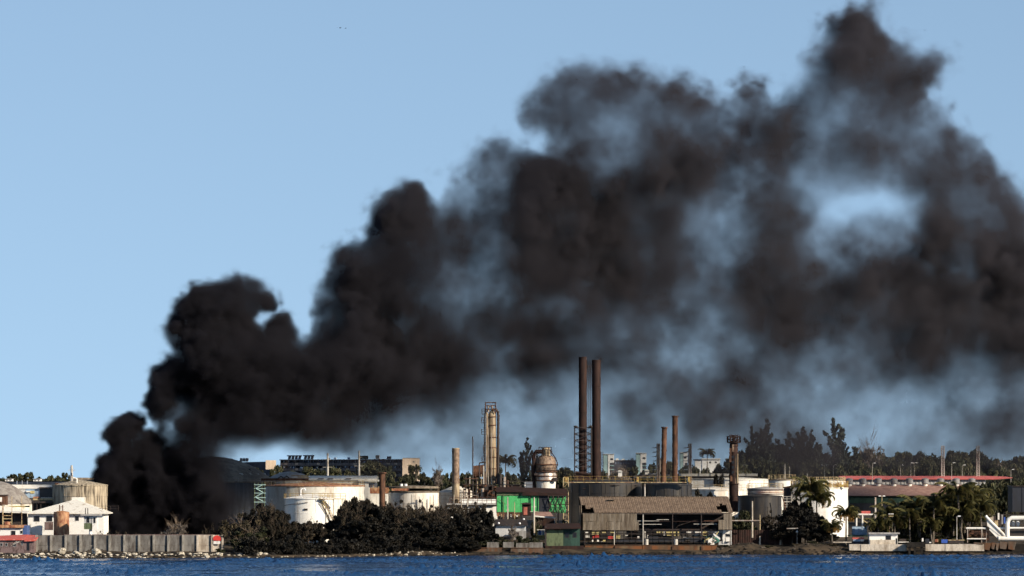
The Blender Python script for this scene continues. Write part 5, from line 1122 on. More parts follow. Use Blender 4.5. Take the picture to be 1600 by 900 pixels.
MB().tube([(WX(1524, 1440), 1439.8, WZ(768, 1440)), (WX(1526.5, 1440), 1439.8, WZ(762, 1440)), (WX(1531, 1440), 1439.8, WZ(758.8, 1440)), (WX(1536, 1440), 1439.8, WZ(757.4, 1440))], .3, 6).build('arch_rim', 'crate_white', o); pbuild(o, 'white_end', 'crate_white', (1529, 1536, 762, 767, 1439.6, 1439.9))  # white panel and rim on the arched end
for p, lb in ((1473, 'grey lattice tower over the brown roofed shed'), (1528, 'grey lattice tower behind the white arched hut')): lattice('lattice_tower', lb, p, 4.2, 697, 775, 1520, 'steel_pale', lw=.1, bays=22)
for p, yt, dd_, lb, hd in ((1302, 727, 1420, 'white lamp post rising over the bright white tank rim, taller one', 1), (1288.5, 727, 1420, 'white lamp post over the bright white tank with two heads', 2), (1363, 724, 1475, 'thin lamp post in front of the third ventilator drum', 1), (1407, 727, 1530, 'short thick lamp post behind the salmon roof with square top', 1), (1423, 724, 1530, 'lamp post of the close pair behind the salmon roof, plain one', 1), (1428.5, 723.5, 1535, 'lamp post of the close pair behind the salmon roof, double headed', 2), (1487, 723.5, 1470, 'lamp post between the lattice towers with hooked head', 1), (1503.5, 727, 1530, 'thinnest lamp post near the second lattice tower', 1), (1161.5, 726, 1440, 'white lamp post beside the rust column', 1), (1579.5, 734, 1520, 'small lamp post at the tapered end of the salmon roof', 1)):
    lamp_post(p, yt, dd_, lb, arm=.6, heads=hd, r=.09)
for p, yt, lb in ((1226, 725, 'thick pale pole among the trees behind the tanks'), (1233.5, 729, 'leaning pale pole among the trees behind the tanks'), (1261, 740, 'short white post on the horizon tanks by the palm')): post('pale_pole', lb, p, yt, 760, 1500, 'steel_pale', .3 if p < 1230 else .15, 'pole')
d = 1300
o = T('dark_silo_block', 'tall dark navy block cut by the frame edge above the white loading arms', 'building', 1596, d)
pbuild(o, 'wall', 'navy', (1582, 1640, 760, 800, d, d+12)); pbuild(o, 'roof_slab', 'steel_dark', (1581, 1641, 759, 760, d-.3, d+12.3)); pbuild(o, 'rib', 'navy', (1597, 1597.8, 760.2, 800, d-.1, d-.01))
# right shore
d = 1232
w_ = T('rust_fence', 'dark rust brown sheet fence on the earth bank beside the boat shed', 'fence', 1190, d)
sheets(w_, 'fence_sheet', 'dark_roof', 1143.5, 1252, 828, 856, d, 1.5, amp=.06, wave=.4)
for p in (1187.5, 1219.5): pbuild(w_, 'pale_post', 'concrete_lit', (p-1.2, p+1.2, 838, 856, d-.5, d-.15))
post('cross_pole', 'tall white pole with long pale crossarm before the soot black tank', 1175.5, 783, 840, 1229, 'concrete_lit', .19, 'pole')
MB().tube([(WX(1143, 1229), 1228.7, WZ(813.5, 1229)), (WX(1187, 1229), 1228.7, WZ(813.5, 1229))], .15, 6).build('long_pipe', 'steel_light', None, label='long pale horizontal pipe carried across the white pole', category='pipe')
post('thin_pole', 'thin tan pole at the end of the long pale pipe', 1187.5, 804, 828, 1229, 'rail_tan', .1, 'pole')
MB().tube([(WX(1229, 1227), 1226.5, WZ(826, 1227)), (WX(1252, 1227), 1226.5, WZ(825.5, 1227))], .13, 6).build('short_pipe', 'steel_light', None, label='short pale pipe above the rust brown fence', category='pipe')
o = T('lamp_globe_post', 'short post with one white globe by the rust brown fence', 'lamp post', 1245.5, 1226); MB().cyl(o.location.x, 1226, 1, WZ(832, 1226), .07).build('pole', 'steel_pale', o); MB().lathe(o.location.x, 1226, [(.05, WZ(833, 1226)), (.28, WZ(831, 1226)), (.05, WZ(829, 1226))], 12).build('globe', 'lamp_globe', o, smooth=True)
# small house and right quay
DR = 1217.0
w_ = T('harbour_wall', 'pale concrete harbour wall of cast blocks below the palms', 'quay', 1440, DR, -.3)
edges = [1327, 1345, 1366, 1392, 1417, 1446, 1459, 1477, 1500, 1520, 1538]
for i, (a, b_) in enumerate(zip(edges, edges[1:])):
    if a == 1417: continue
    pbuild(w_, 'block', 'concrete_lit', (a+.15, b_-.15, 850.4+rnd.uniform(-.3, .3), 860 if a < 1340 else 861, DR+rnd.uniform(-.06, .06), DR+3))
for a, b_, y0, y1 in ((1538, 1549, 848, 858.5), (1549.3, 1556, 847.5, 857), (1556.3, 1562, 848.5, 859), (1562.3, 1575, 846.5, 857), (1575.4, 1588, 846, 858), (1522, 1538, 847.6, 850.2)): MB().hexa([(WX(a, DR), DR, WZ(y1, DR)), (WX(b_-3, DR), DR, WZ(y1+1.4, DR)), (WX(b_-3, DR), DR+2, WZ(y1+1.4, DR)), (WX(a, DR), DR+2, WZ(y1, DR))], [(WX(a, DR), DR, WZ(y0, DR)), (WX(b_, DR), DR, WZ(y0+.5, DR)), (WX(b_, DR), DR+2, WZ(y0+.5, DR)), (WX(a, DR), DR+2, WZ(y0, DR))]).build('broken_block', 'concrete_tan', w_)
pbuild(w_, 'dark_footing', 'rock_dark', (1340, 1610, 861, 868, DR+.4, DR+3)); pbuild(w_, 'dark_backing', 'rock_dark', (1530, 1612, 850, 866, DR+2.2, DR+5))
o = T('dark_jetty', 'dark weathered jetty stub on piles in the middle of the harbour wall', 'jetty', 1431, DR-1.5, -.3)
pbuild(o, 'deck', 'rock_dark', (1417, 1445.5, 847.5, 855, DR-2, DR+2)); [pbuild(o, 'pile', 'rock_dark', (p, p+3.4, 855, 867, DR-1.8, DR-1.3)) for p in (1419.5, 1428, 1438.5)]
d = 1220
o = T('harbour_cabin', 'small white flat roofed cabin with one square dark window on the harbour wall', 'cabin', 1380, d, WZ(852, d))
pbuild(o, 'wall', 'house_white', (1358.5, 1402.5, 834.5, 851.5, d, d+4)); pbuild(o, 'stained_base', 'concrete_lit', (1359.5, 1399, 843.5, 852.5, d-.25, d-.02)); pbuild(o, 'roof', 'sheet_grey', (1357.5, 1406, 832.3, 834.4, d-.6, d+4.6)); windows(o, d, [(1383.5, 1392.5, 836.2, 844)]); pbuild(o, 'doorway', 'dark_glass', (1399.5, 1402, 841, 851, d-.04, d-.005))
o = T('double_post', 'pale double post frame with flat head rising behind the harbour cabin', 'post', 1392.5, 1226)
for p in (1390.2, 1394.4): pbuild(o, 'post', 'rail_tan', (p-.7, p+.7, 807, 840, 1226, 1226.3))
for y in (812, 818, 824): pbuild(o, 'rung', 'rail_tan', (1391, 1393.6, y, y+.7, 1226.05, 1226.2))
pbuild(o, 'head', 'crate_white', (1388.5, 1396.5, 802.5, 803.6, 1225.6, 1226.6)); pbuild(o, 'lower_head', 'rail_tan', (1388, 1396.8, 806, 807, 1225.8, 1226.4))
d = 1245
o = T('pipe_portal', 'white pipe portal frame with small red canopy behind the blue shed', 'portal frame', 1352, d)
MB().tube([(WX(1338, d), d, WZ(825, d)), (WX(1338, d), d, WZ(806, d)), (WX(1341, d), d, WZ(803.8, d)), (WX(1369, d), d, WZ(804.3, d))], .2, 8).build('pipe', 'crate_white', o); MB().tube([(WX(1347.5, d), d, WZ(825, d)), (WX(1347.5, d), d, WZ(804, d))], .18, 8).build('leg', 'crate_white', o)
pbuild(o, 'red_canopy', 'pink_roof', (1345, 1360, 798.5, 803, d+2, d+4)); MB().tube([(WX(1339, d), d+.3, WZ(806, d)), (WX(1356, d), d+.3, WZ(818, d))], .1, 5).build('brace', 'rail_tan', o)
post('utility_pole', 'pale utility pole before the green wall of the brown roofed shed', 1367.8, 777, 812, 1300, 'steel_light', .24, 'pole'); lamp_post(1378, 775.5, 1380, 'tan lamp post with wide head before the green wall', m='rail_tan', arm=.5, heads=2, r=.12)
lamp_post(1495, 807, 1219, 'slim white lamp post standing on the harbour wall before the palms', arm=.5, r=.1, yb=843)
o = T('blue_shed', 'light blue corrugated shed behind the harbour wall', 'shed', 1344, 1228); sheets(o, 'wall_sheet', 'light_blue', 1332, 1354.5, 823, 836, 1228, .9, amp=.07, wave=.25); pbuild(o, 'back', 'light_blue', (1332, 1354, 823, 836, 1228.3, 1231)); pbuild(o, 'awning', 'green_wall', (1326, 1360, 836, 838, 1227, 1231))
d = 1222
for nm, lb, ct, bx in (('tarp_boat', 'small boat hull under red and pale blue covers on the harbour wall', 'boat', [('hull', 'navy', (1331, 1349, 846, 850)), ('red_cover', 'pink_roof', (1332, 1350, 840, 842.5)), ('blue_cover', 'light_blue', (1333, 1344, 842.7, 846)), ('post', 'crate_white', (1346, 1347.5, 842.6, 850))]),
      ('stacked_goods', 'cream boards and dark crates heaped beside the harbour cabin', 'goods', [('board', 'concrete_lit', (1302, 1331, 846.5, 848)), ('crate', 'steel_dark', (1350, 1357.5, 843, 850)), ('sack', 'crate_white', (1345, 1350, 841, 845.5))]),
      ('harbour_clutter', 'low clutter of white and dark things on the wall beyond the cabin', 'clutter', [('plank', 'crate_white', (1404, 1420, 846.5, 847.6)), ('crate', 'steel_dark', (1406, 1416, 842, 846.3)), ('bin', 'navy', (1446, 1452, 842, 849)), ('box', 'crate_white', (1440.5, 1443, 841, 846)), ('box', 'rust_orange', (1461, 1466, 842.5, 847)), ('sheet', 'crate_white', (1449, 1455, 846.8, 848.6))]),
      ('blue_tarp_bundle', 'bright blue tarpaulin bundle on the harbour wall', 'tarpaulin', [('tarp', 'tarp_blue', (1471, 1480.5, 843, 848.6)), ('rope', 'rail_tan', (1474, 1475, 842.5, 848.8))]),
      ('long_boat', 'low dark boat with pale gunwale moored behind the harbour wall lamp post', 'boat', [('hull', 'steel_dark', (1482, 1506, 844.5, 849)), ('gunwale', 'rail_tan', (1481, 1507, 843.4, 844.4))])):
    t_ = T(nm, lb, ct, (bx[0][2][0]+bx[0][2][1])/2, d, WZ(850, d))
    for i, (pn, m_, (a, b_, y0, y1)) in enumerate(bx): pbuild(t_, pn, m_, (a, b_, y0, y1, d+.05*i, d+1.2-.03*i))
# white loading arms
d = 1224
o = T('loading_arm', 'big white pipe loading arm with slanting boom and arched loop', 'loading arm', 1570, d, .8)
P = lambda p, y, dy=0: (WX(p, d), d+dy, WZ(y, d))
MB().tube([P(1540, 806), P(1546, 813), P(1569, 836), P(1573, 841)], .30, 8).build('boom', 'white_clean', o)
MB().hexa([P(1543, 822, 0), P(1570, 843, 0), P(1570, 843, .8), P(1543, 822, .8)], [P(1542, 813, 0), P(1548, 815, 0), P(1548, 815, .8), P(1542, 813, .8)]).build('boom_plate', 'white_clean', o)
MB().hexa([P(1546, 828, .1), P(1560, 843, .1), P(1576, 843, .9), P(1546, 828, .9)], [P(1547, 818, .1), P(1574, 840, .1), P(1574, 840, .9), P(1547, 818, .9)]).build('gusset', 'white_clean', o)
MB().tube([P(1574, 840), P(1574, 817), P(1576, 811.5), P(1581, 809.3), P(1612, 809.3)], .48, 12).build('loop_pipe', 'white_clean', o, smooth=True)
MB().tube([P(1560, 841.5), P(1612, 841.5)], .52, 12).build('base_pipe', 'white_clean', o, smooth=True); MB().tube([P(1576, 825), P(1612, 825)], .2, 8).build('middle_pipe', 'white_clean', o); MB().tube([P(1510, 825.5, .6), P(1541, 825.5, .6)], .22, 8).build('feed_pipe', 'crate_white', o); MB().tube([P(1556, 825.5, .6), P(1572, 825.5, .6)], .2, 8).build('feed_pipe', 'crate_white', o)
for p in (1512, 1534, 1541.5): MB().tube([P(p, 826, .6), P(p, 848, .6)], .12 if p != 1541.5 else .06, 6).build('support', 'steel_light', o)
MB().tube([P(1511, 842, .4), P(1541, 842, .4)], .14, 6).build('low_pipe', 'crate_white', o)
for p in (1576, 1583, 1590): MB().lathe(WX(p, d+2), d+2, [(.3, WZ(823, d)), (.42, WZ(820, d)), (.4, WZ(816, d)), (.15, WZ(814, d))], 12).build('float_drum', 'white_grey', o, smooth=True)
pbuild(o, 'dark_frame', 'steel_dark', (1578, 1612, 828, 838, d+1, d+1.3))
d = 1236
o = T('pump_house', 'cluttered pump frame of tan posts and white pipes behind the loading arm', 'machinery', 1560, d)
for a, b_, y0, y1, m_ in ((1546, 1552.5, 803, 815, 'concrete_lit'), (1549, 1551, 804.5, 808, 'steel_dark'), (1559, 1561.5, 801.5, 812, 'crate_white'), (1561.5, 1563.5, 803, 822, 'steel_dark'), (1554, 1559.5, 813, 822, 'rail_tan'), (1565, 1567, 804, 819, 'sheet_grey'), (1568.5, 1571, 808, 818, 'tarp_blue'), (1552.6, 1556, 806, 822, 'steel_dark'), (1567.3, 1568.3, 803, 822, 'steel_dark')): pbuild(o, 'frame_piece', m_, (a, b_, y0, y1, d+.1*rnd.random(), d+1))
pbuild(o, 'deck', 'steel_dark', (1545, 1612, 803.5, 804.6, d+1, d+3)); line_rail((WX(1569, d), d+1, WZ(808, d)), (WX(1612, d), d+1, WZ(808, d)), 1.0, .8).build('railing', 'steel_dark', o)
mb = MB()
for k in range(40): p = rnd.uniform(1511, 1545); y = rnd.uniform(829, 845); s_ = rnd.uniform(.1, .3); mb.box(WX(p, d-6)-s_*2, WX(p, d-6)+s_*2, d-6+rnd.random()*3, d-3, WZ(y, d)-s_*.5, WZ(y, d)+s_*.5)
mb.build('machine_clutter', 'rust', o, kind='stuff')
pbuild(o, 'dark_panel', 'rust_dark', (1511, 1546, 829, 846, d-2, d-1.8))
# ---------------------------------------------------------------- housing blocks on the hill
d = 2950; q = d/FPX
o = T('apartment_block', 'long shabby four storey apartment block with sunlit end wall and roof tanks', 'apartment block', 510, d, 8)
rows = [(719, 2.2), (727.6, 2.2), (736.2, 2.2), (744.8, 2.2)]
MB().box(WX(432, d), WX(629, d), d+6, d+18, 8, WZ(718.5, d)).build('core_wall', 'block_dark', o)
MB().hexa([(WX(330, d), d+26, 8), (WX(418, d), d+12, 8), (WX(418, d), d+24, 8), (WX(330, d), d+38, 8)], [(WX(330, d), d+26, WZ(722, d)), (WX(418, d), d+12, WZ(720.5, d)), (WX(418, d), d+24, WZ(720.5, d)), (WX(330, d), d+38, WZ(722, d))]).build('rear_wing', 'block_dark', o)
for y in (717.6, 726.2, 734.8, 743.4): MB().box(WX(430, d), WX(628.6, d), d+3.2, d+18.2, WZ(y+1.2, d), WZ(y-.2, d)).build('floor_slab', 'block_slab', o)
for y in (722.6, 731.2, 739.8):
    for k in range(33): a = 432.5 + 5.9*k; pbuild(o, 'balcony_wall', 'block_slab' if rnd.random() < .75 else 'block_beige', (a, a+5.2, y+.4, y+3.4, d+3.1, d+3.4))
for y in (719.4, 728, 736.6):
    for k in range(49): a = 433 + 4*k; pbuild(o, 'window', rnd.choice(['dark_glass', 'dark_glass', 'curtain', 'light_blue']), (a, a+1.7, y, y+2.6, d+5.85, d+5.95))
for k in range(17): a = 432 + 12.2*k; pbuild(o, 'bay_pier', 'block_slab', (a, a+1, 718.8, 748, d+3.45, d+5.8))
for _ in range(26): a = rnd.uniform(434, 622); y = rnd.choice((719.8, 728.4, 737)) + rnd.uniform(0, 1.5); pbuild(o, 'hanging_laundry', rnd.choice(['crate_white', 'light_blue', 'tarp_blue', 'light_blue']), (a, a+rnd.uniform(1, 3), y, y+rnd.uniform(1.2, 2.6), d+2.9, d+3))
for a in (446, 451.5, 457, 462.5, 472, 477.5, 483, 366, 371, 376):
    x = WX(a, d); yb = 717.2 if a > 400 else 720.6; MB().hexa([(x-.9, d+8, WZ(yb, d)), (x+.5, d+8, WZ(yb, d)), (x+.5, d+12, WZ(yb, d)), (x-.9, d+12, WZ(yb, d))], [(x-.9+.5, d+8, WZ(yb-6, d)), (x+.9, d+8, WZ(yb-5, d)), (x+.9, d+12, WZ(yb-5, d)), (x-.4, d+12, WZ(yb-6, d))]).build('roof_tank_stand', 'block_slab', o)
for a, b_, y0, m_ in ((443, 467, 710.8, 'block_dark'), (469, 487, 710.6, 'block_dark'), (457, 465, 716.2, 'blue_paint'), (541, 545, 714.2, 'blue_paint'), (508, 513, 715, 'crate_white'), (519, 523, 714.6, 'crate_white'), (604, 611, 713, 'block_dark'), (560, 574, 712, 'green_wall'), (586, 592, 711, 'block_beige')): pbuild(o, 'roof_unit', m_, (a, b_, y0, y0+1.6 if b_-a > 15 else 717.2, d+7, d+11))
def lean(objs, k, xr):                    # set a face at an angle to the view, about column xr
    for c in objs:
        for v in c.data.vertices: v.co.y += k * (v.co.x + wloc(o).x - WX(xr, d))
        for g in CH.get(c.name, []):
            for v in g.data.vertices: v.co.y += k * (v.co.x + wloc(o).x - WX(xr, d))
lean(CH[o.name], -.75, 628.8); n0 = len(CH[o.name])
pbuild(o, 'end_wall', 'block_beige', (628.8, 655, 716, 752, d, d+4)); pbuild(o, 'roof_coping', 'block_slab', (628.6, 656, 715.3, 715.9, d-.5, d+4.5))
windows(o, d, [(645, 650, 731, 734.5), (644.5, 647.5, 720.5, 722.5)])
lean(CH[o.name][n0:], 1.3, 628.8)
pbuild(o, 'end_wall', 'block_beige', (416.3, 431.5, 719.2, 733.5, d+54, d+56)); lean(CH[o.name][-1:], 1.3, 431.5)
for p, yt, lb in ((512, 708, 'nearer the roof tanks'), (561, 704, 'before the rooftop garden')): post('power_pylon', 'slender pale pylon in front of the apartment block, ' + lb, p, yt, 752, 1700, 'steel_pale', .34, 'pylon', [(.5, 1.4), (.78, .9)])
d = 2800
for a, b_, yt, m_, lb in ((943, 959.5, 710, 0, 'white tower block, teal shade painted on one face, nearest the tall stacks'), (994, 1010, 708.5, 0, 'white tower block, teal shade painted on one face, midway along the skyline'), (1063, 1074.5, 707.5, 0, 'white tower block, teal shade painted on one face, half hidden by the twin pipe stack')):
    o = T('tower_block', lb, 'tower block', (a+b_)/2, d, 9); 
    pbuild(o, 'shaded_face', 'teal_pale', (a, a+(b_-a)*.42, yt, 750, d+.2, d+10)); pbuild(o, 'lit_face', 'house_white', (a+(b_-a)*.42, b_, yt, 723, d, d+10)); pbuild(o, 'roof_slab', 'white_clean', (a-.4, b_+.4, yt-.8, yt-.05, d-.4, d+10.4))  # shade of the one face is put into its teal colour
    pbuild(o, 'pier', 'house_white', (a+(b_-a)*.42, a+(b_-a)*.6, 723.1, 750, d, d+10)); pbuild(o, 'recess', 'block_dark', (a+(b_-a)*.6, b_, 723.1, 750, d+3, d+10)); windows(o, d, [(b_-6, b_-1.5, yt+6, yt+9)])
    for y in (727, 733): pbuild(o, 'landing', 'teal_pale', (a+(b_-a)*.6, b_, y, y+1.3, d, d+3))
o = T('low_block', 'low grey housing block between the white tower blocks', 'housing block', 977, d+5, 9); pbuild(o, 'wall', 'block_dark', (959, 994, 720, 752, d+5, d+15)); pbuild(o, 'roof_edge', 'block_slab', (958.5, 994.5, 718.8, 719.9, d+4.6, d+15.4))
for k in range(8): pbuild(o, 'window', 'curtain', (961+4*k, 963+4*k, 722, 725, d+4.9, d+4.98)); 
for a, y in ((962, 716.5), (971, 717), (985, 716)): pbuild(o, 'roof_hut', 'house_white', (a, a+5, y, 718.7, d+7, d+10))
o = T('white_house', 'white hillside house behind the lone dark palm', 'house', 1112, 2300, 9); pbuild(o, 'wall', 'house_white', (1097, 1125, 718, 745, 2300, 2312)); pbuild(o, 'roof', 'roof_white', (1096, 1126, 716.4, 717.9, 2299.5, 2312.5)); windows(o, 2300, [(1117, 1120, 721, 724), (1108, 1111, 721, 724)])
o = T('white_house', 'low white house glimpsed beside the twin pipe stack', 'house', 1092, 2500, 9); pbuild(o, 'wall', 'house_white', (1086, 1096, 719, 745, 2500, 2508)); pbuild(o, 'roof', 'block_dark', (1084, 1097, 717.6, 718.9, 2499.5, 2508.5))
for a, b_, yt, lb in ((1030, 1037, 717, 'beige hut wall behind the leaning chimney'),): o = T('hut', lb, 'hut', (a+b_)/2, 2500, 9); pbuild(o, 'wall', 'block_beige', (a, b_, yt, 745, 2500, 2506)); pbuild(o, 'roof', 'block_slab', (a-.5, b_+.5, yt-1, yt-.05, 2499.5, 2506.5))
for p, yt, dd_, m_, lb in ((969, 737, 1700, 'crate_white', 'small bright white box roof among trees above the wide black tank'), (1011, 736, 1700, 'roof_white', 'small white gabled roof above the wide black tank')):
    o = T('hut', lb, 'hut', p, dd_); pbuild(o, 'wall', m_, (p-3, p+3, yt, yt+8, dd_, dd_+4)); MB().prism([(WX(p-4, dd_), WZ(yt-.05, dd_)), (WX(p+4, dd_), WZ(yt-.05, dd_)), (WX(p+1, dd_), WZ(yt-2.4, dd_)), (WX(p-2, dd_), WZ(yt-2.4, dd_))], dd_-.4, dd_+4.4).build('roof', m_, o)
o = T('pipe_bank', 'low bank of white pipes and roofs above the smaller black tank', 'pipework', 1020, 1380)
for y, a, b_, m_ in ((743, 995, 1047, 'steel_light'), (745.5, 990, 1050, 'white_dirty'), (741, 1012, 1030, 'crate_white')): MB().tube([(WX(a, 1380), 1380, WZ(y, 1380)), (WX(b_, 1380), 1380, WZ(y, 1380))], .25, 6).build('pipe', m_, o)
# birds
def bird(px, py, d, lb, s_=.5):
    x, z = WX(px, d), WZ(py, d); o = T('bird', lb, 'bird', px, d, z)
    MB().lathe(0, 0, [(.02, -.3*s_), (.11*s_, -.1*s_), (.12*s_, .1*s_), (.02, .34*s_)], 8).build('body', 'bird', None)
    b_ = bpy.context.scene.objects[-1] if False else col.objects[-1]; b_.name = 'body'; b_.parent = o; b_.location = (0, 0, 0); b_.rotation_euler = (0, R(90), 0); CH.setdefault(o.name, []).append(b_)
    for sx in (-1, 1): MB().add([(0, -.1*s_, 0), (0, .12*s_, 0), (sx*.5*s_, .1*s_, .18*s_), (sx*.95*s_, 0, .02*s_), (sx*.5*s_, -.08*s_, .18*s_), (0, -.1*s_, -.03), (0, .12*s_, -.03), (sx*.5*s_, .1*s_, .14*s_), (sx*.5*s_, -.08*s_, .14*s_)], [(0,1,2,4), (4,2,3), (5,8,7,6), (8,3,7)]).mesh('wing', 'bird')
    for sx in (-1, 1): part('wing', MB().add([(0, -.1*s_, 0), (0, .12*s_, 0), (sx*.5*s_, .1*s_, .18*s_), (sx*.95*s_, 0, .02*s_), (sx*.5*s_, -.08*s_, .18*s_)], [(0,1,2,4), (4,2,3)]).mesh('wing', 'bird'), o)
bird(530, 43.5, 900, 'tiny dark bird high in the clear sky, first of the close pair'); bird(538.5, 44, 905, 'tiny dark bird high in the clear sky, second of the close pair', .42); bird(1162, 104, 900, 'tiny dark bird above the dip in the smoke', .3); bird(1444, 47, 900, 'tiny dark bird beside the topmost smoke', .3)
# ---------------------------------------------------------------- plants
# skyline trees behind the works
SK = [(430, 726, 26), (460, 733, 30), (482, 730, 26), (500, 733, 24), (523, 728, 30), (545, 733, 26), (573, 716, 34), (590, 722, 26), (604, 728, 22), (380, 728, 26), (356, 730, 30), (400, 727, 24)]
for i, (px, yt, wd) in enumerate(SK): tree('far%d' % (i % 5), px, 2450 + rnd.uniform(-60, 60), yt-1, 'dark rounded tree in front of the apartment block', group='trees below the apartment block', wpx=wd)
tree('far2', 644, 2400, 727, 'small tree standing against the sunlit end wall of the apartment block', wpx=18)
for i, (px, yt, wd, k) in enumerate([(664, 737, 26, 0), (686, 735, 30, 1), (684, 724, 22, 5), (704, 738, 24, 2), (724, 738, 26, 3), (742, 741, 26, 4), (632, 738, 24, 1), (610, 738, 22, 2), (776, 730, 28, 3), (796, 734, 26, 1), (806, 740, 24, 0), (868, 734, 34, 2), (886, 730, 36, 4), (905, 737, 26, 0), (924, 737, 24, 1), (945, 735, 26, 3), (964, 737, 28, 0), (988, 729, 28, 2), (1005, 733, 24, 1), (1022, 722, 30, 0), (1041, 720, 24, 4), (1048, 731, 26, 2), (1070, 722, 24, 1), (1088, 728, 30, 3), (1107, 729, 30, 0), (1126, 720, 30, 1)]):
    tree('far%d' % (k % 5) if k != 5 else 'bare0', px, 2050 + rnd.uniform(-60, 60), yt-1, 'mid green tree in the skyline row behind the refinery' if k != 5 else 'bare topped tree beside the tan chimney', group='skyline trees behind the refinery' if k != 5 else None, wpx=wd)
tree('bare1', 973, 1900, 728, 'brown leafless tree above the wide black tank', wpx=40); tree('bare0', 956, 1900, 733, 'brown leafless bush near the tall stacks', wpx=30)
tree('pine0', 823, 1700, 689, 'tall feathery casuarina behind the bulbous vessel, grey green', wpx=38); tree('pine1', 839, 1705, 712, 'shorter casuarina half hidden by the bulbous vessel', wpx=30)
for px, yc, lb, s_ in ((790, 722, 'fan crowned palm behind the steel frame by the column', 1.1), (650, 733, 'small dark palm before the sunlit apartment end wall', .9)): palm(px, 1700 if px > 700 else 2300, yc, lb, size=s_, dry=0, wind=.1)
palm(1105, 1750, 709, 'lone dark palm on the skyline near the rust column', size=.85, dry=0, wind=.2)
# wooded rise at the far end: big masses behind, casuarinas on top
LBL = 'dense dark broadleaf tree in the wood behind the salmon roof'
for i in range(58):
    px = 1150 + 8.3*i + rnd.uniform(-4, 4); px0 = px
    top = np.interp(px, [1140, 1165, 1200, 1240, 1290, 1330, 1360, 1385, 1400, 1415, 1440, 1462, 1480, 1520, 1545, 1560, 1600, 1680], [712, 700, 690, 705, 708, 706, 704, 712, 718, 704, 709, 716, 703, 701, 710, 716, 712, 712])
    tree('far%d' % (i % 5), px, 1950 + rnd.uniform(-60, 120), top + rnd.uniform(-3, 5), LBL, group='trees of the wooded rise', wpx=rnd.uniform(34, 52))
for i in range(44):
    px = 1152 + 11*i + rnd.uniform(-4, 4); top = np.interp(px, [1140, 1200, 1300, 1400, 1500, 1600], [724, 716, 722, 726, 722, 722])
    tree('far%d' % ((i+2) % 5), px, 1720 + rnd.uniform(-60, 60), top + rnd.uniform(-6, 8), 'olive broadleaf tree at the front of the wood behind the tanks', group='front row of the wooded rise', wpx=rnd.uniform(34, 50))
for i, (px, yt, wd, k, lb) in enumerate([(1198, 661, 58, 0, 'tall casuarina with spiky crown, first of the dark pair by the rust column'), (1174, 672, 44, 1, 'full dark casuarina next to the rust column'), (1232, 680, 44, 2, 'hazy casuarina beyond the spiky pair'), (1252, 673, 44, 1, 'hazy casuarina with twin tips midway along the wood'), (1268, 676, 34, 0, 'thin hazy casuarina beside the twin tipped one'), (1216, 690, 40, 2, 'low casuarina between the spiky pair and the hazy ones'), (1301, 660, 56, 1, 'tallest lone casuarina with wide ragged arms'), (1318, 694, 40, 2, 'smaller casuarina leaning on the tallest lone one')]):
    tree('pine%d' % k, px, 1830 + 12*i, yt, lb, wpx=wd*1.25, name='casuarina')
tree('bare0', 1359, 1850, 681, 'large leafless tree rising out of the wood', wpx=54); tree('bare1', 1560, 1760, 722, 'small leafless tree at the thin end of the wood', wpx=36)
for i, (px, yt, wd) in enumerate([(1541, 752, 44), (1558, 748, 46), (1575, 752, 40), (1548, 770, 50), (1566, 772, 52), (1590, 748, 44), (1610, 752, 44), (1530, 778, 40)]): tree('far%d' % (i % 5), px, 1400 + rnd.uniform(-30, 30), yt, 'dull green tree by the dark navy block', group='trees by the dark navy block', wpx=wd)
tree('scrub1', 1124, 1340, 739, 'small dark tree on top of the white tanks near the rust column', wpx=24); 
# dark scrub along the middle of the shore
S = []
for i in range(22): S.append((398 + 6*i*.75 + rnd.uniform(-5, 5), 1222 + rnd.uniform(0, 14), 806 + rnd.uniform(-20, 8) if i < 9 else 822 + rnd.uniform(-6, 8), rnd.uniform(40, 56)))
S += [(392, 1226, 790, 34), (408, 1228, 786, 38), (424, 1230, 787, 36), (440, 1230, 796, 30), (452, 1226, 818, 34), (478, 1226, 819, 36), (500, 1226, 817, 36), (520, 1228, 812, 28)]
for i in range(13): px = 536 + 6.2*i + rnd.uniform(-3, 3); S.append((px, 1224 + rnd.uniform(0, 12), np.interp(px, [530, 545, 570, 590, 610, 640], [790, 779, 777, 783, 787, 792]) + rnd.uniform(-2, 6), rnd.uniform(38, 50)))
for i in range(26): px = 540 + 8.6*i + rnd.uniform(-5, 5); S.append((px, 1213 + rnd.uniform(0, 8), 812 + rnd.uniform(-8, 12), rnd.uniform(40, 60)))
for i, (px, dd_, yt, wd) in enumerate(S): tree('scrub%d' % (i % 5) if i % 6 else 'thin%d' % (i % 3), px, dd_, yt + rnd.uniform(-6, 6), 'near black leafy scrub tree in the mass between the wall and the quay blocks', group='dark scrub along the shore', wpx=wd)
for i in range(26):
    px = 400 + 13.2*i + rnd.uniform(-5, 5); tree('thin%d' % (i % 3), px, 1217 + rnd.uniform(0, 14), np.interp(px, [400, 430, 450, 525, 540, 600, 700, 750], [784, 784, 812, 808, 780, 776, 792, 800]) + rnd.uniform(-4, 10), 'thin brown twiggy tree standing up out of the dark scrub', group='twiggy trees in the dark scrub', wpx=rnd.uniform(16, 32))
for i in range(34): px = 395 + 10.4*i + rnd.uniform(-5, 5); tree('scrub%d' % (i % 5), px, float(shore(px)) + rnd.uniform(5, 9), 842 + rnd.uniform(-8, 8), 'low dark bush at the water edge of the scrub', 'bush', group='low bushes at the water edge', wpx=rnd.uniform(36, 50), name='bush')
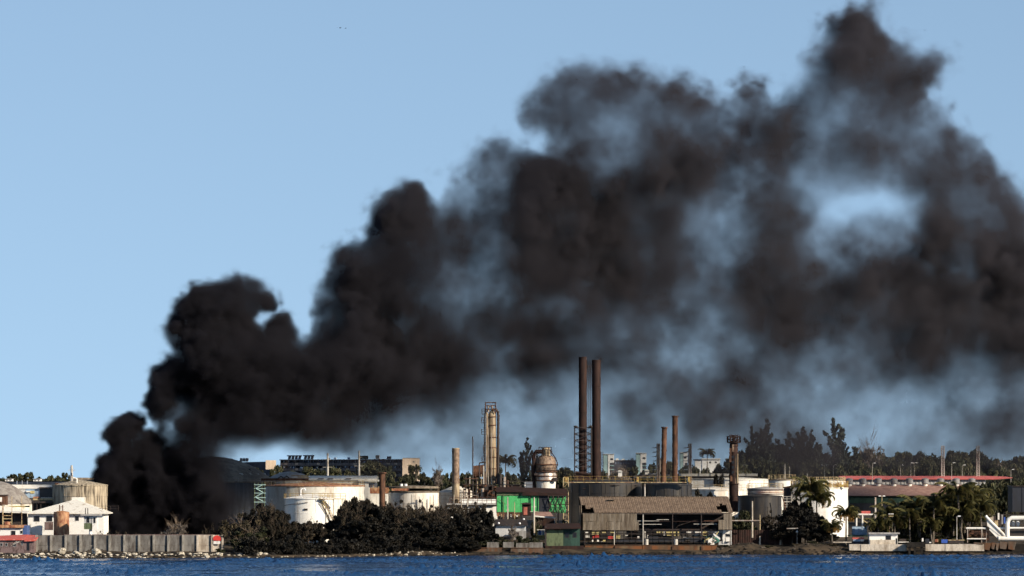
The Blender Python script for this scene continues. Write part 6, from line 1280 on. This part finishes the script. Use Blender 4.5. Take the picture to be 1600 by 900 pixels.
for i in range(15): px = 612 + 9.6*i + rnd.uniform(-4, 4); tree('thin%d' % (i % 3), px, 1236 + rnd.uniform(-5, 5), 781 + rnd.uniform(-3, 7), 'thin twiggy tree letting the white tanks show through', group='twiggy trees before the cream tank', wpx=rnd.uniform(34, 46))
for i, (px, yt, wd) in enumerate([(752, 789, 26), (762, 796, 24), (741, 808, 30), (730, 815, 28), (766, 812, 26), (706, 808, 30), (690, 806, 34)]): tree('scrub%d' % (i % 5), px, 1232 + i, yt, 'black leaved tree before the low white annex', group='black trees before the annex', wpx=wd)
tree('bush0', 783, 1214, 838, 'green bush sprawling before the grey sheet shed', 'bush', wpx=34, name='bush'); tree('bush1', 815, 1213, 836, 'yellow green bush by the grey sheet shed', 'bush', wpx=34, name='bush'); tree('bush2', 836, 1213, 838, 'olive bush before the blue barrels', 'bush', wpx=26, name='bush'); tree('bush2', 762, 1213, 842, 'dark bush behind the upper quay blocks', 'bush', wpx=36, name='bush')
tree('sprawl0', 838, 1228, 810, 'leafy shrub at the foot of the taller pale pole', 'shrub', wpx=24, name='shrub'); tree('sprawl0', 872, 1226, 810, 'leafy shrub over the dark roof of the green house', 'shrub', wpx=28, name='shrub')
tree('bare0', 800.5, 1216, 820, 'black leafless little tree against the grey sheet shed', wpx=22); tree('bush0', 740, 1222, 824, 'olive shrub in the dark scrub before the annex', 'shrub', wpx=30, name='shrub')
for i, (px, yt) in enumerate([(787, 800), (795, 798), (803, 797), (811, 800), (782, 806), (808, 806)]): tree('thin%d' % (i % 3), px, 1233, yt, 'thin brown shrub below the green shed wall', 'shrub', group='thin shrubs below the green shed', wpx=14, name='shrub')
# wall end: bare tree and sprawling dry trees
tree('bare0', 276, 1212, 811, 'pale leafless spreading tree behind the panelled wall', wpx=54); tree('sprawl1', 376, 1208, 802, 'dry feathery tree overhanging the paler wall end', wpx=66); tree('sprawl0', 392, 1205, 822, 'olive sprawling tree next to the dry feathery one', wpx=62); tree('sprawl0', 376, 1203, 838, 'low sprawling bush covering the last wall post', 'bush', wpx=50, name='bush'); tree('sprawl1', 402, 1202, 838, 'dry low bush at the end of the rubble', 'bush', wpx=40, name='bush')
tree('bush1', 344, 1201.5, 856.5, 'small round green bush at the foot of the paler panels', 'bush', wpx=24, name='bush')
for i, (px, yt) in enumerate([(170, 828), (184, 830), (198, 829), (214, 832), (158, 829), (236, 833), (322, 822), (333, 818), (345, 812)]): tree('thin%d' % (i % 3), px, 1209.5, yt, 'wispy weed topping the panelled wall', 'weed', group='weeds behind the panelled wall', wpx=15, name='weed')
# right side
for i, (px, dd_, yt, wd, k) in enumerate([(1229, 1236, 792, 44, 't1'), (1246, 1234, 786, 48, 's0'), (1262, 1236, 784, 44, 's1'), (1238, 1230, 806, 46, 's2'), (1258, 1230, 804, 50, 's3'), (1276, 1232, 800, 44, 's4'), (1284, 1228, 818, 42, 's1'), (1266, 1226, 822, 46, 's0'), (1222, 1230, 812, 40, 't0'), (1211, 1232, 808, 30, 't2'), (1240, 1240, 778, 36, 's3'), (1298, 1228, 830, 30, 's2')]):
    tree({'t': 'thin', 's': 'scrub'}[k[0]] + k[1], px, dd_, yt, 'dark tangled tree in the thicket beside the rust brown fence', group='thicket beside the rust brown fence', wpx=wd)
tree('bush1', 1160, 1240, 795, 'green leafy bush between the boat shed and the soot black tank', 'bush', wpx=38, name='bush'); tree('bush2', 1151, 1240, 800, 'rounded green bush behind the end of the boat shed', 'bush', wpx=26, name='bush'); tree('bush0', 1168, 1236, 806, 'green bush at the foot of the white cross pole', 'bush', wpx=34, name='bush')
tree('thin1', 1198, 1238, 796, 'pale twiggy shrub against the soot black tank', 'shrub', wpx=30, name='shrub'); tree('scrub2', 1094, 1252, 764, 'dark bush top poking over the boat shed roof', 'bush', wpx=30, name='bush', zbase=4); tree('scrub1', 1108, 1254, 768, 'low dark bush top beside the one over the boat shed', 'bush', wpx=24, name='bush', zbase=4)
palm(1266, 1238, 765, 'big windblown palm in front of the brightest white tank', size=1.5, dry=1, wind=.8, lean=-.1); palm(1276, 1236, 781, 'second windblown palm leaning from the thicket', size=1.15, dry=1, wind=.8)
palm(1322, 1228, 803, 'palm with orange dying fronds beside the bright white tank', size=.95, dry=6, wind=.6); palm(1300, 1224, 823, 'stunted palm with dead orange fronds', size=.75, dry=7, wind=.3)
PL = [(1372, 822, .8, 'small palm behind the harbour cabin'), (1387, 806, 1.0, 'palm at the near edge of the grove'), (1404, 797, 1.05, 'palm just beyond the pale double post'), (1421, 806, .95, 'low crowned palm over the jetty'), (1432, 792, 1.1, 'high crowned palm over the jetty'), (1447, 802, 1.0, 'palm over the bin and boxes'), (1459, 789, 1.1, 'palm above the orange box'), (1471, 801, 1.0, 'palm above the blue tarpaulin'), (1484, 786, 1.15, 'palm before the slim white lamp post'), (1497, 771, 1.3, 'tallest palm of the grove, under the arched hut'), (1508, 790, 1.1, 'palm beyond the slim white lamp post'), (1520, 778, 1.2, 'dark palm reaching to the loading arm'), (1532, 796, 1.0, 'last palm beside the white loading arm'), (1413, 822, .8, 'short palm at the wall near the jetty'), (1454, 822, .8, 'short palm close to the bins'), (1490, 815, .85, 'short palm around the slim white lamp post'), (1515, 814, .9, 'short palm near the feed pipe'), (1398, 816, .9, 'drooping palm just behind the cabin roof edge'), (1437, 812, .9, 'drooping palm with low crown beyond the jetty'), (1466, 812, .9, 'low crowned palm over the blue tarpaulin'), (1503, 803, 1.0, 'drooping palm half way up beside the tallest palm'), (1480, 826, .8, 'stubby palm behind the blue tarpaulin'), (1427, 826, .75, 'stubby palm behind the jetty')]
for i, (px, yc, s_, lb) in enumerate(PL): palm(px, 1226 + (i*5) % 14, yc, lb, 'coconut palms along the harbour wall', lean=rnd.uniform(-.12, .12), size=s_*1.12, dry=0, wind=.75)
for i in range(16): px = 1372 + 10.5*i; tree('scrub%d' % (i % 5), px, 1244 + rnd.uniform(-3, 6), 812 + rnd.uniform(-6, 10), 'dark undergrowth tree filling the palm grove', group='undergrowth in the palm grove', wpx=rnd.uniform(30, 44))
for i in range(13): px = 1378 + 12*i + rnd.uniform(-4, 4); tree('sprawl0' if i % 2 else 'bush1', px, 1231 + rnd.uniform(-2, 2), 833 + rnd.uniform(-6, 5), 'low leafy shrub at the foot of the palms', 'shrub', group='low shrubs among the palms', wpx=rnd.uniform(20, 32), name='shrub')
for i, (px, yt, wd) in enumerate([(1120, 852, 26), (1134, 851, 30), (1150, 853, 26), (1105, 856, 18), (1172, 851, 24), (1200, 852, 26), (1250, 848, 30), (1272, 845, 30), (1300, 848, 26)]): tree('bush%d' % (i % 3) if i % 2 else 'sprawl1', px, 1221, yt, 'low brown scrub on the earth bank', 'scrub', group='scrub on the earth bank', wpx=wd, name='scrub')
# ---------------------------------------------------------------- smoke: a voxel volume, density worked out here and handed to a Volume Cube
OUT = [(158,850),(160,795),(152,760),(148,742),(160,715),(172,698),(168,682),(180,658),(195,646),(212,648),(227,655),(233,668),(222,668),(228,668),
(232,664),(232,640),(232,620),(236,608),(231,590),(233,576),(246,572),(254,562),(250,548),(262,548),(250,532),(249,514),(262,498),(270,480),(284,465),(302,449),
(322,445),(345,436),(368,431),(388,433),(406,446),(422,460),(428,474),(424,487),(404,492),(392,503),(404,507),(412,496),(430,489),(448,492),(462,505),(474,526),
(482,520),(480,490),(482,465),(496,440),(510,422),(512,400),(524,380),(545,376),(566,370),(575,345),(580,314),(600,300),(622,290),(642,282),(664,285),
(672,300),(686,312),(697,288),(707,268),(728,246),(748,228),(770,217),(795,210),(812,222),(825,236),(842,232),(846,210),(824,202),(813,182),(815,162),(832,142),(850,120),
(880,105),(912,95),(955,88),(972,98),(1000,92),(1022,97),(1046,112),(1062,118),(1084,128),(1112,134),(1142,141),(1165,129),(1195,130),(1212,152),(1228,134),
(1240,118),(1240,86),(1264,72),(1286,50),(1300,30),(1322,22),(1352,15),(1368,8),(1378,22),(1378,42),(1392,52),(1410,60),(1424,56),(1432,70),(1452,73),(1474,76),
(1481,92),(1476,112),(1462,130),(1447,142),(1452,155),(1470,170),(1492,187),(1512,206),(1538,221),(1556,246),(1582,276),(1594,302),(1606,330),(1640,350),(1700,380),(1800,400),
(1800,752),(1000,752),(430,735),(400,760),(398,850)]
TAU = [0.0,.22,.45,.80,1.2,1.75,2.5,3.6,5.2,8.5]
#   150  200  250 ...
ROWS = '''
0   00000000000000000000000020000000 00
50  00000000000000000000004675421000 00
100 00000000000000355554336766653100 00
150 00000000000003555666567777654200 00
200 00000000000033443666667777764300 00
250 00000000000244345788766666767533 00
300 00000000045344886877663101356652 00
350 00000000267556899866662001366665 44
400 00000004688856899877775345677756 55
450 00088706988767899866776788999887 66
500 00699889988788898865577688999988 88
550 00588999998888888764346467866898 99
600 07999999888755544455444454444455 66
650 39999999864443333445555444454444 44
700 99995322233443332223344443333433 33
750 99993111222222222222222222222222 22
800 99993120000000000000000000000000 00
850 99993120000000000000000000000000 00
'''
grid = []
for ln in ROWS.strip().splitlines():
    a = ln.split()
    s = a[1] + (a[2] if len(a) > 2 else '')
    s = (s + '0' * 40)[:34]
    grid.append([TAU[int(c)] for c in s])
grid = np.array(grid, dtype=np.float32)     # rows y 0..850, cols x 150..1800

def build_smoke():
    th = math.atan(0.68)
    ct, st = math.cos(th), math.sin(th)
    o = Vector((-90.0, 1267.0, -2.0))
    L, W, H = 284.0, 50.0, 142.0
    nx, ny, nz = 450, 62, 250
    du, dv, dz = L / (nx - 1), W / (ny - 1), H / (nz - 1)
    rng = np.random.default_rng(11)
    fu = np.fft.fftfreq(nx, du); fv = np.fft.fftfreq(ny, dv); fz = np.fft.rfftfreq(nz, dz)
    K = np.sqrt(fu[:, None, None]**2 + fv[None, :, None]**2 + fz[None, None, :]**2)
    K[0, 0, 0] = 1
    K0 = K
    FU, FV = fu[:, None, None], fv[None, :, None]
    K2 = np.sqrt((FU*ct - FV*st)**2 + ((FU*st + FV*ct)*2.4)**2 + fz[None, None, :]**2); K2[0, 0, 0] = 1
    def noise(lo, hi, beta, K=K0):
        wn = rng.standard_normal((nx, ny, nz), dtype=np.float32)
        F = np.fft.rfftn(wn)
        k = K * hi                          # hi = longest wavelength kept
        F *= K ** (-beta) * np.exp(-(K * lo)**2) * (1 - np.exp(-k**4))
        n = np.fft.irfftn(F, s=(nx, ny, nz)).astype(np.float32)
        return n / n.std()
    u = np.linspace(0, L, nx, dtype=np.float32)[:, None, None] - 8.0
    v = np.linspace(-W/2, W/2, ny, dtype=np.float32)[None, :, None]
    z = np.linspace(0, H, nz, dtype=np.float32)[None, None, :]
    X = o.x + u * ct - v * st
    Y = o.y + u * st + v * ct
    px = 800 + FPX * X / Y + 0 * z
    py = HY - FPX * (z + o.z - EYE) / Y
    n1 = noise(2.5, 45, 1.9); n2 = noise(2.5, 45, 1.9); n3 = noise(0.8, 22, 1.75); n4 = noise(0.8, 30, 2.0)
    n5 = noise(0.5, 12, 1.45, K2); m1 = noise(0.9, 50, 2.15, K2); m2 = noise(0.6, 16, 1.6, K2); m3 = noise(.9, 30, 2.0, K2)
    # calmer wind-spread smoke further right: growing displacement
    g = np.clip((px - 150) / 900, 0, 1)
    wa = 4 + 13 * g
    qx = px + wa * n1 + (4 + 7 * g) * m3
    qy = py + wa * n2 + (4 + 8 * g) * m1
    # signed distance map of the outline on a 4 px raster
    step = 4
    gx = np.arange(100, 1840, step); gy = np.arange(-60, 880, step)
    GX, GY = np.meshgrid(gx, gy, indexing='ij')
    inside = np.zeros(GX.shape, bool); dist = np.full(GX.shape, 1e9)
    n = len(OUT)
    for i in range(n):
        x0, y0 = OUT[i]; x1, y1 = OUT[(i + 1) % n]
        if y0 != y1:
            c = ((y0 > GY) != (y1 > GY)) & (GX < (x1 - x0) * (GY - y0) / (y1 - y0) + x0)
            inside ^= c
        ex, ey = x1 - x0, y1 - y0
        t = np.clip(((GX - x0) * ex + (GY - y0) * ey) / (ex * ex + ey * ey), 0, 1)
        dist = np.minimum(dist, np.hypot(GX - x0 - t * ex, GY - y0 - t * ey))
    sdm = np.where(inside, dist, -dist).astype(np.float32)
    def lookup(img, x, y):
        x = np.clip(x, 0, img.shape[0] - 1.001); y = np.clip(y, 0, img.shape[1] - 1.001)
        i = x.astype(np.int32); j = y.astype(np.int32); fx = x - i; fy = y - j
        return (img[i, j] * (1-fx) * (1-fy) + img[i+1, j] * fx * (1-fy) + img[i, j+1] * (1-fx) * fy + img[i+1, j+1] * fx * fy)
    # smooth the tone table (catmull-rom to a 10 px raster)
    def up(a, ax, f):
        a = np.moveaxis(a, ax, 0); m = a.shape[0]
        t = np.arange((m - 1) * f + 1) / f; i = np.minimum(t.astype(int), m - 2); fr = (t - i)[:, None]
        P = lambda k: a[np.clip(i + k, 0, m - 1)]
        p0, p1, p2, p3 = P(-1), P(0), P(1), P(2)
        r = 0.5 * (2*p1 + (p2-p0)*fr + (2*p0-5*p1+4*p2-p3)*fr**2 + (3*p1-p0-3*p2+p3)*fr**3)
        return np.moveaxis(r, 0, ax)
    T = np.maximum(up(up(grid, 0, 5), 1, 5), 0).T.astype(np.float32)      # [x, y]
    sd = lookup(sdm, (px + 3 * n1 - gx[0]) / step, (py + 3 * n2 - gy[0]) / step)
    tau = lookup(T, (qx - 150) / 10, qy / 10)
    tau = tau + np.clip(g * 1.3, 0, 1) * (1.06 * np.maximum(tau, 1e-4)**.74 - tau)      # wind-thinned downwind
    soft = 12 + 36 * g
    bill = 1.3 - np.abs(n3) * 1.5
    rim = np.clip(sd / 34, 0, 1)
    s2 = sd + (7 + 5 * g) * (0.32 * n3 - 0.55 * (np.abs(n4) - .8)) * (1 - 0.7 * rim) + (2.0 + 2 * g) * m2 * (1 - .8 * rim) + 4 + 9 * g
    edge = np.clip(s2 / soft, 0, 1); edge = edge * edge * (3 - 2 * edge)
    # thickness along v: round body, thinner near the outline
    wr = np.clip(sd / 95, 0.0, 1)
    half = 4.0 + 17.0 * np.sqrt(1 - (1 - wr)**2)
    fire = np.clip((px - 150) / 250, 0.45, 1)
    half = half * fire
    prof = np.clip((half - np.abs(v - 2.0 * n2) + 2.4 * n4 * fire + 1.3 * n3 * fire) / 3.0, 0, 1)
    veil = np.clip((1.2 - tau) / 1.0, 0, 1)
    cl = np.exp(np.clip((0.42 + .12 * g) * m1 * (1 - .3 * veil) + (.26 - .10 * g) * m2 * (1 - .4 * veil) + (.22 - .12 * g) * n3, -2.6, 1.7)) * (1 - .08 * g)
    rho = tau * edge * prof * cl / np.maximum(prof.sum(axis=1, keepdims=True) * dv, 4.0) * 1.25 * ct
    rho *= np.clip((1800 - px) / 60, 0, 1)
    rho[rho < 0.002] = 0
    rho[0] = rho[-1] = 0; rho[:, 0] = rho[:, -1] = 0; rho[:, :, -1] = 0
    d = np.ascontiguousarray(rho.transpose(2, 1, 0).ravel().astype(np.float32))   # index = ix + nx*(iy + ny*iz)
    me = bpy.data.meshes.new('smoke')
    me.vertices.add(len(d))
    at = me.attributes.new('soot', 'FLOAT', 'POINT')
    at.data.foreach_set('value', d)
    ob = bpy.data.objects.new('smoke', me)
    scene.collection.objects.link(ob)
    ob.location = (o.x - 8 * ct, o.y - 8 * st, o.z)
    ob.rotation_euler = (0, 0, th)
    m = bpy.data.materials.new('smoke')
    m.use_nodes = True
    m.node_tree.nodes.clear()
    pv = m.node_tree.nodes.new('ShaderNodeVolumePrincipled')
    pv.inputs['Color'].default_value = (0.060, 0.059, 0.071, 1)
    pv.inputs['Density'].default_value = 1.0
    pv.inputs['Anisotropy'].default_value = 0.15
    # fresh soot by the fire is blackest, the aged smoke downwind browner
    MN = m.node_tree.nodes.new; ML = m.node_tree.links.new
    tc_ = MN('ShaderNodeTexCoord'); sx_ = MN('ShaderNodeSeparateXYZ'); ML(tc_.outputs['Object'], sx_.inputs[0])
    mr_ = MN('ShaderNodeMapRange'); ML(sx_.outputs[0], mr_.inputs[0]); mr_.inputs[1].default_value = 15; mr_.inputs[2].default_value = 170
    mc_ = MN('ShaderNodeMix'); mc_.data_type = 'RGBA'; ML(mr_.outputs[0], mc_.inputs[0])
    mc_.inputs[6].default_value = (.040, .038, .047, 1); mc_.inputs[7].default_value = (.100, .094, .110, 1); ML(mc_.outputs[2], pv.inputs['Color'])
    om = m.node_tree.nodes.new('ShaderNodeOutputMaterial')
    m.node_tree.links.new(pv.outputs[0], om.inputs['Volume'])
    me.materials.append(m)
    ng = bpy.data.node_groups.new('smoke_voxels', 'GeometryNodeTree')
    ng.interface.new_socket('Geometry', in_out='INPUT', socket_type='NodeSocketGeometry')
    ng.interface.new_socket('Geometry', in_out='OUTPUT', socket_type='NodeSocketGeometry')
    N = ng.nodes.new; lk = ng.links.new
    gi = N('NodeGroupInput'); go = N('NodeGroupOutput')
    vc = N('GeometryNodeVolumeCube')
    vc.inputs['Min'].default_value = (0, -W/2, 0); vc.inputs['Max'].default_value = (L, W/2, H)
    vc.inputs['Resolution X'].default_value = nx; vc.inputs['Resolution Y'].default_value = ny; vc.inputs['Resolution Z'].default_value = nz
    pos = N('GeometryNodeInputPosition'); sp = N('ShaderNodeSeparateXYZ'); lk(pos.outputs[0], sp.inputs[0])
    def idx(out, lo, size, cnt):
        a = N('ShaderNodeMath'); a.operation = 'SUBTRACT'; lk(out, a.inputs[0]); a.inputs[1].default_value = lo
        b = N('ShaderNodeMath'); b.operation = 'MULTIPLY'; lk(a.outputs[0], b.inputs[0]); b.inputs[1].default_value = (cnt - 1) / size
        c = N('ShaderNodeMath'); c.operation = 'ROUND'; lk(b.outputs[0], c.inputs[0])
        return c.outputs[0]
    ix, iy, iz = idx(sp.outputs[0], 0, L, nx), idx(sp.outputs[1], -W/2, W, ny), idx(sp.outputs[2], 0, H, nz)
    m1 = N('ShaderNodeMath'); m1.operation = 'MULTIPLY_ADD'; lk(iz, m1.inputs[0]); m1.inputs[1].default_value = ny; lk(iy, m1.inputs[2])
    m2 = N('ShaderNodeMath'); m2.operation = 'MULTIPLY_ADD'; lk(m1.outputs[0], m2.inputs[0]); m2.inputs[1].default_value = nx; lk(ix, m2.inputs[2])
    na = N('GeometryNodeInputNamedAttribute'); na.data_type = 'FLOAT'; na.inputs[0].default_value = 'soot'
    si = N('GeometryNodeSampleIndex'); si.data_type = 'FLOAT'; si.domain = 'POINT'
    lk(gi.outputs[0], si.inputs['Geometry']); lk(na.outputs[0], si.inputs['Value']); lk(m2.outputs[0], si.inputs['Index'])
    lk(si.outputs[0], vc.inputs['Density'])
    sm = N('GeometryNodeSetMaterial'); sm.inputs['Material'].default_value = m
    lk(vc.outputs[0], sm.inputs['Geometry']); lk(sm.outputs[0], go.inputs[0])
    md = ob.modifiers.new('voxels', 'NODES'); md.node_group = ng
    ob['kind'] = 'stuff'
    ob['label'] = 'huge black oil smoke plume rising from the burning yard and drifting over the refinery'
    ob['category'] = 'smoke'
    return ob
build_smoke()
